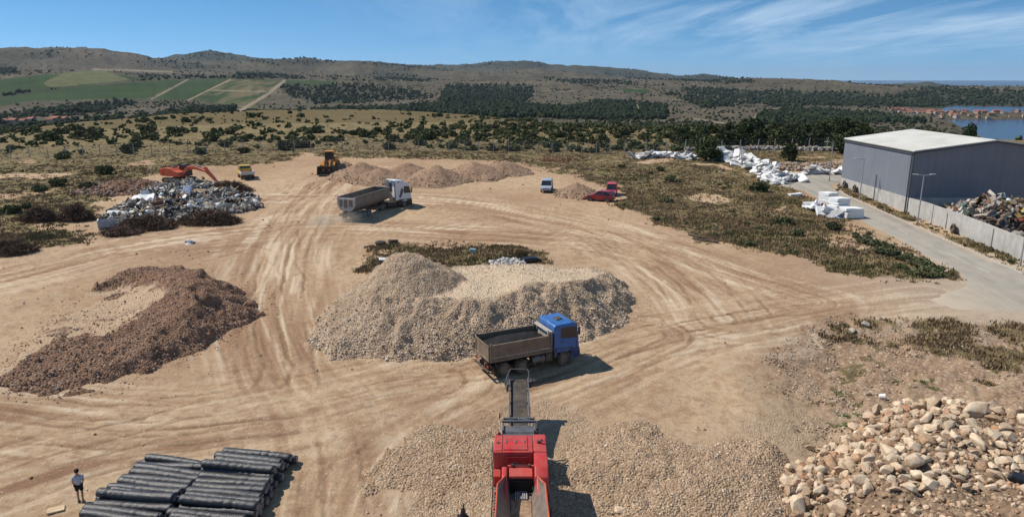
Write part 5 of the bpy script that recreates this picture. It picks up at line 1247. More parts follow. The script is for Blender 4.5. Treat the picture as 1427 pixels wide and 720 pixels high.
# ------------------------------------------------------------------ road, hall, wall, lamps, fence
def build_road():
    xs = np.arange(36, 110.6, .6); ys = np.arange(57, 131, .6)
    def sheet(name, inside, m, lift, rect=(36, 110, 57, 131), res=.5, w=0.0):
        X, Y = np.meshgrid(np.arange(rect[0], rect[1], res), np.arange(rect[2], rect[3], res))
        sd = inside(X, Y); Z = gzv(X, Y)+lift-.16*smooth(.25, -.3, sd)
        F = grid_faces(*X.shape); k = (sd > -.35).ravel()[F].any(1); F = F[k]; u = np.unique(F); mp = -np.ones(X.size, int); mp[u] = np.arange(len(u))
        me = np_mesh(name, np.stack([X, Y, Z], -1).reshape(-1, 3)[u], mp[F], True); o = link(name, me, m); return tag(o, kind='structure')
    t = NT('worn_asphalt'); p = t.pos(); n = t.noise(p, .5, 6, .65)
    st = t.noise(t.map(p, (1.1, .06, 1)), 1.3, 5, .6)
    c = t.ramp(st, [(.3, (.265, .243, .208)), (.7, (.375, .343, .292))]); c = t.mix(t.ramp(n, [(.4, 0.0), (.75, .7)]), c, (.42, .375, .305)); c = t.mix(t.ramp(t.noise(p, .18, 4), [(.55, 0.0), (.7, .5)]), c, (.20, .185, .16))
    sx = t.n('ShaderNodeSeparateXYZ'); t.link(p, sx.inputs[0]); mr = t.n('ShaderNodeMapRange'); t.link(t.math('ADD', sx.outputs[0], t.math('MULTIPLY', n, 5.0)), mr.inputs[0]); mr.inputs[1].default_value = 49; mr.inputs[2].default_value = 40
    c = t.mix(t.math('MULTIPLY', mr.outputs[0], t.ramp(n, [(.3, .55), (.6, 1.0)])), c, (.50, .41, .30))
    t.col(c); t.b.inputs['Roughness'].default_value = .92; t.b.inputs['Specular IOR Level'].default_value = .12; t.bump(t.noise(p, 20, 4, .7), .3, .03)
    sheet('road', lambda X, Y: road_mask_sd(X, Y)+.5*fbm(X/1.6, Y/1.6, 3, 7)*smooth(47, 41, X), t.m, .03)
    wl = plain('worn_line_paint', (.50, .48, .43), .8, var=.35, scale=1.5)
    b = MB()
    for y0 in np.arange(70, 118, 5.2):
        z0, z1 = gz(48.3, y0), gz(48.3, y0+2.4)
        b.quad([(48.24, y0, z0+.037), (48.36, y0, z0+.037), (48.36, y0+2.4, z1+.037), (48.24, y0+2.4, z1+.037)])
    tag(b.build('road_markings', wl), kind='structure')
    kb = plain('kerb_concrete', (.42, .40, .36), .85, var=.2, dust=.3)
    b = MB(); pts = [(51.35, y) for y in np.arange(69.5, 108.5, 2)]+[(51.5, 110), (52.1, 114), (53, 117), (55.4, 120.2), (59, 122)]
    for (x0, y0), (x1, y1) in zip(pts[:-1], pts[1:]):
        z0, z1 = gz(x0, y0), gz(x1, y1); d = .09
        b.hexa([(x0-d, y0, z0-.1), (x1-d, y1, z1-.1), (x1+d, y1, z1-.1), (x0+d, y0, z0-.1), (x0-d, y0, z0+.13), (x1-d, y1, z1+.13), (x1+d, y1, z1+.13), (x0+d, y0, z0+.13)], .012)
    tag(b.build('kerb', kb), kind='structure')

def build_hall():
    x0, x1, y0, y1 = 54.25, 75.6, 97.2, 117.8; ze, zr = 10.42, 11.85; xm = (x0+x1)/2; gl = gz(54.3, 97)
    t = empty('warehouse', 'large grey metal clad warehouse with low pitched pale roof and concrete base', 'warehouse', (x0, y0, gl), 0)
    def L(x, y, z): return (x-x0, y-y0, z-gl)
    def clad(name, c):
        m = NT(name); o = m.obj(); w = m.n('ShaderNodeTexWave', wave_type='BANDS', bands_direction='DIAGONAL'); 
        sx = m.n('ShaderNodeSeparateXYZ'); m.link(o, sx.inputs[0]); s = m.math('ADD', sx.outputs[0], sx.outputs[1])
        fr = m.math('FRACT', m.math('MULTIPLY', s, 1.0)); gr = m.math('LESS_THAN', fr, .05)
        n = m.noise(o, .35, 5); cc = m.ramp(n, [(.3, tuple(v*.93 for v in c)), (.7, tuple(v*1.07 for v in c))]); cc = m.mix(m.ramp(m.noise(m.map(o, (1.2, 1.2, .1)), .9, 5, .6), [(.5, 0.0), (.75, .35)]), cc, tuple(v*.72 for v in c)); cc = m.mix(m.math('MULTIPLY', gr, .5), cc, tuple(v*.6 for v in c))
        m.col(cc); m.b.inputs['Roughness'].default_value = .5; m.b.inputs['Specular IOR Level'].default_value = .3
        m.bump(m.math('LESS_THAN', m.math('FRACT', m.math('MULTIPLY', s, 5.0)), .5), .15, .02); return m.m
    mw = clad('grey_cladding', (.185, .200, .228)); mf = mw
    conc = NT('wall_concrete'); p = conc.pos(); n = conc.noise(p, .8, 6, .65)
    c = conc.ramp(n, [(.3, (.36, .345, .315)), (.7, (.52, .50, .46))]); c = conc.mix(conc.ramp(conc.noise(conc.map(p, (1.5, 1.5, .12)), 1.2, 4), [(.5, 0.0), (.75, .45)]), c, (.27, .25, .22)); conc.col(c); conc.b.inputs['Roughness'].default_value = .9; conc = conc.m
    MT['conc'] = conc
    zb = 4.15
    b = MB(); T = .18
    b.hexa([L(x0, y0+T, zb), L(x0+T, y0+T, zb), L(x0+T, y1, zb), L(x0, y1, zb), L(x0, y0+T, ze), L(x0+T, y0+T, ze), L(x0+T, y1, ze), L(x0, y1, ze)], .005); b.build('wall_cladding', mw, t)
    def gable(yy, nm):
        b = MB(); A = [L(x0, yy, zb), L(x1, yy, zb), L(x1, yy, ze), L(xm, yy, zr), L(x0, yy, ze)]
        b.prism([(q[0], q[2]) for q in A], A[0][1], A[0][1]+T, 0); b.build(nm, mf, t)
    gable(y0, 'gable_wall'); gable(y1, 'gable_wall')
    b = MB(); b.bb(*[x1-x0-T, x1-x0, T, y1-y0, zb-gl, ze-gl]); b.build('wall_cladding', mw, t)
    # concrete base
    b = MB(); b.bb(-.06, .26, -.02, y1-y0+.1, -1.2, zb-gl, .01); b.bb(.26, x1-x0+.06, -.06, .26, -1.2, zb-gl-.55, .01); b.bb(.26, x1-x0+.04, -.02, .22, zb-gl-.56, zb-gl, .005); b.bb(x1-x0-.2, x1-x0+.06, .26, y1-y0+.1, -1.2, zb-gl, .01); b.build('concrete_base', conc, t)
    t2 = NT('pale_roof_sheet'); o = t2.obj(); n = t2.noise(o, .25, 6, .6)
    sx = t2.n('ShaderNodeSeparateXYZ'); t2.link(o, sx.inputs[0]); gr = t2.math('LESS_THAN', t2.math('FRACT', t2.math('MULTIPLY', sx.outputs[1], 1.0)), .06)
    c = t2.ramp(n, [(.3, (.52, .50, .44)), (.7, (.68, .66, .60))]); c = t2.mix(t2.math('MULTIPLY', gr, .25), c, (.4, .4, .38)); t2.col(c); t2.b.inputs['Roughness'].default_value = .55; t2.bump(t2.math('LESS_THAN', t2.math('FRACT', t2.math('MULTIPLY', sx.outputs[1], 4.0)), .3), .3, .03)
    ov = .22; b = MB(); s = (zr-ze)/(xm-x0)
    b.hexa([L(x0-ov, y0-ov, ze-s*ov+.01), L(xm, y0-ov, zr+.01), L(xm, y1+ov, zr+.01), L(x0-ov, y1+ov, ze-s*ov+.01), L(x0-ov, y0-ov, ze-s*ov+.16), L(xm, y0-ov, zr+.16), L(xm, y1+ov, zr+.16), L(x0-ov, y1+ov, ze-s*ov+.16)], .01)
    b.hexa([L(xm, y0-ov, zr+.01), L(x1+ov, y0-ov, ze-s*ov+.01), L(x1+ov, y1+ov, ze-s*ov+.01), L(xm, y1+ov, zr+.01), L(xm, y0-ov, zr+.16), L(x1+ov, y0-ov, ze-s*ov+.16), L(x1+ov, y1+ov, ze-s*ov+.16), L(xm, y1+ov, zr+.16)], .01)
    rf = b.build('roof', t2.m, t)
    dk = plain('dark_trim', (.07, .075, .085), .5); b = MB(); b.hexa([L(x0-.26, y0-.28, ze-.30), L(x0-.20, y0-.28, ze-.30), L(x0-.20, y1+.28, ze-.30), L(x0-.26, y1+.28, ze-.30), L(x0-.38, y0-.28, ze-.08), L(x0-.24, y0-.28, ze-.08), L(x0-.24, y1+.28, ze-.08), L(x0-.38, y1+.28, ze-.08)], .01); b.build('gutter', dk, t)
    b = MB(); b.prism([(x0-ov-x0, ze-gl-.28), (xm-x0, zr-gl-.2), (xm-x0, zr-gl+.0), (x0-ov-x0, ze-gl-.06)], -.30, -.24, .005); b.prism([(x1+ov-x0, ze-gl-.28), (xm-x0, zr-gl-.2), (xm-x0, zr-gl+.0), (x1+ov-x0, ze-gl-.06)], -.30, -.24, .005); b.build('verge_trim', dk, t)
    b = MB(); b.bb(-.12, -.01, -.12, .02, 0, ze-gl-.2, .01); b.build('corner_trim', dk, t)
    b = MB(); b.cyl((-.14, .35, .0), (-.14, .35, ze-gl-.3), .075, 10); b.build('downpipe', dk, t); b = MB(); b.cyl((-.12, 9.2, .0), (-.12, 9.2, 4.1), .05, 8); b.build('downpipe', dk, t)
    # yard wall
    w = empty('yard_wall', 'long pale concrete yard wall running from the warehouse along the road', 'wall', (54.3, 83, gz(54.3, 83)), 0); z0 = gz(54.3, 83); b = MB()
    for i, y in enumerate(np.arange(97.0, 60, -4.0)):
        ya, yb = max(y-3.985, 60), y; za, zb_ = gz(54.3, ya), gz(54.3, yb)
        b.hexa([(-.1, ya-83, za-z0-.5), (.12, ya-83, za-z0-.5), (.12, yb-83, zb_-z0-.5), (-.1, yb-83, zb_-z0-.5), (-.1, ya-83, za-z0+2.4), (.12, ya-83, za-z0+2.4), (.12, yb-83, zb_-z0+2.13 if i == 0 else zb_-z0+2.4), (-.1, yb-83, zb_-z0+2.13 if i == 0 else zb_-z0+2.4)], .012)
    b.build('wall_panel', conc, w)
    b = MB(); b.bb(-.16, -.1, 4.9-.05, 4.9+.05, .0, 2.2); b.bb(-.16, -.1, -4, -3.9, -.2, 2.1); b.build('joint_strip', MT['steel'], w)
    # tyres standing along the base
    for (u, v), lb in zip([(1180, 262), (1193, 268), (1331, 326)], ['black tyre leaning on the warehouse base near its far corner', 'black tyre on the warehouse base next to the lamp pole', 'black tyre leaning on the yard wall beyond the double lamp']):
        x, y = G(u, v); x = 53.75; b = MB(); b.lathe_y([(.25, -.13), (.45, -.15), (.55, -.08), (.55, .08), (.45, .15), (.25, .13), (.22, 0)], (0, 0, 0), 20)
        tag(b.build('tyre', MT['tyre'], smooth_=True, loc=(x, y, gz(x, y)+.62), rot=(R(8), 0, R(80))), lb, 'tyre')
    # scrap heap behind the wall
    x, y = 62.5, 89.5
    def hf(X, Y): return np.clip(mound(62.3, 90.0, 7.6, 2.9, 90, 1.15, .78, 1.5, .4)(X, Y), 0, None)*smooth(54.6, 55.6, X)*smooth(96.7, 95.5, Y)
    rubbish_heap('scrap_heap', 'mixed scrap and rubbish heap behind the yard wall, against the warehouse', hf, (54.7, 75, 80, 96.8), 1300, 91, [(.30, .27, .24), (.05, .05, .055), (.20, .13, .08), (.55, .54, .52), (.10, .14, .12), (.26, .08, .05), (.36, .26, .09), (.10, .13, .2), (.12, .10, .08), (.16, .13, .1), (.22, .17, .13), (.4, .36, .3)], (.25, 1.1))

def lamps():
    m = plain('galvanised_pole', (.40, .41, .42), .4, .5, var=.1); head = plain('lamp_housing', (.50, .51, .52), .45)
    specs = [(53.9, 121.5, 6.6, (-1,), 'single arm street lamp farthest along the road, by the white foam waste'), (51.95, 106.2, 6.1, (-1,), 'single arm street lamp in front of the warehouse side wall'),
             (52.7, 91.6, 6.2, (-1, 1), 'double arm street lamp beside the warehouse corner'), (52.9, 72.3, 6.2, (-1, 1), 'double arm street lamp by the yard wall at the right edge of view')]
    for x, y, h, arms, lb in specs:
        t = empty('street_lamp', lb, 'street lamp', (x, y, gz(x, y)), 0, 'street lamps along the road')
        Part('pole', m, t, ('cyl', (0, 0, -.1), (0, 0, h), .09, 12, .055), ('cyl', (0, 0, 0), (0, 0, .5), .12, 12), ('box', (0, 0, .02), (.36, .36, .04)))
        for s in arms:
            Part('arm', m, t, ('cyl', (0, 0, h-.06), (s*.95, 0, h+.06), .045, 8))
            Part('lamp_head', head, t, ('hexa', [(s*.75, -.12, h+.02), (s*1.45, -.1, h+.06), (s*1.45, .1, h+.06), (s*.75, .12, h+.02), (s*.75, -.1, h+.13), (s*1.45, -.07, h+.14), (s*1.45, .07, h+.14), (s*.75, .1, h+.13)], {'bev': .02}))
    x, y = G(1101, 264); t = empty('sign_post', 'thin grey sign post at the road edge beside the foam heap', 'sign', (x, y, gz(x, y)), 0)
    Part('pole', m, t, ('cyl', (0, 0, -.1), (0, 0, 2.4), .04, 8)); Part('sign_plate', head, t, ('bb', -.25, .25, -.03, -.01, 1.95, 2.45))

FENCE = [(-135, 139), (-104, 146.6), (-78, 152.5), (-49, 157.0), (-22, 158), (4, 156.5), (28.5, 153.8), (50, 154.5), (71, 157), (96, 160)]
def fence():
    pm = plain('fence_post_concrete', (.36, .34, .31), .85, var=.2); wm = plain('fence_wire', (.22, .22, .22), .5, .4)
    t = empty('fence', 'long wire mesh fence on grey concrete posts along the far edge of the yard', 'fence', (0, 155, gz(0, 155)), 0); z0 = gz(0, 155)
    P_ = spline(FENCE, 16); acc = 0; posts = [P_[0]]; last = P_[0]
    for q in P_[1:]:
        if math.hypot(q[0]-last[0], q[1]-last[1]) > 3.0: posts.append(q); last = q
    me = None; hs = []
    for i, (x, y) in enumerate(posts):
        z = gz(x, y)-z0; o = None
        b = MB(); b.box((0, 0, 1.15), (.13, .13, 2.5), bev=.015); b.box((0, -.14, 2.5), (.11, .11, .45), (R(38), 0, 0), .01)
        if me is None:
            o = b.build('post', pm, t); me = o.data
        else: b.bm.free(); o = link('post', me, None, t)
        o.location = (x, y-155, z); k = .9+.2*((i*37) % 10)/10 if x < 20 else 1.12
        o.scale = (1.15 if x > 20 else 1, 1, k); o.rotation_euler = (((i*13) % 7-3)*.008, ((i*29) % 9-4)*.012, 0)
        hs.append((x, y-155, z, k))
    V = []; F = []
    for (xa, ya, za, ka), (xb, yb, zb, kb_) in zip(hs[:-1], hs[1:]):
        for f in (.3, .8, 1.3, 1.75, 2.2, 2.62):
            a = len(V); r = .012
            A = np.array((xa, ya, za+f*ka)); B_ = np.array((xb, yb, zb+f*kb_))
            for dx in ((0, 0, r), (0, -r, -r*.6), (0, r, -r*.6)): V += [A+dx, B_+dx]
            F += [(a, a+1, a+3, a+2), (a+2, a+3, a+5, a+4), (a+4, a+5, a+1, a)]
        for j in range(12):   # thinned mesh verticals
            f = (j+.5)/12; A = np.array((xa+(xb-xa)*f, ya+(yb-ya)*f, za+(zb-za)*f)); a = len(V); r = .006
            V += [A+(-r, 0, .25), A+(r, 0, .25), A+(r, 0, 2.2), A+(-r, 0, 2.2)]; F.append((a, a+1, a+2, a+3))
    link('wire_mesh', np_mesh('wire_mesh', np.array(V), np.array(F)), wm, t)
    # low dry stone bank behind it on the right
    st = mat_stone('field_stone', [(.24, .22, .19), (.36, .33, .29), (.48, .45, .40)]); r = np.random.default_rng(4)
    n = 1500; f = r.random(n); x = 38+f*48; y = 158.5+2*np.sin(f*5)+r.normal(size=n)*.35; s = r.uniform(.15, .42, n)
    V, F = blobs(np.stack([x, y, gzv(x, y)+r.random(n)*.75], -1), s, r); tag(link('stone_bank', np_mesh('stone_bank', V, F), st), 'low dry stone bank behind the fence below the pines', 'stone wall')

# ------------------------------------------------------------------ waste
def mat_cols(name):
    t = NT(name); t.col(t.attr('tint', False)); t.b.inputs['Roughness'].default_value = .6; t.b.inputs['Specular IOR Level'].default_value = .3; return t.m
CUBE_V = np.array([(-1, -1, -1), (1, -1, -1), (1, 1, -1), (-1, 1, -1), (-1, -1, 1), (1, -1, 1), (1, 1, 1), (-1, 1, 1)], float)
CUBE_F = np.array([(3, 2, 1, 0), (4, 5, 6, 7), (0, 1, 5, 4), (1, 2, 6, 5), (2, 3, 7, 6), (3, 0, 4, 7)])
def rubbish_heap(name, label, hf, rect, n, seed, cols, size, flat=True):
    r = np.random.default_rng(seed)
    o = heap(name, label, 'rubbish heap', hf, rect, .35, mat_heap(name+'_base', (.10, .09, .085), (.24, .22, .20), (.3, .3, .3), 4, .8), detail=.35, seed=seed)
    X = r.uniform(rect[0], rect[1], n*6); Y = r.uniform(rect[2], rect[3], n*6); H = hf(X, Y); k = np.where(H > .06)[0][:n]; X, Y, H = X[k], Y[k], H[k]; n = len(k)
    P_ = np.stack([X, Y, gzv(X, Y)+H+r.uniform(-.05, .3, n)], -1)-np.array(o.location); s = size[0]+(size[1]-size[0])*r.random(n)**2.2
    h = n//3
    V1, F1 = blobs(P_[:h], s[:h]*.62, r, (.3, 1.3), .38)
    V2 = CUBE_V[None]*r.uniform(.1, .9, (n-h, 1, 3))*np.array([1.3, .8, .22]); V2 = V2*(1+r.uniform(-.2, .2, (n-h, 8, 1)))
    V2 = np.einsum('nij,nkj->nki', rand_rot(n-h, r), V2)*s[h:, None, None]+P_[h:, None]
    F2 = (CUBE_F[None]+np.arange(n-h)[:, None, None]*8).reshape(-1, 4)+len(V1)
    cols = np.array(cols); c = cols[r.integers(len(cols), size=n)]*r.uniform(.7, 1.2, (n, 1)); dk = smooth(.05, .3, fbm(X/2.2, Y/2.2, 3, seed+3)+.25*r.normal(size=n)); c = c*(1-.82*dk[:, None]); wh = smooth(.1, .3, fbm(X/1.8+9, Y/1.8, 3, seed+5)+.2*r.normal(size=n))[:, None]; c = c*(1-wh*.45)+wh*.45*np.array([.60, .57, .53]); c = c*np.array([1.06, 1.0, .92]); C = np.concatenate([np.repeat(c[:h], 12, 0), np.repeat(c[h:], 8, 0)])
    me = np_mesh('rubbish', np.concatenate([V1, V2.reshape(-1, 3)]), [F1, F2]); add_col(me, 'tint', np.clip(C, 0, .8))
    tag(link('rubbish', me, mat_cols(name+'_pieces'), o), kind='stuff'); return o

def slab_mesh(name, dims, seed, m, bend=.1):
    r = np.random.default_rng(seed); b = bmesh.new(); bmesh.ops.create_cube(b, size=1); bmesh.ops.scale(b, vec=dims, verts=b.verts)
    bmesh.ops.subdivide_edges(b, edges=[e for e in b.edges if e.calc_length() > .6], cuts=2, use_grid_fill=True)
    ph = r.uniform(0, 6)
    for v in b.verts:
        v.co.z += bend*math.sin(v.co.x*1.6+ph)+bend*.6*math.sin(v.co.y*2+ph*2)
        v.co += Vector(r.uniform(-.03, .03, 3))
    bmesh.ops.bevel(b, geom=list(b.edges), offset=.02, segments=1, affect='EDGES')
    me = bpy.data.meshes.new(name); b.to_mesh(me); b.free(); me.materials.append(m); return me

def build_waste():
    r = np.random.default_rng(23)
    hf_scrap = lambda X, Y: np.clip(mound(62.3, 90.0, 7.6, 2.9, 90, 1.15, .78, 1.5, .4)(X, Y), 0, None)*smooth(54.6, 55.6, X)*smooth(96.7, 95.5, Y)
    # --- garbage heap on the left
    gpoly = W([(143, 309), (165, 290), (205, 268), (240, 257), (290, 255), (335, 268), (362, 278), (366, 290), (340, 297), (280, 304), (230, 316), (170, 322)])
    def hf(X, Y):
        sd = poly_sd(X, Y, gpoly)+1.0*fbm(X/3, Y/3, 3, 41); return np.minimum(np.clip(sd, 0, None)*.36, .5+.6*np.exp(-((X+48)/5)**2-((Y-103)/4)**2)+.4*fbm(X/2.5, Y/2.5, 3, 43))
    hfc = lambda X, Y: np.clip(hf(X, Y), 0, None)
    rubbish_heap('garbage_heap', 'sprawling heap of mixed grey and white household garbage on the left of the yard', hfc, (-58, -31, 86, 124), 5600, 44,
                 [(.72, .70, .67), (.66, .64, .60), (.60, .57, .53), (.40, .385, .36), (.05, .05, .055), (.035, .035, .04), (.10, .10, .10), (.5, .46, .40), (.33, .29, .24), (.20, .17, .14), (.30, .29, .27), (.22, .28, .36), (.38, .22, .2), (.34, .34, .34), (.17, .2, .16), (.42, .33, .2)], (.16, .75))
    wm = plain('white_panel', (.70, .71, .72), .5, var=.08, dust=.15); bl = plain('pale_blue_fabric', (.42, .50, .66), .8, var=.1); br = plain('brown_board', (.30, .21, .11), .8, var=.2); gy = plain('grey_panel', (.34, .35, .37), .6)
    def put(name, me, u, v, dz, rot, label, cat, group=None):
        x, y = G(u, v); o = bpy.data.objects.new(name, me); COL.objects.link(o); o.location = (x, y, gz(x, y)+float(hfc(np.array([x]), np.array([y]))[0])+dz); o.rotation_euler = tuple(R(a) for a in rot); tag(o, label, cat, group); return o
    put('mattress', slab_mesh('mattress', (3.0, 1.7, .35), 1, wm, .12), 201, 290, .35, (22, -8, 8), 'big white mattress on the left shoulder of the garbage heap', 'mattress')
    put('panel', slab_mesh('panel', (2.6, 1.1, .12), 2, wm, .1), 166, 305, .3, (15, 10, 25), 'white panel at the low left end of the garbage heap', 'panel')
    put('mattress', slab_mesh('mattress', (1.1, 2.0, .25), 3, bl, .05), 262, 284, .45, (60, 0, 5), 'upright pale blue mattress at the top of the garbage heap', 'mattress')
    put('board', slab_mesh('board', (1.9, 1.2, .1), 4, br, .05), 280, 277, .45, (20, 5, -10), 'brown board beside the pale blue mattress', 'board')
    put('panel', slab_mesh('panel', (1.5, .9, .1), 5, wm, .12), 254, 289, .4, (20, -25, 30), 'small curved white panel in the middle of the garbage heap', 'panel')
    put('panel', slab_mesh('panel', (3.2, .35, .1), 6, gy, .05), 288, 301, .3, (5, 0, -8), 'long grey strip on the near side of the garbage heap', 'panel')
    x, y = G(150, 317); t = empty('bin', 'open dark grey crate at the left tip of the garbage heap', 'crate', (x, y, gz(x, y)+.1), R(25)); Part('body', gy, t, ('bb', -1, 1, -.7, .7, 0, .1), ('bb', -1, 1, .62, .7, .1, .9), ('bb', -1, 1, -.7, -.62, .1, .9), ('bb', -1, -.92, -.62, .62, .1, .9)); Part('rim', wm, t, ('bb', -1.05, -.9, -.75, .75, .9, .98))
    x, y = G(265, 340); o = heap('bag_pile', 'little pile of white and grey bags on the grass in front of the garbage heap', 'bags', mound(x, y, .65, .3, 77), (x-1.2, x+1.2, y-1.2, y+1.2), .12, plain('white_bags', (.5, .52, .55), .6), 34, (.08, .2), mat_stone('bags', [(.15, .16, .18), (.5, .52, .56), (.68, .68, .68)]), seed=78, spart='bag_litter')
    # --- bulky pieces lying on the two rubbish heaps
    bag = bpy.data.meshes.new('rubbish_bag'); V_, F_ = blobs(np.zeros((1, 3)), np.array([.5]), np.random.default_rng(3), (.7, 1.1), .22); bb_ = np_mesh('rubbish_bag', V_, F_, True); bb_.materials.append(plain('black_bag_film', (.018, .018, .02), .3))
    wb_ = np_mesh('rubbish_bag', V_*np.array([1.0, .8, 1.1]), F_, True); wb_.materials.append(plain('white_bag_film', (.66, .66, .65), .45))
    pk = MB(); pk.box((0, 0, 0), (3.0, .2, .06), bev=.01); pkm = bpy.data.meshes.new('plank'); pk.bm.to_mesh(pkm); pk.bm.free(); pkm.materials.append(br)
    pi = MB(); pi.cyl((-1.5, 0, 0), (1.5, 0, 0), .09, 10); pim = bpy.data.meshes.new('pipe'); pi.bm.to_mesh(pim); pi.bm.free(); pim.materials.append(plain('rusty_pipe', (.19, .095, .055), .8))
    ap = MB(); ap.box((0, 0, .45), (.7, .7, 1.1), bev=.04, seg=2); ap.box((0, -.36, .5), (.6, .03, .8), bev=.01); ap.box((.22, -.39, .5), (.04, .03, .4), bev=.008); apm = bpy.data.meshes.new('appliance'); ap.bm.to_mesh(apm); ap.bm.free(); apm.materials.append(wm)
    so = MB(); so.box((0, 0, .25), (1.7, .8, .35), bev=.08, seg=2); so.box((0, .36, .6), (1.7, .22, .6), bev=.08, seg=2); so.box((-.8, 0, .45), (.2, .8, .5), bev=.06); so.box((.8, 0, .45), (.2, .8, .5), bev=.06); som = bpy.data.meshes.new('sofa'); so.bm.to_mesh(som); so.bm.free(); som.materials.append(plain('faded_brown_fabric', (.22, .13, .09), .9))
    for heapname, hx, x0, x1, y0, y1, cnt in (('garbage heap', hfc, -54, -36, 91, 110, (16, 10, 7, 3, 2)), ('scrap heap behind the yard wall', hf_scrap, 55.5, 71, 84, 95, (5, 5, 8, 9, 3))):
        for (nm, me, cat, lab), c_ in zip((('rubbish_bag', bb_, 'bag', 'tied black rubbish bag lying on the '), ('rubbish_bag', wb_, 'bag', 'tied white rubbish bag lying on the '), ('plank', pkm, 'plank', 'brown plank sticking out of the '), ('pipe', pim, 'pipe', 'rusty pipe lying across the '), ('appliance', apm, 'appliance', 'dumped white appliance on the ')), cnt):
            k = 0; tr = 0
            while k < c_ and tr < 400:
                tr += 1; x = r.uniform(x0, x1); y = r.uniform(y0, y1); h = float(hx(np.array([x]), np.array([y]))[0])
                if h < .35: continue
                k += 1; o = bpy.data.objects.new(nm, me); COL.objects.link(o); q = r.uniform(.8, 1.25); o.scale = (q, q, q)
                o.location = (x, y, gz(x, y)+h+(.3 if nm != 'appliance' else .05)); o.rotation_euler = (r.normal()*.3, r.normal()*.3, r.uniform(0, 6.28)); tag(o, lab+heapname, cat, cat+' pieces on the '+heapname)
    put('sofa', som, 222, 297, .1, (8, -6, 40), 'worn brown sofa among the garbage near its left front', 'sofa')
    # --- brush piles: dry branches
    tw = NT('dry_twigs'); i = tw.island(); tw.col(tw.ramp(i, [(0, (.042, .024, .016)), (.5, (.10, .060, .040)), (.85, (.17, .11, .075)), (1, (.26, .18, .12))])); tw.b.inputs['Roughness'].default_value = .9; tw = tw.m
    def brush(cx, cy, rx, ry, h, n, seed, label):
        q = np.random.default_rng(seed); V = []; F = []
        a = q.uniform(0, 6.28, n); d = np.sqrt(q.random(n)); px = rx*d*np.cos(a); py = ry*d*np.sin(a); pz = h*(1-d**2)*q.uniform(.15, 1.05, n)
        P0 = np.stack([px, py, pz], -1); D = q.normal(size=(n, 3))*np.array([1, 1, .45]); D /= np.linalg.norm(D, axis=1)[:, None]; Ln = q.uniform(.4, 1.5, n)*(.7+.3*min(rx, 2)); rr = q.uniform(.012, .05, n)
        up = np.cross(D, q.normal(size=(n, 3))); up /= np.linalg.norm(up, axis=1)[:, None]; sd = np.cross(D, up); bend = q.normal(size=(n, 3))*.12*Ln[:, None]
        rows = []
        for f, k in ((-.5, 1), (0, .8), (.5, .25)):
            c = P0+D*(Ln*f)[:, None]+(bend if f == 0 else 0)
            for g in range(3): rows.append(c+(up*math.cos(g*2.094)+sd*math.sin(g*2.094))*(rr*k)[:, None])
        V = np.stack(rows, 1); V[:, :, 2] = np.maximum(V[:, :, 2], .02)
        f = []
        for s in range(2):
            for g in range(3): f.append((s*3+g, s*3+(g+1) % 3, s*3+3+(g+1) % 3, s*3+3+g))
        F = (np.array(f)[None]+np.arange(n)[:, None, None]*9).reshape(-1, 4)
        me = np_mesh('brush_pile', V.reshape(-1, 3), F); z = gz(cx, cy)
        o = link('brush_pile', me, tw, loc=(cx, cy, z)); tag(o, label, 'brush pile', 'piles of dry cut branches')
        Xb, Fb = blobs(np.stack([px*.8, py*.8, pz*.45], -1)[:220], q.uniform(.2, .5, 220), q); link('core', np_mesh('core', Xb, Fb), tw, o)
    for (u, v, w_, h, n, lb) in [(205, 318, 3.6, 1.5, 2600, 'long dark brush pile along the near left side of the garbage heap'), (292, 310, 3.9, 1.5, 2600, 'brown brush pile at the near right side of the garbage heap'), (318, 266, 3.8, 1.6, 2400, 'brush pile under the excavator bucket behind the garbage heap'),
                               (57, 308, 2.3, 1.7, 2000, 'tangled brush pile alone on the left, farther from the garbage heap'), (107, 307, 2.1, 1.8, 2000, 'tangled reddish brush pile on the left, nearer the garbage heap'), (12, 352, 2.9, 1.2, 1800, 'low brush pile at the left edge of the view'), (172, 326, 2.6, .6, 900, 'flat spill of bark and twigs at the foot of the garbage heap')]:
        x, y = G(u, v); brush(x, y, w_, w_*.62, h, n, int(u+v), lb)
    # --- white foam waste along the far right
    fm = NT('dirty_white_foam'); o = fm.obj(); fm.col(fm.ramp(fm.noise(o, 1.2, 5, .65), [(.3, (.62, .61, .58)), (.65, (.80, .80, .79))])); fm.b.inputs['Roughness'].default_value = .75; fm = fm.m
    fg = plain('grey_backed_foam', (.36, .35, .34), .8, var=.2); fy = plain('yellow_foam', (.55, .36, .08), .8, var=.15)
    kinds = [(slab_mesh('foam_board', (r.uniform(1.6, 2.8), r.uniform(.9, 1.5), r.uniform(.12, .45)), 50+k, fm if k < 8 else fg, .14 if k % 2 else .04)) for k in range(10)]
    def fpile(pts, n, hmax, wid, lab, seed, pw=None):
        q = np.random.default_rng(seed); P_ = W(pts)
        for k in range(n):
            f = q.random()*(len(P_)-1); a = int(f); f -= a; w = q.normal()*.45
            x = P_[a][0]*(1-f)+P_[a+1][0]*f+w*wid*.6; y = P_[a][1]*(1-f)+P_[a+1][1]*f+q.normal()*.45*wid; hh = hmax*max(.05, 1-abs(w)*1.1)*q.random()
            ki = q.choice(10, p=pw); o = bpy.data.objects.new('foam_board', kinds[ki]); COL.objects.link(o); s = q.uniform(.6, 1.15)
            o.location = (x, y, gz(x, y)+.18+hh); o.rotation_euler = (q.normal()*.38, q.normal()*.38, q.uniform(0, 6.28)); o.scale = (s, s, s*q.uniform(.8, 1.3))
            tag(o, ('grey backed' if ki > 7 else 'curled white' if ki % 2 else 'flat white')+' foam board '+lab, 'foam board', 'dumped white foam boards')
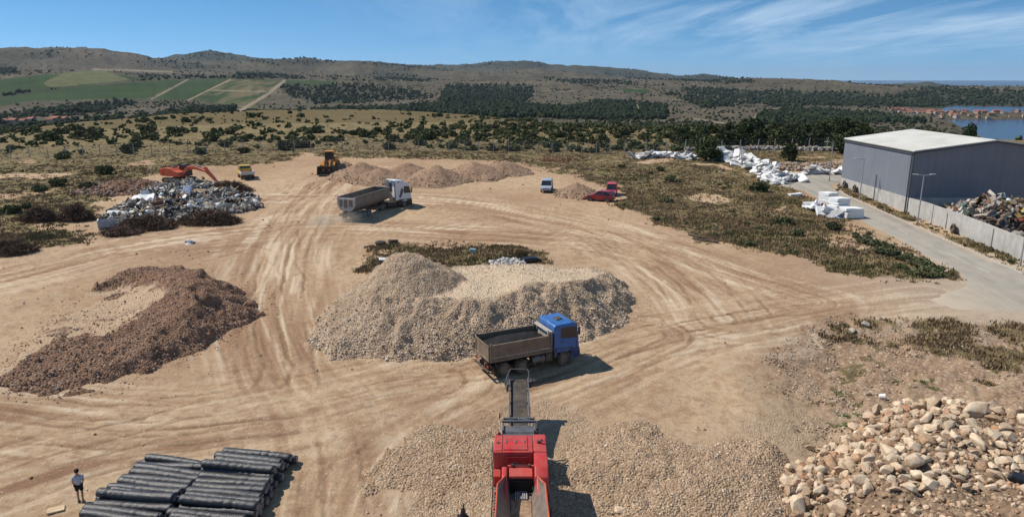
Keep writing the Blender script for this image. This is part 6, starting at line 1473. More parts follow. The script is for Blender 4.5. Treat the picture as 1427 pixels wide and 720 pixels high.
    fpile([(884, 221), (925, 220), (968, 222)], 54, .7, 1.9, 'in the low drift left of the dark pine', 1)
    fpile([(998, 220), (1025, 226), (1055, 236), (1078, 246)], 115, 2.1, 3.0, 'in the tall heap right of the dark pine', 2)
    fpile([(1068, 250), (1088, 256), (1112, 249)], 44, .55, 1.9, 'on the spill ending the tall heap', 3)
    fpile([(1118, 242), (1140, 242), (1168, 242)], 26, .45, 1.3, 'in the drift by the far street lamp', 4)
    fpile([(1132, 293), (1150, 297), (1162, 302)], 16, .8, 1.1, 'in the jumble by the stacked blocks', 5)
    x, y = G(1130, 240); o = link('foam_board', slab_mesh('foam_board', (1.6, .9, .2), 88, fy, .08), None, loc=(x, y, gz(x, y)+.6), rot=(.5, -.3, 1.0)); tag(o, 'yellow foam board standing out of the white drift by the far lamp', 'foam board')
    # stacked blocks on the road
    blk = [plain('white_block', (.78, .78, .77), .7, var=.04)]
    bm_ = slab_mesh('foam_block', (2.6, 1.6, .42), 99, blk[0], .02)
    for i, (u, v, lv, rz, nm) in enumerate([(1186, 303, 0, 4, 'bottom'), (1186, 303, 1, 7, 'second'), (1185, 303, 2, 2, 'top'), (1168, 294, 0, 20, 'bottom'), (1168, 294, 1, 16, 'second'), (1168, 293, 2, 23, 'third'), (1168, 293, 3, 19, 'top'), (1153, 286, 0, 35, 'bottom'), (1153, 286, 1, 30, 'second'), (1152, 285, 2, 38, 'third'), (1153, 285, 3, 28, 'top')]):
        x, y = G(u, v); o = link('foam_block', bm_, None, loc=(x, y, gz(x, y)+.26+lv*.44), rot=(0, .02*(lv-1), R(rz+8)))
        tag(o, f'{nm} white foam block of the {"nearest" if i < 3 else "middle" if i < 7 else "farthest"} stack on the road', 'foam block', 'stacked white foam blocks')
    x, y = G(1108, 273); o = link('foam_block', slab_mesh('foam_block', (2.2, .8, .35), 98, fm, .04), None, loc=(x, y, gz(x, y)+.25), rot=(0, 0, .3)); tag(o, 'single white foam block lying on the asphalt between the heap and the stacks', 'foam block')
    x, y = G(1147, 297); o = link('red_board', slab_mesh('red_board', (.7, 1.4, .1), 97, plain('dark_red_board', (.22, .03, .03), .7), .02), None, loc=(x, y, gz(x, y)+.7), rot=(1.3, 0, .2)); tag(o, 'dark red board leaning in the jumble by the foam blocks', 'board')
    x, y = G(1168, 304); o = link('blue_sheet', slab_mesh('blue_sheet', (1.1, .9, .06), 96, bl, .08), None, loc=(x, y, gz(x, y)+.25), rot=(.5, 0, .6)); tag(o, 'light blue sheet beside the nearest foam block stack', 'sheet')
    # rubble row behind the far foam drift
    x, y = G(1100, 238); st = mat_stone('mixed_rubble', [(.28, .16, .10), (.42, .33, .25), (.36, .24, .16), (.55, .5, .42)])
    heap('rubble_heap', 'low brown rubble heap behind the foam spill at the road end', 'rubble heap', mound(x, y+2, 3.4, 1.1, 71, 1.9, .6, 1.4, .4), (x-8, x+8, y-1, y+5), .3, mat_heap('rubble_base', (.2, .14, .1), (.33, .25, .18), (.3, .2, .15), 5), 900, (.1, .35), st, seed=72, spart='rubble')
    x, y = G(1150, 234); heap('rubble_heap', 'low grey stone heap behind the small foam drift at the far lamp', 'rubble heap', mound(x, y+1, 3.0, .9, 73, 2.2, .6, 1.4, .4), (x-8, x+8, y-2, y+4), .3, mat_heap('rubble_base', (.25, .22, .18), (.4, .36, .3), (.3, .2, .15), 5), 900, (.1, .3), st, seed=74, spart='rubble')
    # --- island clutter
    isl = [('tyre', 530, 341), ('tyre', 548, 338)]
    for k, (nm, u, v) in enumerate(isl):
        x, y = G(u, v); b = MB(); b.lathe_y([(.3, -.15), (.5, -.17), (.6, -.1), (.6, .1), (.5, .17), (.3, .15), (.26, 0)], (0, 0, 0), 20); tag(b.build('tyre', MT['tyre'], smooth_=True, loc=(x, y, gz(x, y)+.2), rot=(R(90 if k == 0 else 78), 0, 0)), ['flat lying tyre at the back left of the grass island', 'tyre half sunk in weeds behind the stockpile peak'][k], 'tyre')
    x, y = G(737, 366); b = MB(); b.prism([(-1.3, 0), (1.2, 0), (1.3, .3), (.6, .55), (-.5, .5), (-1.2, .25)], -.5, .5, .12, 2); tag(b.build('black_bag', plain('black_bag_plastic', (.012, .013, .022), .35), loc=(x, y, gz(x, y)), rot=(0, 0, .25)), 'big black bag at the right end of the grass island', 'bag')
    x, y = G(727, 359); b = MB(); b.box((0, 0, .5), (1.6, .12, .9), (R(35), R(15), .3), .02); tag(b.build('board', br, loc=(x, y, gz(x, y))), 'weathered board leaning behind the black bag', 'board')
    x, y = G(537, 363); b = MB(); b.box((0, 0, .2), (1.3, .7, .1), (R(12), R(8), .3), .03); tag(b.build('panel', wm, loc=(x, y, gz(x, y))), 'pale panel on the grass island left of the stockpile peak', 'panel')
    x, y = G(659, 352); b = MB(); b.prism([(-.4, 0), (.4, 0), (.3, .35), (-.3, .4)], -.25, .25, .06, 2); tag(b.build('bag', plain('pale_turquoise', (.25, .42, .46), .6), loc=(x, y, gz(x, y))), 'pale turquoise bag in the weeds of the grass island', 'bag')
    x, y = G(708, 369); heap('rubble_heap', 'small heap of pale grey stones at the edge of the grass island', 'rubble heap', mound(x, y, 1.7, .5, 75, 1.3, .8, 1.4), (x-3, x+3, y-2, y+2), .15, mat_heap('pale_rubble', (.3, .28, .25), (.5, .48, .44), (.4, .4, .4), 5), 260, (.08, .24), mat_stone('pale_rubble_stone', [(.3, .28, .26), (.5, .48, .45), (.65, .63, .6)]), seed=76, spart='rubble')
    for u, v, rz, lb in [(983, 337, -35, 'dark pole lying on the bank edge of the right field'), (968, 331, -50, 'shorter dark pole lying beside the long one')]:
        x, y = G(u, v); b = MB(); b.cyl((-1.6 if rz == -35 else -.9, 0, .15), (1.6 if rz == -35 else .9, 0, .12), .11, 8); tag(b.build('pole', MT['dark'], loc=(x, y, gz(x, y)), rot=(0, 0, R(rz))), lb, 'pole')

def build_rolls():
    fm = NT('black_wrap'); o = fm.obj(); fm.col(fm.ramp(fm.noise(o, 3, 5, .6), [(.3, (.026, .026, .028)), (.7, (.052, .051, .053))])); fm.b.inputs['Roughness'].default_value = .38; fm.b.inputs['Specular IOR Level'].default_value = .5
    fm.bump(fm.noise(fm.map(o, (2.2, 6, 6)), 2.5, 6, .7), .6, .05)
    inn = plain('roll_end', (.20, .19, .20), .7, var=.5, scale=8)
    ms = []
    for k in range(6):
        q = np.random.default_rng(60+k); nx, na = 46, 22; L = 3.9; x = np.linspace(-L/2, L/2, nx); a = np.linspace(0, 2*np.pi, na, endpoint=False)
        X, A = np.meshgrid(x, a, indexing='ij'); seams = q.uniform(-1.5, 1.5, 3); rad = .232+.013*fbm(X*2.2, np.sin(A)*1.4+np.cos(A)*2+k*5, 4, 60+k)+.006*np.sin(X*q.uniform(14, 22)+2*np.sin(A))
        for s in seams: rad -= .03*np.exp(-((X-s)/.035)**2)
        rad *= np.where(np.abs(X) > L/2-.06, .93, 1); sag = .03*np.cos(X*1.3+k)
        V = np.stack([X, rad*np.cos(A)*1.10, rad*np.sin(A)*.90+sag], -1).reshape(-1, 3); F = []
        for i in range(nx-1):
            for j in range(na): F.append((i*na+j, i*na+(j+1) % na, (i+1)*na+(j+1) % na, (i+1)*na+j))
        V = np.concatenate([V, [(-L/2-.01, 0, sag[0, 0]), (L/2+.01, 0, sag[-1, 0])]]); T = [(nx*na, (j+1) % na, j) for j in range(na)]+[(nx*na+1, (nx-1)*na+j, (nx-1)*na+(j+1) % na) for j in range(na)]
        me = np_mesh('roll', V, [np.array(F), np.array(T)], True); me.materials.append(fm.m); me.materials.append(inn)
        mi = np.zeros(len(me.polygons), np.int32); mi[len(F):] = 0; me.polygons.foreach_set('material_index', mi)
        ms.append(me)
    core = MB(); core.lathe_y([(.05, -.03), (.15, -.03), (.15, .03), (.05, .03)], (0, 0, 0), 14)
    ce = bpy.data.meshes.new('core'); core.bm.to_mesh(ce); core.bm.free(); ce.materials.append(inn)
    q = np.random.default_rng(8); ang = R(-8.5)
    ordinal = ['first', 'second', 'third', 'fourth', 'fifth', 'sixth', 'seventh', 'eighth', 'ninth', 'tenth', 'eleventh', 'twelfth', 'thirteenth', 'fourteenth', 'fifteenth', 'sixteenth']
    def roll(x, y, lay, lb):
        t = bpy.data.objects.new('plastic_roll', ms[q.integers(6)]); COL.objects.link(t); z = gz(x, y)
        t.location = (x, y, z+.24+lay*.33+q.uniform(-.02, .035)); t.rotation_euler = (q.uniform(-.25, .25)+q.integers(2)*3.14, q.normal()*.014, ang+q.normal()*.034)
        tag(t, lb, 'plastic roll', 'black plastic wrapped rolls')
        if True:
            c = link('roll_core', ce, None, t, loc=(1.955, 0, .02), rot=(0, 0, R(90)))
    for side, cx in ((0, -17.95), (1, -14.0)):
        n = 16; sh = .0 if side == 0 else .55
        for lay, cnt in ((0, n), (1, n-1), (2, 2 if side else 1)):
            for k in range(cnt):
                if lay == 2: y = [33.6, 30.6][k] if side else [31.2][k]
                else: y = 34.95+sh-k*.44-lay*.22
                x = cx-.10*(35.0-y)*(1-side*.6)+q.normal()*.16-(.28 if lay == 2 and side else 0)
                roll(x, y, lay, f'{ordinal[k]} black roll from the far end, {["bottom", "upper", "loose top"][lay]} layer of the {["left", "right"][side]} stack')

# ------------------------------------------------------------------ vegetation
def in_frame(px, py, m=30): return (px > -m) & (px < 1427+m) & (py > 0) & (py < 740)
def build_plants():
    r = np.random.default_rng(12)
    green = mat_leaf('scrub_leaf', [(.046, .058, .024), (.082, .097, .040), (.125, .132, .06), (.18, .17, .09)])
    olive = mat_leaf('olive_leaf', [(.045, .055, .025), (.08, .088, .04), (.12, .122, .062), (.17, .165, .09)])
    pine = mat_leaf('pine_needles', [(.020, .034, .014), (.038, .058, .022), (.06, .082, .03), (.09, .105, .042)])
    bk = bark()
    far = []
    for k in range(6): far.append(leafmesh('bush', bush_lobes(np.random.default_rng(k), 1.0, 5, 1.1) if k < 2 else clump_lobes(np.random.default_rng(k+50), 3+k % 3), 420, .27, k)); far[-1].materials.append(green)
    nearm = []
    for k in range(5): nearm.append(leafmesh('bush', bush_lobes(np.random.default_rng(20+k), 1.0, 7, 1.15), 900, .20, 30+k)); nearm[-1].materials.append(green if k < 3 else olive)
    nearm.append(leafmesh('bush', [(r.normal()*.6, r.normal()*.6, .25, r.uniform(.2, .5)) for q in range(9)], 700, .13, 77)); nearm[-1].materials.append(mat_leaf('fresh_weed', [(.05, .085, .025), (.08, .125, .035), (.12, .16, .05), (.19, .19, .09)]))
    grp = 'dark green bushes on the dry ground'
    def bush(x, y, s, near, lb, h=1.0, z=None, kind=None, grp_=grp):
        me = nearm[kind if kind is not None else r.integers(3)] if near else far[r.integers(6)]
        o = bpy.data.objects.new('bush', me); COL.objects.link(o); o.location = (x, y, (gz(x, y) if z is None else z)-.08*s); o.rotation_euler = (0, 0, r.uniform(0, 6.28)); o.scale = (s, s*r.uniform(.8, 1.15), s*h*r.uniform(.8, 1.1))
        tag(o, lb, 'bush', grp_)
    # single bushes that can be pointed out (x, y in the photograph, half width in px)
    for u, v, w, lb in [(1057, 266, 14, 'round dark bush alone in the middle of the right field'), (1092, 312, 12, 'dark low bush in the right field towards the road'), (1110, 330, 10, 'dark bush nearest the dirt in the right field'), (1165, 322, 13, 'spreading bush in the right field beside the road'), (922, 238, 7, 'grey green shrub at the left end of the right field'), (931, 252, 10, 'larger grey green shrub at the left end of the right field'),
                        (866, 233, 6, 'little bush on the far edge of the yard behind the red car'), (914, 306, 6, 'small bush on the near left bank of the right field'), (147, 243, 11, 'dark bush in the left field with white litter in it'), (55, 267, 9, 'low bush left of the soil mound'), (82, 260, 11, 'wide low bush left of the soil mound'), (122, 267, 12, 'flat dark bush at the left end of the soil mound'), (14, 296, 11, 'bush at the left edge beyond the brush piles'), (36, 290, 7, 'small bush beside the left brush piles'), (190, 277, 6, 'small dark bush touching the garbage heap'),
                        (414, 205, 15, 'biggest dark bush beyond the fence, above the yellow pickup'), (86, 220, 9, 'dark bush on the fence line at the left'), (340, 213, 9, 'bush at the fence line left of the biggest bush'), (278, 213, 10, 'rounded bush behind the fence above the excavator'), (545, 208, 11, 'dark bush behind the fence above the gravel mounds')]:
        x, y = G(u, v); d = math.hypot(x, y, 18); bush(x, y, w*d/1000*.98, True, lb, .95, grp_=None)
    # weeds in the right field tip: greener scrub along the road side
    for k in range(34):
        f = r.random(); u = 1195+f*115+r.normal()*8; v = 325+f*58+abs(r.normal())*6; x, y = G(u, v); bush(x, y, r.uniform(.5, 1.05), True, 'low green shrub along the road side of the right field', .75, kind=int(r.integers(5)), grp_='low green shrubs beside the road')
    for k in range(22):
        u = r.uniform(890, 1180); v = r.uniform(240, 345); x, y = G(u, v)
        if float(poly_sd(np.array([x]), np.array([y]), GRASS_POLYS['right'])[0]) > 1: bush(x, y, r.uniform(.4, .9), True, 'small olive shrub scattered in the dry right field', .8, kind=int(r.integers(5)), grp_='small shrubs in the right field')
    for k in range(12):
        x = 52.9+r.normal()*.5; y = r.uniform(72, 116); bush(x, y, r.uniform(.25, .5), True, 'small weed clump on the verge between kerb and wall', .8, kind=int(r.integers(5)), grp_='weed clumps on the verge')
    for u, v, s in [(1195, 556, .75), (1178, 535, .45), (1170, 528, .35), (1290, 514, .5), (1180, 570, .5), (1160, 572, .3), (1192, 462, .4), (1270, 520, .3), (1225, 550, .3), (1184, 563, .4), (1200, 548, .35), (1168, 548, .3), (1300, 521, .35), (1283, 507, .3), (1252, 512, .25)]:
        x, y = G(u, v); bush(x, y, s*1.1, True, 'bright green weed clump on the stony ground above the rock heap', .3, kind=5, grp_='green weed clumps above the rock heap')
    # bushes beyond the fence: individuals, nearest first
    n = 5200; az = np.radians(r.uniform(-37.5, 37, n)); rr = r.uniform(158, 395, n); X = rr*np.sin(az); Y = rr*np.cos(az)
    Z = blend_site(X, Y, gzv(X, Y)); px, py = proj(X, Y, Z)
    dens = 2.4*(.06+.18*smooth(.05, .4, fbm(X/30, Y/30, 4, 700))+.34*smooth(480, 760, px)*smooth(172, 182, py)*smooth(1000, 940, px)+.15*smooth(178, 186, py)*smooth(206, 196, py))*(.35+.65*smooth(158, 172, py))
    k = (r.random(n) < dens) & in_frame(px, py, 10) & (Y > np.interp(X, [p[0] for p in FENCE], [p[1] for p in FENCE])+2.5); X, Y, Z, rr, px, py = X[k], Y[k], Z[k], rr[k], px[k], py[k]
    s = np.clip(r.lognormal(-.16, .45, len(X)), .35, 2.3)*np.where(py < 175, .85, 1)
    size = s/rr; od = np.argsort(-size)
    for i in od[:205]:
        w = 'above the excavator and pickup' if px[i] < 470 else 'above the gravel mounds' if px[i] < 760 else 'left of the pines'
        bush(X[i], Y[i], s[i], False, f'dark bush on the dry slope beyond the fence {w}', 1.0, Z[i])
    i = od[205:]
    V, F = blobs(np.stack([X[i], Y[i], Z[i]+s[i]*.45], -1), s[i]*.95, r, (.7, 1.1), .25, True, zs=.8)
    sub = r.integers(0, 1, 1)
    P_ = np.repeat(np.stack([X[i], Y[i], Z[i]], -1), 14, 0); ss = np.repeat(s[i], 14); q = r.normal(size=P_.shape)*np.array([.42, .42, .22]); P_ = P_+q*ss[:, None]+np.array([0, 0, 1])*(ss*.48)[:, None]
    V, F = blobs(P_, ss*.34, r, (.7, 1.1), .3)
    tag(link('scrub', np_mesh('scrub', V, F), mat_stone('scrub_foliage', [(.036, .048, .020), (.062, .076, .032), (.10, .108, .05)], 2)), kind='stuff')
    # pines along the right behind the fence
    pm = []
    for k in range(5):
        q = np.random.default_rng(80+k); lob = []
        for j in range(15):
            h = .22+.74*j/14; w = .40*(1-h)**.6+.10; a = j*2.4+q.uniform(0, 1); lob.append((w*.75*math.cos(a), w*.75*math.sin(a), h, w*q.uniform(.5, .75)))
        c = leafmesh('crown', lob, 1500, .085, 90+k, .8); c.materials.append(pine)
        tr = trunk_mesh(.8, .045, k); tm = bpy.data.meshes.new('trunk'); tr.bm.to_mesh(tm); tr.bm.free(); tm.materials.append(bk); pm.append((c, tm))
    def pine_at(x, y, h, wd, lb, grp_='pines behind the fence'):
        k = int(r.integers(5)); t = empty('pine_tree', lb, 'tree', (x, y, float(blend_site(np.array([x]), np.array([y]), gzv(np.array([x]), np.array([y])))[0])), r.uniform(0, 6.28), grp_); t.scale = (h*wd, h*wd, h)
        link('crown', pm[k][0], None, t); link('trunk', pm[k][1], None, t)
    for u, v, h, w, lb in [(984, 224, 4.9, 1.0, 'dark pine standing between the two foam waste heaps'), (1100, 224, 3.6, .9, 'young pine alone in front of the fence above the rubble'), (1172, 214, 4.2, 1.0, 'small pine at the far corner of the warehouse'), (1240, 215, 7, 1, 'pine hidden behind the warehouse roof edge')][:3]:
        x, y = G(u, v); pine_at(x, y, h, w, lb, None)
    for k in range(58):
        u = 945+r.random()*270; x = (u-CX)/FL*r.uniform(160, 215); y = r.uniform(161, 205); x = (u-CX)/FL*(y*.97+4)
        hgt = r.uniform(2.2, 3.9)*(.7+.5*smooth(930, 1040, u)); pine_at(x, y, float(hgt), r.uniform(.95, 1.4), 'pine in the dark row behind the fence, '+('left of the warehouse' if u > 1090 else 'behind the tall foam heap'))
    x, y = G(1352, 190); x, y = 123, 195; pine_at(x, y, 4.1, .8, 'lone tree top showing over the warehouse roof', None)
    # dry reed clump
    x, y = G(776, 223); bm_ = grass_tufts(np.random.default_rng(5).normal(size=160)*1.7+x, np.random.default_rng(6).normal(size=160)*.9+y, 1.5, 5, 6); o = link('reed_clump', bm_, mat_leaf('dry_reed', [(.24, .17, .085), (.34, .25, .13), (.42, .32, .18)])); tag(o, 'clump of tall straw coloured reeds at the far edge of the yard', 'reeds')

def grass_tufts(X, Y, h, blades, seed, wid=.05):
    r = np.random.default_rng(seed); n = len(X)*blades; X = np.repeat(X, blades)+r.normal(size=n)*.16; Y = np.repeat(Y, blades)+r.normal(size=n)*.16
    Z = blend_site(X, Y, gzv(X, Y)); H = h*r.uniform(.45, 1.15, n)*np.clip(1.15-np.hypot(X, Y)/260, .45, 1); a = r.uniform(0, 6.28, n); lean = r.uniform(.1, .55, n)*H; la = r.uniform(0, 6.28, n); w = wid*r.uniform(.6, 1.5, n)*(1+np.hypot(X, Y)/120)
    A = np.stack([X-w*np.cos(a), Y-w*np.sin(a), Z-.05], -1); B = np.stack([X+w*np.cos(a), Y+w*np.sin(a), Z-.05], -1); C = np.stack([X+lean*np.cos(la), Y+lean*np.sin(la), Z+H], -1)
    return np_mesh('grass', np.stack([A, B, C], 1).reshape(-1, 3), np.arange(n*3).reshape(n, 3))

def build_grass():
    r = np.random.default_rng(31); n = 230000
    az = np.radians(r.uniform(-38, 38, n)); rr = np.exp(r.uniform(math.log(58), math.log(200), n)); X = rr*np.sin(az); Y = rr*np.cos(az)
    g = grass_mask(X, Y)*(1-.7*smooth(150, 185, rr)) ; k = (r.random(n) < g*(.35+.65*smooth(-.3, .4, fbm(X/4, Y/4, 4, 33)))); X, Y, rr = X[k], Y[k], rr[k]
    m = r.random(len(X)) < np.clip(34000/len(X), 0, 1); X, Y = X[m], Y[m]
    green = fbm(X/7, Y/7, 4, 35)+.35*((X > 38) & (Y < 95) & (Y > 64))-.3*(Y < 62) > .34
    dry = mat_leaf('dry_grass_blade', [(.17, .138, .064), (.25, .198, .098), (.33, .26, .135), (.42, .335, .19)])
    gr = mat_leaf('green_grass_blade', [(.085, .088, .034), (.135, .128, .054), (.19, .165, .074), (.25, .205, .10)])
    tag(link('dry_grass', grass_tufts(X[~green], Y[~green], .30, 6, 1), dry), kind='stuff'); tag(link('green_weeds', grass_tufts(X[green], Y[green], .34, 7, 2), gr), kind='stuff')
    # dark low scrub tufts inside the fields
    n = 3600; az = np.radians(r.uniform(-38, 38, n)); rr = np.exp(r.uniform(math.log(60), math.log(150), n)); X = rr*np.sin(az); Y = rr*np.cos(az)
    k = (grass_mask(X, Y) > .6) & (fbm(X/6, Y/6, 4, 37) > .2); X, Y = X[k], Y[k]; s = r.uniform(.12, .42, len(X))
    P_ = np.repeat(np.stack([X, Y, gzv(X, Y)], -1), 9, 0); ss = np.repeat(s, 9); P_ = P_+r.normal(size=P_.shape)*np.array([.8, .8, .3])*ss[:, None]+np.array([0, 0, .4])*ss[:, None]
    V, F = blobs(P_, ss*.42, r, (.5, 1.1), .35); tag(link('low_scrub', np_mesh('low_scrub', V, F), mat_stone('low_scrub_leaf', [(.065, .068, .03), (.105, .104, .046), (.155, .14, .068)], 6)), kind='stuff')

def build_far():
    r = np.random.default_rng(41)
    n = 120000; az = np.radians(r.uniform(-40, 40, n)); rr = np.exp(r.uniform(math.log(520), math.log(6200), n)); X = rr*np.sin(az); Y = rr*np.cos(az); Z = hills_z(X, Y); px, py = proj(X, Y, Z)
    fo = forest_density(X, Y, Z, px, py)
    fld = np.zeros(n)
    for tone, poly in FIELDS: fld = np.maximum(fld, (poly_sd(px, py, poly) > -1)*1.0)
    ok = (Z > SEA+1.2) & ((fld < .5) | (rr < 1200))
    lane = np.zeros(n)
    for pts, w in LANES: lane = np.maximum(lane, (np.abs(line_sd(px, py, pts)[0]) < w*.8)*1.0)
    ok &= lane < .5
    kf = ok & (r.random(n) < fo*.55)
    ks = ok & ~kf & (r.random(n) < .05+.40*smooth(-.05, .45, fbm(X/160, Y/160, 4, 720)+.25*fbm(X/45, Y/45, 2, 721)))
    def mk(k, s0, s1, name, mat, zs, cap=26000):
        i = np.where(k)[0][:cap]; s = r.uniform(s0, s1, len(i))*(1+.45*np.clip(rr[i]/3000, 0, 1.4)); V, F = blobs(np.stack([X[i], Y[i], Z[i]+s*.5*zs], -1), s, r, (.6, 1.0), .28, True, zs=zs); tag(link(name, np_mesh(name, V, F), mat), kind='stuff')
    mk(kf, 2.2, 4.6, 'forest', mat_stone('forest_foliage', [(.014, .024, .011), (.024, .037, .016), (.036, .050, .021)], .3), 1.15)
    mk(ks, 1.0, 2.9, 'hillside_scrub', mat_stone('hill_scrub_foliage', [(.02, .027, .013), (.036, .044, .020), (.05, .056, .026)], .3), .9)
    # town on the spit by the bay, and a hamlet far left
    wallm = [plain('house_wall_'+n_, c, .9, var=.08) for n_, c in (('cream', (.40, .35, .28)), ('white', (.48, .45, .41)), ('ochre', (.34, .26, .18)))]; roofm = plain('terracotta_roof', (.30, .12, .078), .9, var=.25); win = plain('dark_window', (.05, .055, .06), .4)
    protos = []
    for k, (L, Wd, h, st) in enumerate([(11, 8, 5.5, 2), (9, 8, 6.5, 2), (14, 9, 5.5, 2), (8, 7, 4, 1)]):
        b = MB(); b.bb(-L/2, L/2, -Wd/2, Wd/2, -2, h, .02); wme = bpy.data.meshes.new('wall'); b.bm.to_mesh(wme); b.bm.free(); wme.materials.append(wallm[k % 3])
        b = MB(); b.prism([(-Wd/2-.5, h-.1), (Wd/2+.5, h-.1), (0, h+2.1)], -L/2-.4, L/2+.4, .02); rme = bpy.data.meshes.new('roof'); bmesh.ops.rotate(b.bm, cent=(0, 0, 0), matrix=Matrix.Rotation(math.pi/2, 3, 'Z'), verts=b.bm.verts); b.bm.to_mesh(rme); b.bm.free(); rme.materials.append(roofm)
        b = MB()
        for f in range(st):
            for x in np.arange(-L/2+1.6, L/2-1, 2.6):
                for s in (-1, 1): b.bb(x-.5, x+.5, s*Wd/2-.04, s*Wd/2+.04, 1+f*2.7, 2.3+f*2.7, 0)
        nme = bpy.data.meshes.new('window'); b.bm.to_mesh(nme); b.bm.free(); nme.materials.append(win); protos.append((wme, rme, nme))
    def house(x, y, z, rz, lb, grp, sc=1.0):
        w, rf, wi = protos[int(r.integers(4))]; t = empty('house', lb, 'house', (x, y, z), rz, grp); t.scale = (sc, sc, sc); link('wall', w, None, t); link('roof', rf, None, t)
    cnt = 0; used = []
    u = r.uniform(1236, 1440, 6000); v = 150.5+(u-1236)*.045+r.uniform(-1.5, 9, 6000)*(.35+.65*smooth(1230, 1330, u))
    f = [far_at(a_, b_, SEA+6) for a_, b_ in zip(u, v)]; hx = np.array([q[0] for q in f]); hy = np.array([q[1] for q in f]); hz = hills_z(hx, hy)
    for x, y, z, vv in zip(hx, hy, hz, v):
        if vv > 166 or z < SEA+1 or cnt >= 120: continue
        if any((x-a)**2+(y-b)**2 < 9**2 for a, b in used): continue
        used.append((x, y)); house(x, y, z, r.uniform(0, 3.14), 'red roofed house in the town between the two bays', 'houses of the far town', r.uniform(.5, .8)); cnt += 1
    for u, v in [(14, 172), (20, 173), (30, 174), (45, 173), (70, 171), (79, 170), (88, 171), (6, 174)]:
        x, y = far_at(u, v, -38); x *= 1; z = float(hills_z(np.array([x]), np.array([y]))[0]); 
        for it in range(4): x, y = far_at(u, v, z); z = float(hills_z(np.array([x]), np.array([y]))[0])
        house(x, y, z, r.uniform(0, 3.14), 'red roofed house of the hamlet behind the slope, far left', 'houses of the far left hamlet', .85)
    # a pale ruin / farm buildings in the middle distance
    print('houses', cnt, 'forest', kf.sum(), 'scrub', ks.sum())

def build_dust():
    x, y = -20.6, 92.5
    for (px_, py_, s, d) in ((x, y, (3.6, 2.5, 1.1), .20), (x-3.5, y-1.8, (4.2, 2.4, .9), .12)):
        b = MB(); bmesh.ops.create_icosphere(b.bm, subdivisions=3, radius=1); co = [v.co for v in b.bm.verts]
        for v in b.bm.verts: v.co *= 1+.2*math.sin(v.co.x*4+v.co.y*3)
        m = bpy.data.materials.new('dust_air'); m.use_nodes = True; t = m.node_tree
        for n in list(t.nodes):
            if n.type == 'BSDF_PRINCIPLED': t.nodes.remove(n)
        v = t.nodes.new('ShaderNodeVolumePrincipled'); v.inputs['Color'].default_value = (.9, .8, .68, 1)
        tc = t.nodes.new('ShaderNodeTexCoord'); ln = t.nodes.new('ShaderNodeVectorMath'); ln.operation = 'LENGTH'; t.links.new(tc.outputs['Object'], ln.inputs[0])
        nz = t.nodes.new('ShaderNodeTexNoise'); t.links.new(tc.outputs['Object'], nz.inputs['Vector']); nz.inputs['Scale'].default_value = 2.2; nz.inputs['Detail'].default_value = 4
        mr = t.nodes.new('ShaderNodeMapRange'); t.links.new(ln.outputs['Value'], mr.inputs[0]); mr.inputs[1].default_value = .15; mr.inputs[2].default_value = .95; mr.inputs[3].default_value = 1; mr.inputs[4].default_value = 0
        m1 = t.nodes.new('ShaderNodeMath'); m1.operation = 'MULTIPLY'; t.links.new(mr.outputs[0], m1.inputs[0]); t.links.new(nz.outputs['Fac'], m1.inputs[1])
        m2 = t.nodes.new('ShaderNodeMath'); m2.operation = 'MULTIPLY'; t.links.new(m1.outputs[0], m2.inputs[0]); m2.inputs[1].default_value = d*4
        t.links.new(m2.outputs[0], v.inputs['Density']); t.links.new(v.outputs[0], [n for n in t.nodes if n.type == 'OUTPUT_MATERIAL'][0].inputs['Volume'])
        o = b.build('dust', m); o.location = (px_, py_, gz(px_, py_)+s[2]*.7); o.scale = s; o.rotation_euler = (0, 0, R(70)); tag(o, kind='stuff')
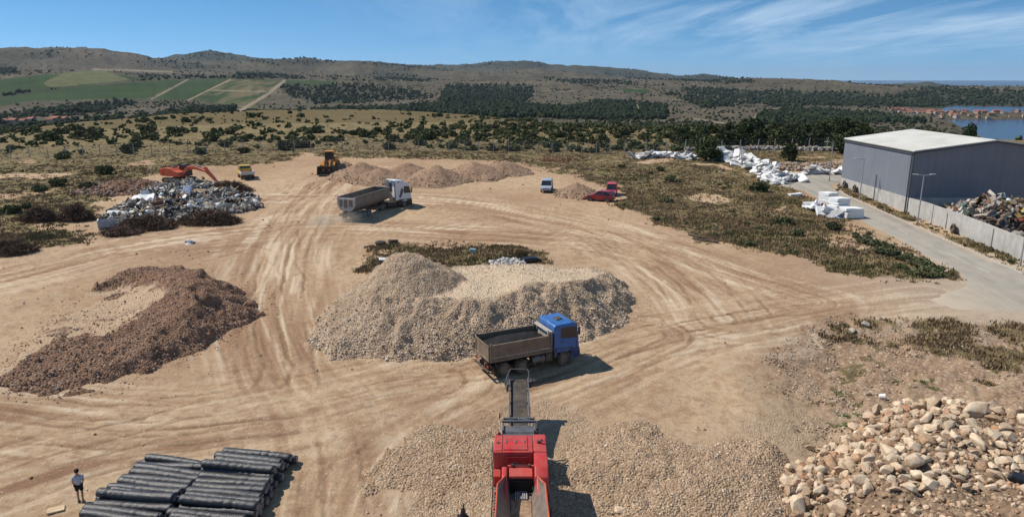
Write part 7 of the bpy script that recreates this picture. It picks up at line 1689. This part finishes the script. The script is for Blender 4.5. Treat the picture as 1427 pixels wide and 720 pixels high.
# ------------------------------------------------------------------ sky, sun, camera
SUN_AZ, SUN_EL = R(-71), R(50)     # azimuth from +Y towards +X
def build_world():
    w = bpy.data.worlds.new('World'); scene.world = w; w.use_nodes = True
    t = w.node_tree; bg = t.nodes['Background']
    sky = t.nodes.new('ShaderNodeTexSky'); sky.sky_type = 'NISHITA'; sky.sun_disc = False
    sky.sun_elevation = SUN_EL; sky.sun_rotation = SUN_AZ
    sky.altitude = 100; sky.air_density = .75; sky.dust_density = .05; sky.ozone_density = 2.0
    # thin cirrus in the upper right of the view: noise over the dome projected on a flat layer
    tc = t.nodes.new('ShaderNodeTexCoord'); sp = t.nodes.new('ShaderNodeSeparateXYZ'); t.links.new(tc.outputs['Generated'], sp.inputs[0])
    def mth(op, a, b=0.0, clamp=False):
        n = t.nodes.new('ShaderNodeMath'); n.operation = op; n.use_clamp = clamp
        for s, v in zip(n.inputs, (a, b)):
            if isinstance(v, (int, float)): s.default_value = v
            else: t.links.new(v, s)
        return n.outputs[0]
    # look a little above the true direction so that the horizon stays as clear and blue as that day's air
    cv = t.nodes.new('ShaderNodeCombineXYZ'); t.links.new(sp.outputs[0], cv.inputs[0]); t.links.new(sp.outputs[1], cv.inputs[1]); t.links.new(mth('ADD', mth('MULTIPLY', mth('MAXIMUM', sp.outputs[2], 0.0), 1.6), .10), cv.inputs[2])
    vn = t.nodes.new('ShaderNodeVectorMath'); vn.operation = 'NORMALIZE'; t.links.new(cv.outputs[0], vn.inputs[0]); t.links.new(vn.outputs[0], sky.inputs['Vector'])
    z = mth('MAXIMUM', sp.outputs[2], .02)
    zz = mth('ADD', z, .06)
    cx = mth('DIVIDE', sp.outputs[0], zz); cy = mth('DIVIDE', sp.outputs[1], zz)
    cb = t.nodes.new('ShaderNodeCombineXYZ'); t.links.new(cx, cb.inputs[0]); t.links.new(cy, cb.inputs[1])
    mp = t.nodes.new('ShaderNodeMapping'); t.links.new(cb.outputs[0], mp.inputs['Vector'])
    mp.inputs['Rotation'].default_value = (0, 0, R(CL_ROT)); mp.inputs['Scale'].default_value = (.75, .17, 1)
    nz = t.nodes.new('ShaderNodeTexNoise'); t.links.new(mp.outputs[0], nz.inputs['Vector'])
    nz.inputs['Scale'].default_value = 1.6; nz.inputs['Detail'].default_value = 9; nz.inputs['Roughness'].default_value = .66; nz.inputs['Distortion'].default_value = .7
    nb = t.nodes.new('ShaderNodeTexNoise'); t.links.new(cb.outputs[0], nb.inputs['Vector']); nb.inputs['Scale'].default_value = .32; nb.inputs['Detail'].default_value = 3
    # where the cirrus bank lies: to the right and above
    rx = mth('DIVIDE', sp.outputs[0], mth('MAXIMUM', sp.outputs[1], .05))
    side = t.nodes.new('ShaderNodeMapRange'); side.interpolation_type = 'SMOOTHSTEP'
    t.links.new(mth('ADD', rx, mth('MULTIPLY', z, 1.4)), side.inputs[0]); side.inputs[1].default_value = -.25; side.inputs[2].default_value = .45
    up = t.nodes.new('ShaderNodeMapRange'); up.interpolation_type = 'SMOOTHSTEP'; t.links.new(mth('ADD', z, mth('MULTIPLY', nb.outputs['Fac'], .03)), up.inputs[0]); up.inputs[1].default_value = .02; up.inputs[2].default_value = .075
    den = t.nodes.new('ShaderNodeMapRange'); t.links.new(mth('ADD', nz.outputs['Fac'], mth('MULTIPLY', mth('SUBTRACT', nb.outputs['Fac'], .5), .5)), den.inputs[0]); den.inputs[1].default_value = .40; den.inputs[2].default_value = .80
    fac = mth('MULTIPLY', mth('MULTIPLY', den.outputs[0], side.outputs[0]), mth('MULTIPLY', up.outputs[0], .55), True)
    mx = t.nodes.new('ShaderNodeMix'); mx.data_type = 'RGBA'; t.links.new(fac, mx.inputs[0])
    hs = t.nodes.new('ShaderNodeHueSaturation'); t.links.new(sky.outputs[0], hs.inputs['Color']); hs.inputs['Saturation'].default_value = SKY_SAT; hs.inputs['Value'].default_value = 1; hs.inputs['Hue'].default_value = .490
    t.links.new(hs.outputs[0], mx.inputs[6]); mx.inputs[7].default_value = CLOUD
    t.links.new(mx.outputs[2], bg.inputs['Color']); bg.inputs['Strength'].default_value = SKY_STR
    sl = bpy.data.lights.new('sun', 'SUN'); sl.energy = SUN_STR; sl.angle = R(.53); sl.color = (1, .925, .82)
    so = bpy.data.objects.new('sun', sl); COL.objects.link(so)
    d = Vector((math.sin(SUN_AZ)*math.cos(SUN_EL), math.cos(SUN_AZ)*math.cos(SUN_EL), math.sin(SUN_EL)))
    so.rotation_euler = d.to_track_quat('Z', 'Y').to_euler(); so.location = d*80
SKY_STR, SUN_STR, SKY_SAT, CL_ROT = .098, 3.75, 1.25, 35
CLOUD = (6.8, 7.9, 8.9, 1)

def build_haze():
    b = MB(); b.bb(-26600, 26600, -26600, 26600, -66, 300, bev=0)
    m = bpy.data.materials.new('air'); m.use_nodes = True; t = m.node_tree
    for n in list(t.nodes):
        if n.type == 'BSDF_PRINCIPLED': t.nodes.remove(n)
    v = t.nodes.new('ShaderNodeVolumePrincipled'); v.inputs['Color'].default_value = (.62, .76, .95, 1); v.inputs['Density'].default_value = HAZE; v.inputs['Anisotropy'].default_value = .2
    t.links.new(v.outputs[0], [n for n in t.nodes if n.type == 'OUTPUT_MATERIAL'][0].inputs['Volume'])
    o = b.build('haze', m); tag(o, kind='stuff')
HAZE = 3.0e-5

def build_camera():
    c = bpy.data.cameras.new('camera'); c.sensor_width = 36; c.sensor_fit = 'HORIZONTAL'; c.lens = 36*FL/1427.0
    c.clip_start = .5; c.clip_end = 100000
    o = bpy.data.objects.new('camera', c); COL.objects.link(o)
    o.location = (0, 0, CAM_H); o.rotation_euler = (math.pi/2-PITCH, 0, 0); scene.camera = o
    vs = scene.view_settings; vs.view_transform = 'Standard'; vs.look = 'None'; vs.exposure = EXPO; vs.gamma = 1; vs.use_curve_mapping = False
    scene.cycles.volume_bounces = 0; scene.cycles.max_bounces = 5; scene.cycles.diffuse_bounces = 3; scene.cycles.glossy_bounces = 2
    scene.cycles.transparent_max_bounces = 8; scene.cycles.volume_max_steps = 64
    scene.cycles.use_denoising = True
EXPO = 0.42
r_end, az_ = build_ground()
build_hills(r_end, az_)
build_water()
build_vehicles(); person()
build_heaps(); build_rocks()
build_road(); build_hall(); lamps(); fence()
build_waste(); build_rolls()
build_plants(); build_grass(); build_far()
build_dust()
build_world(); build_haze(); build_camera()
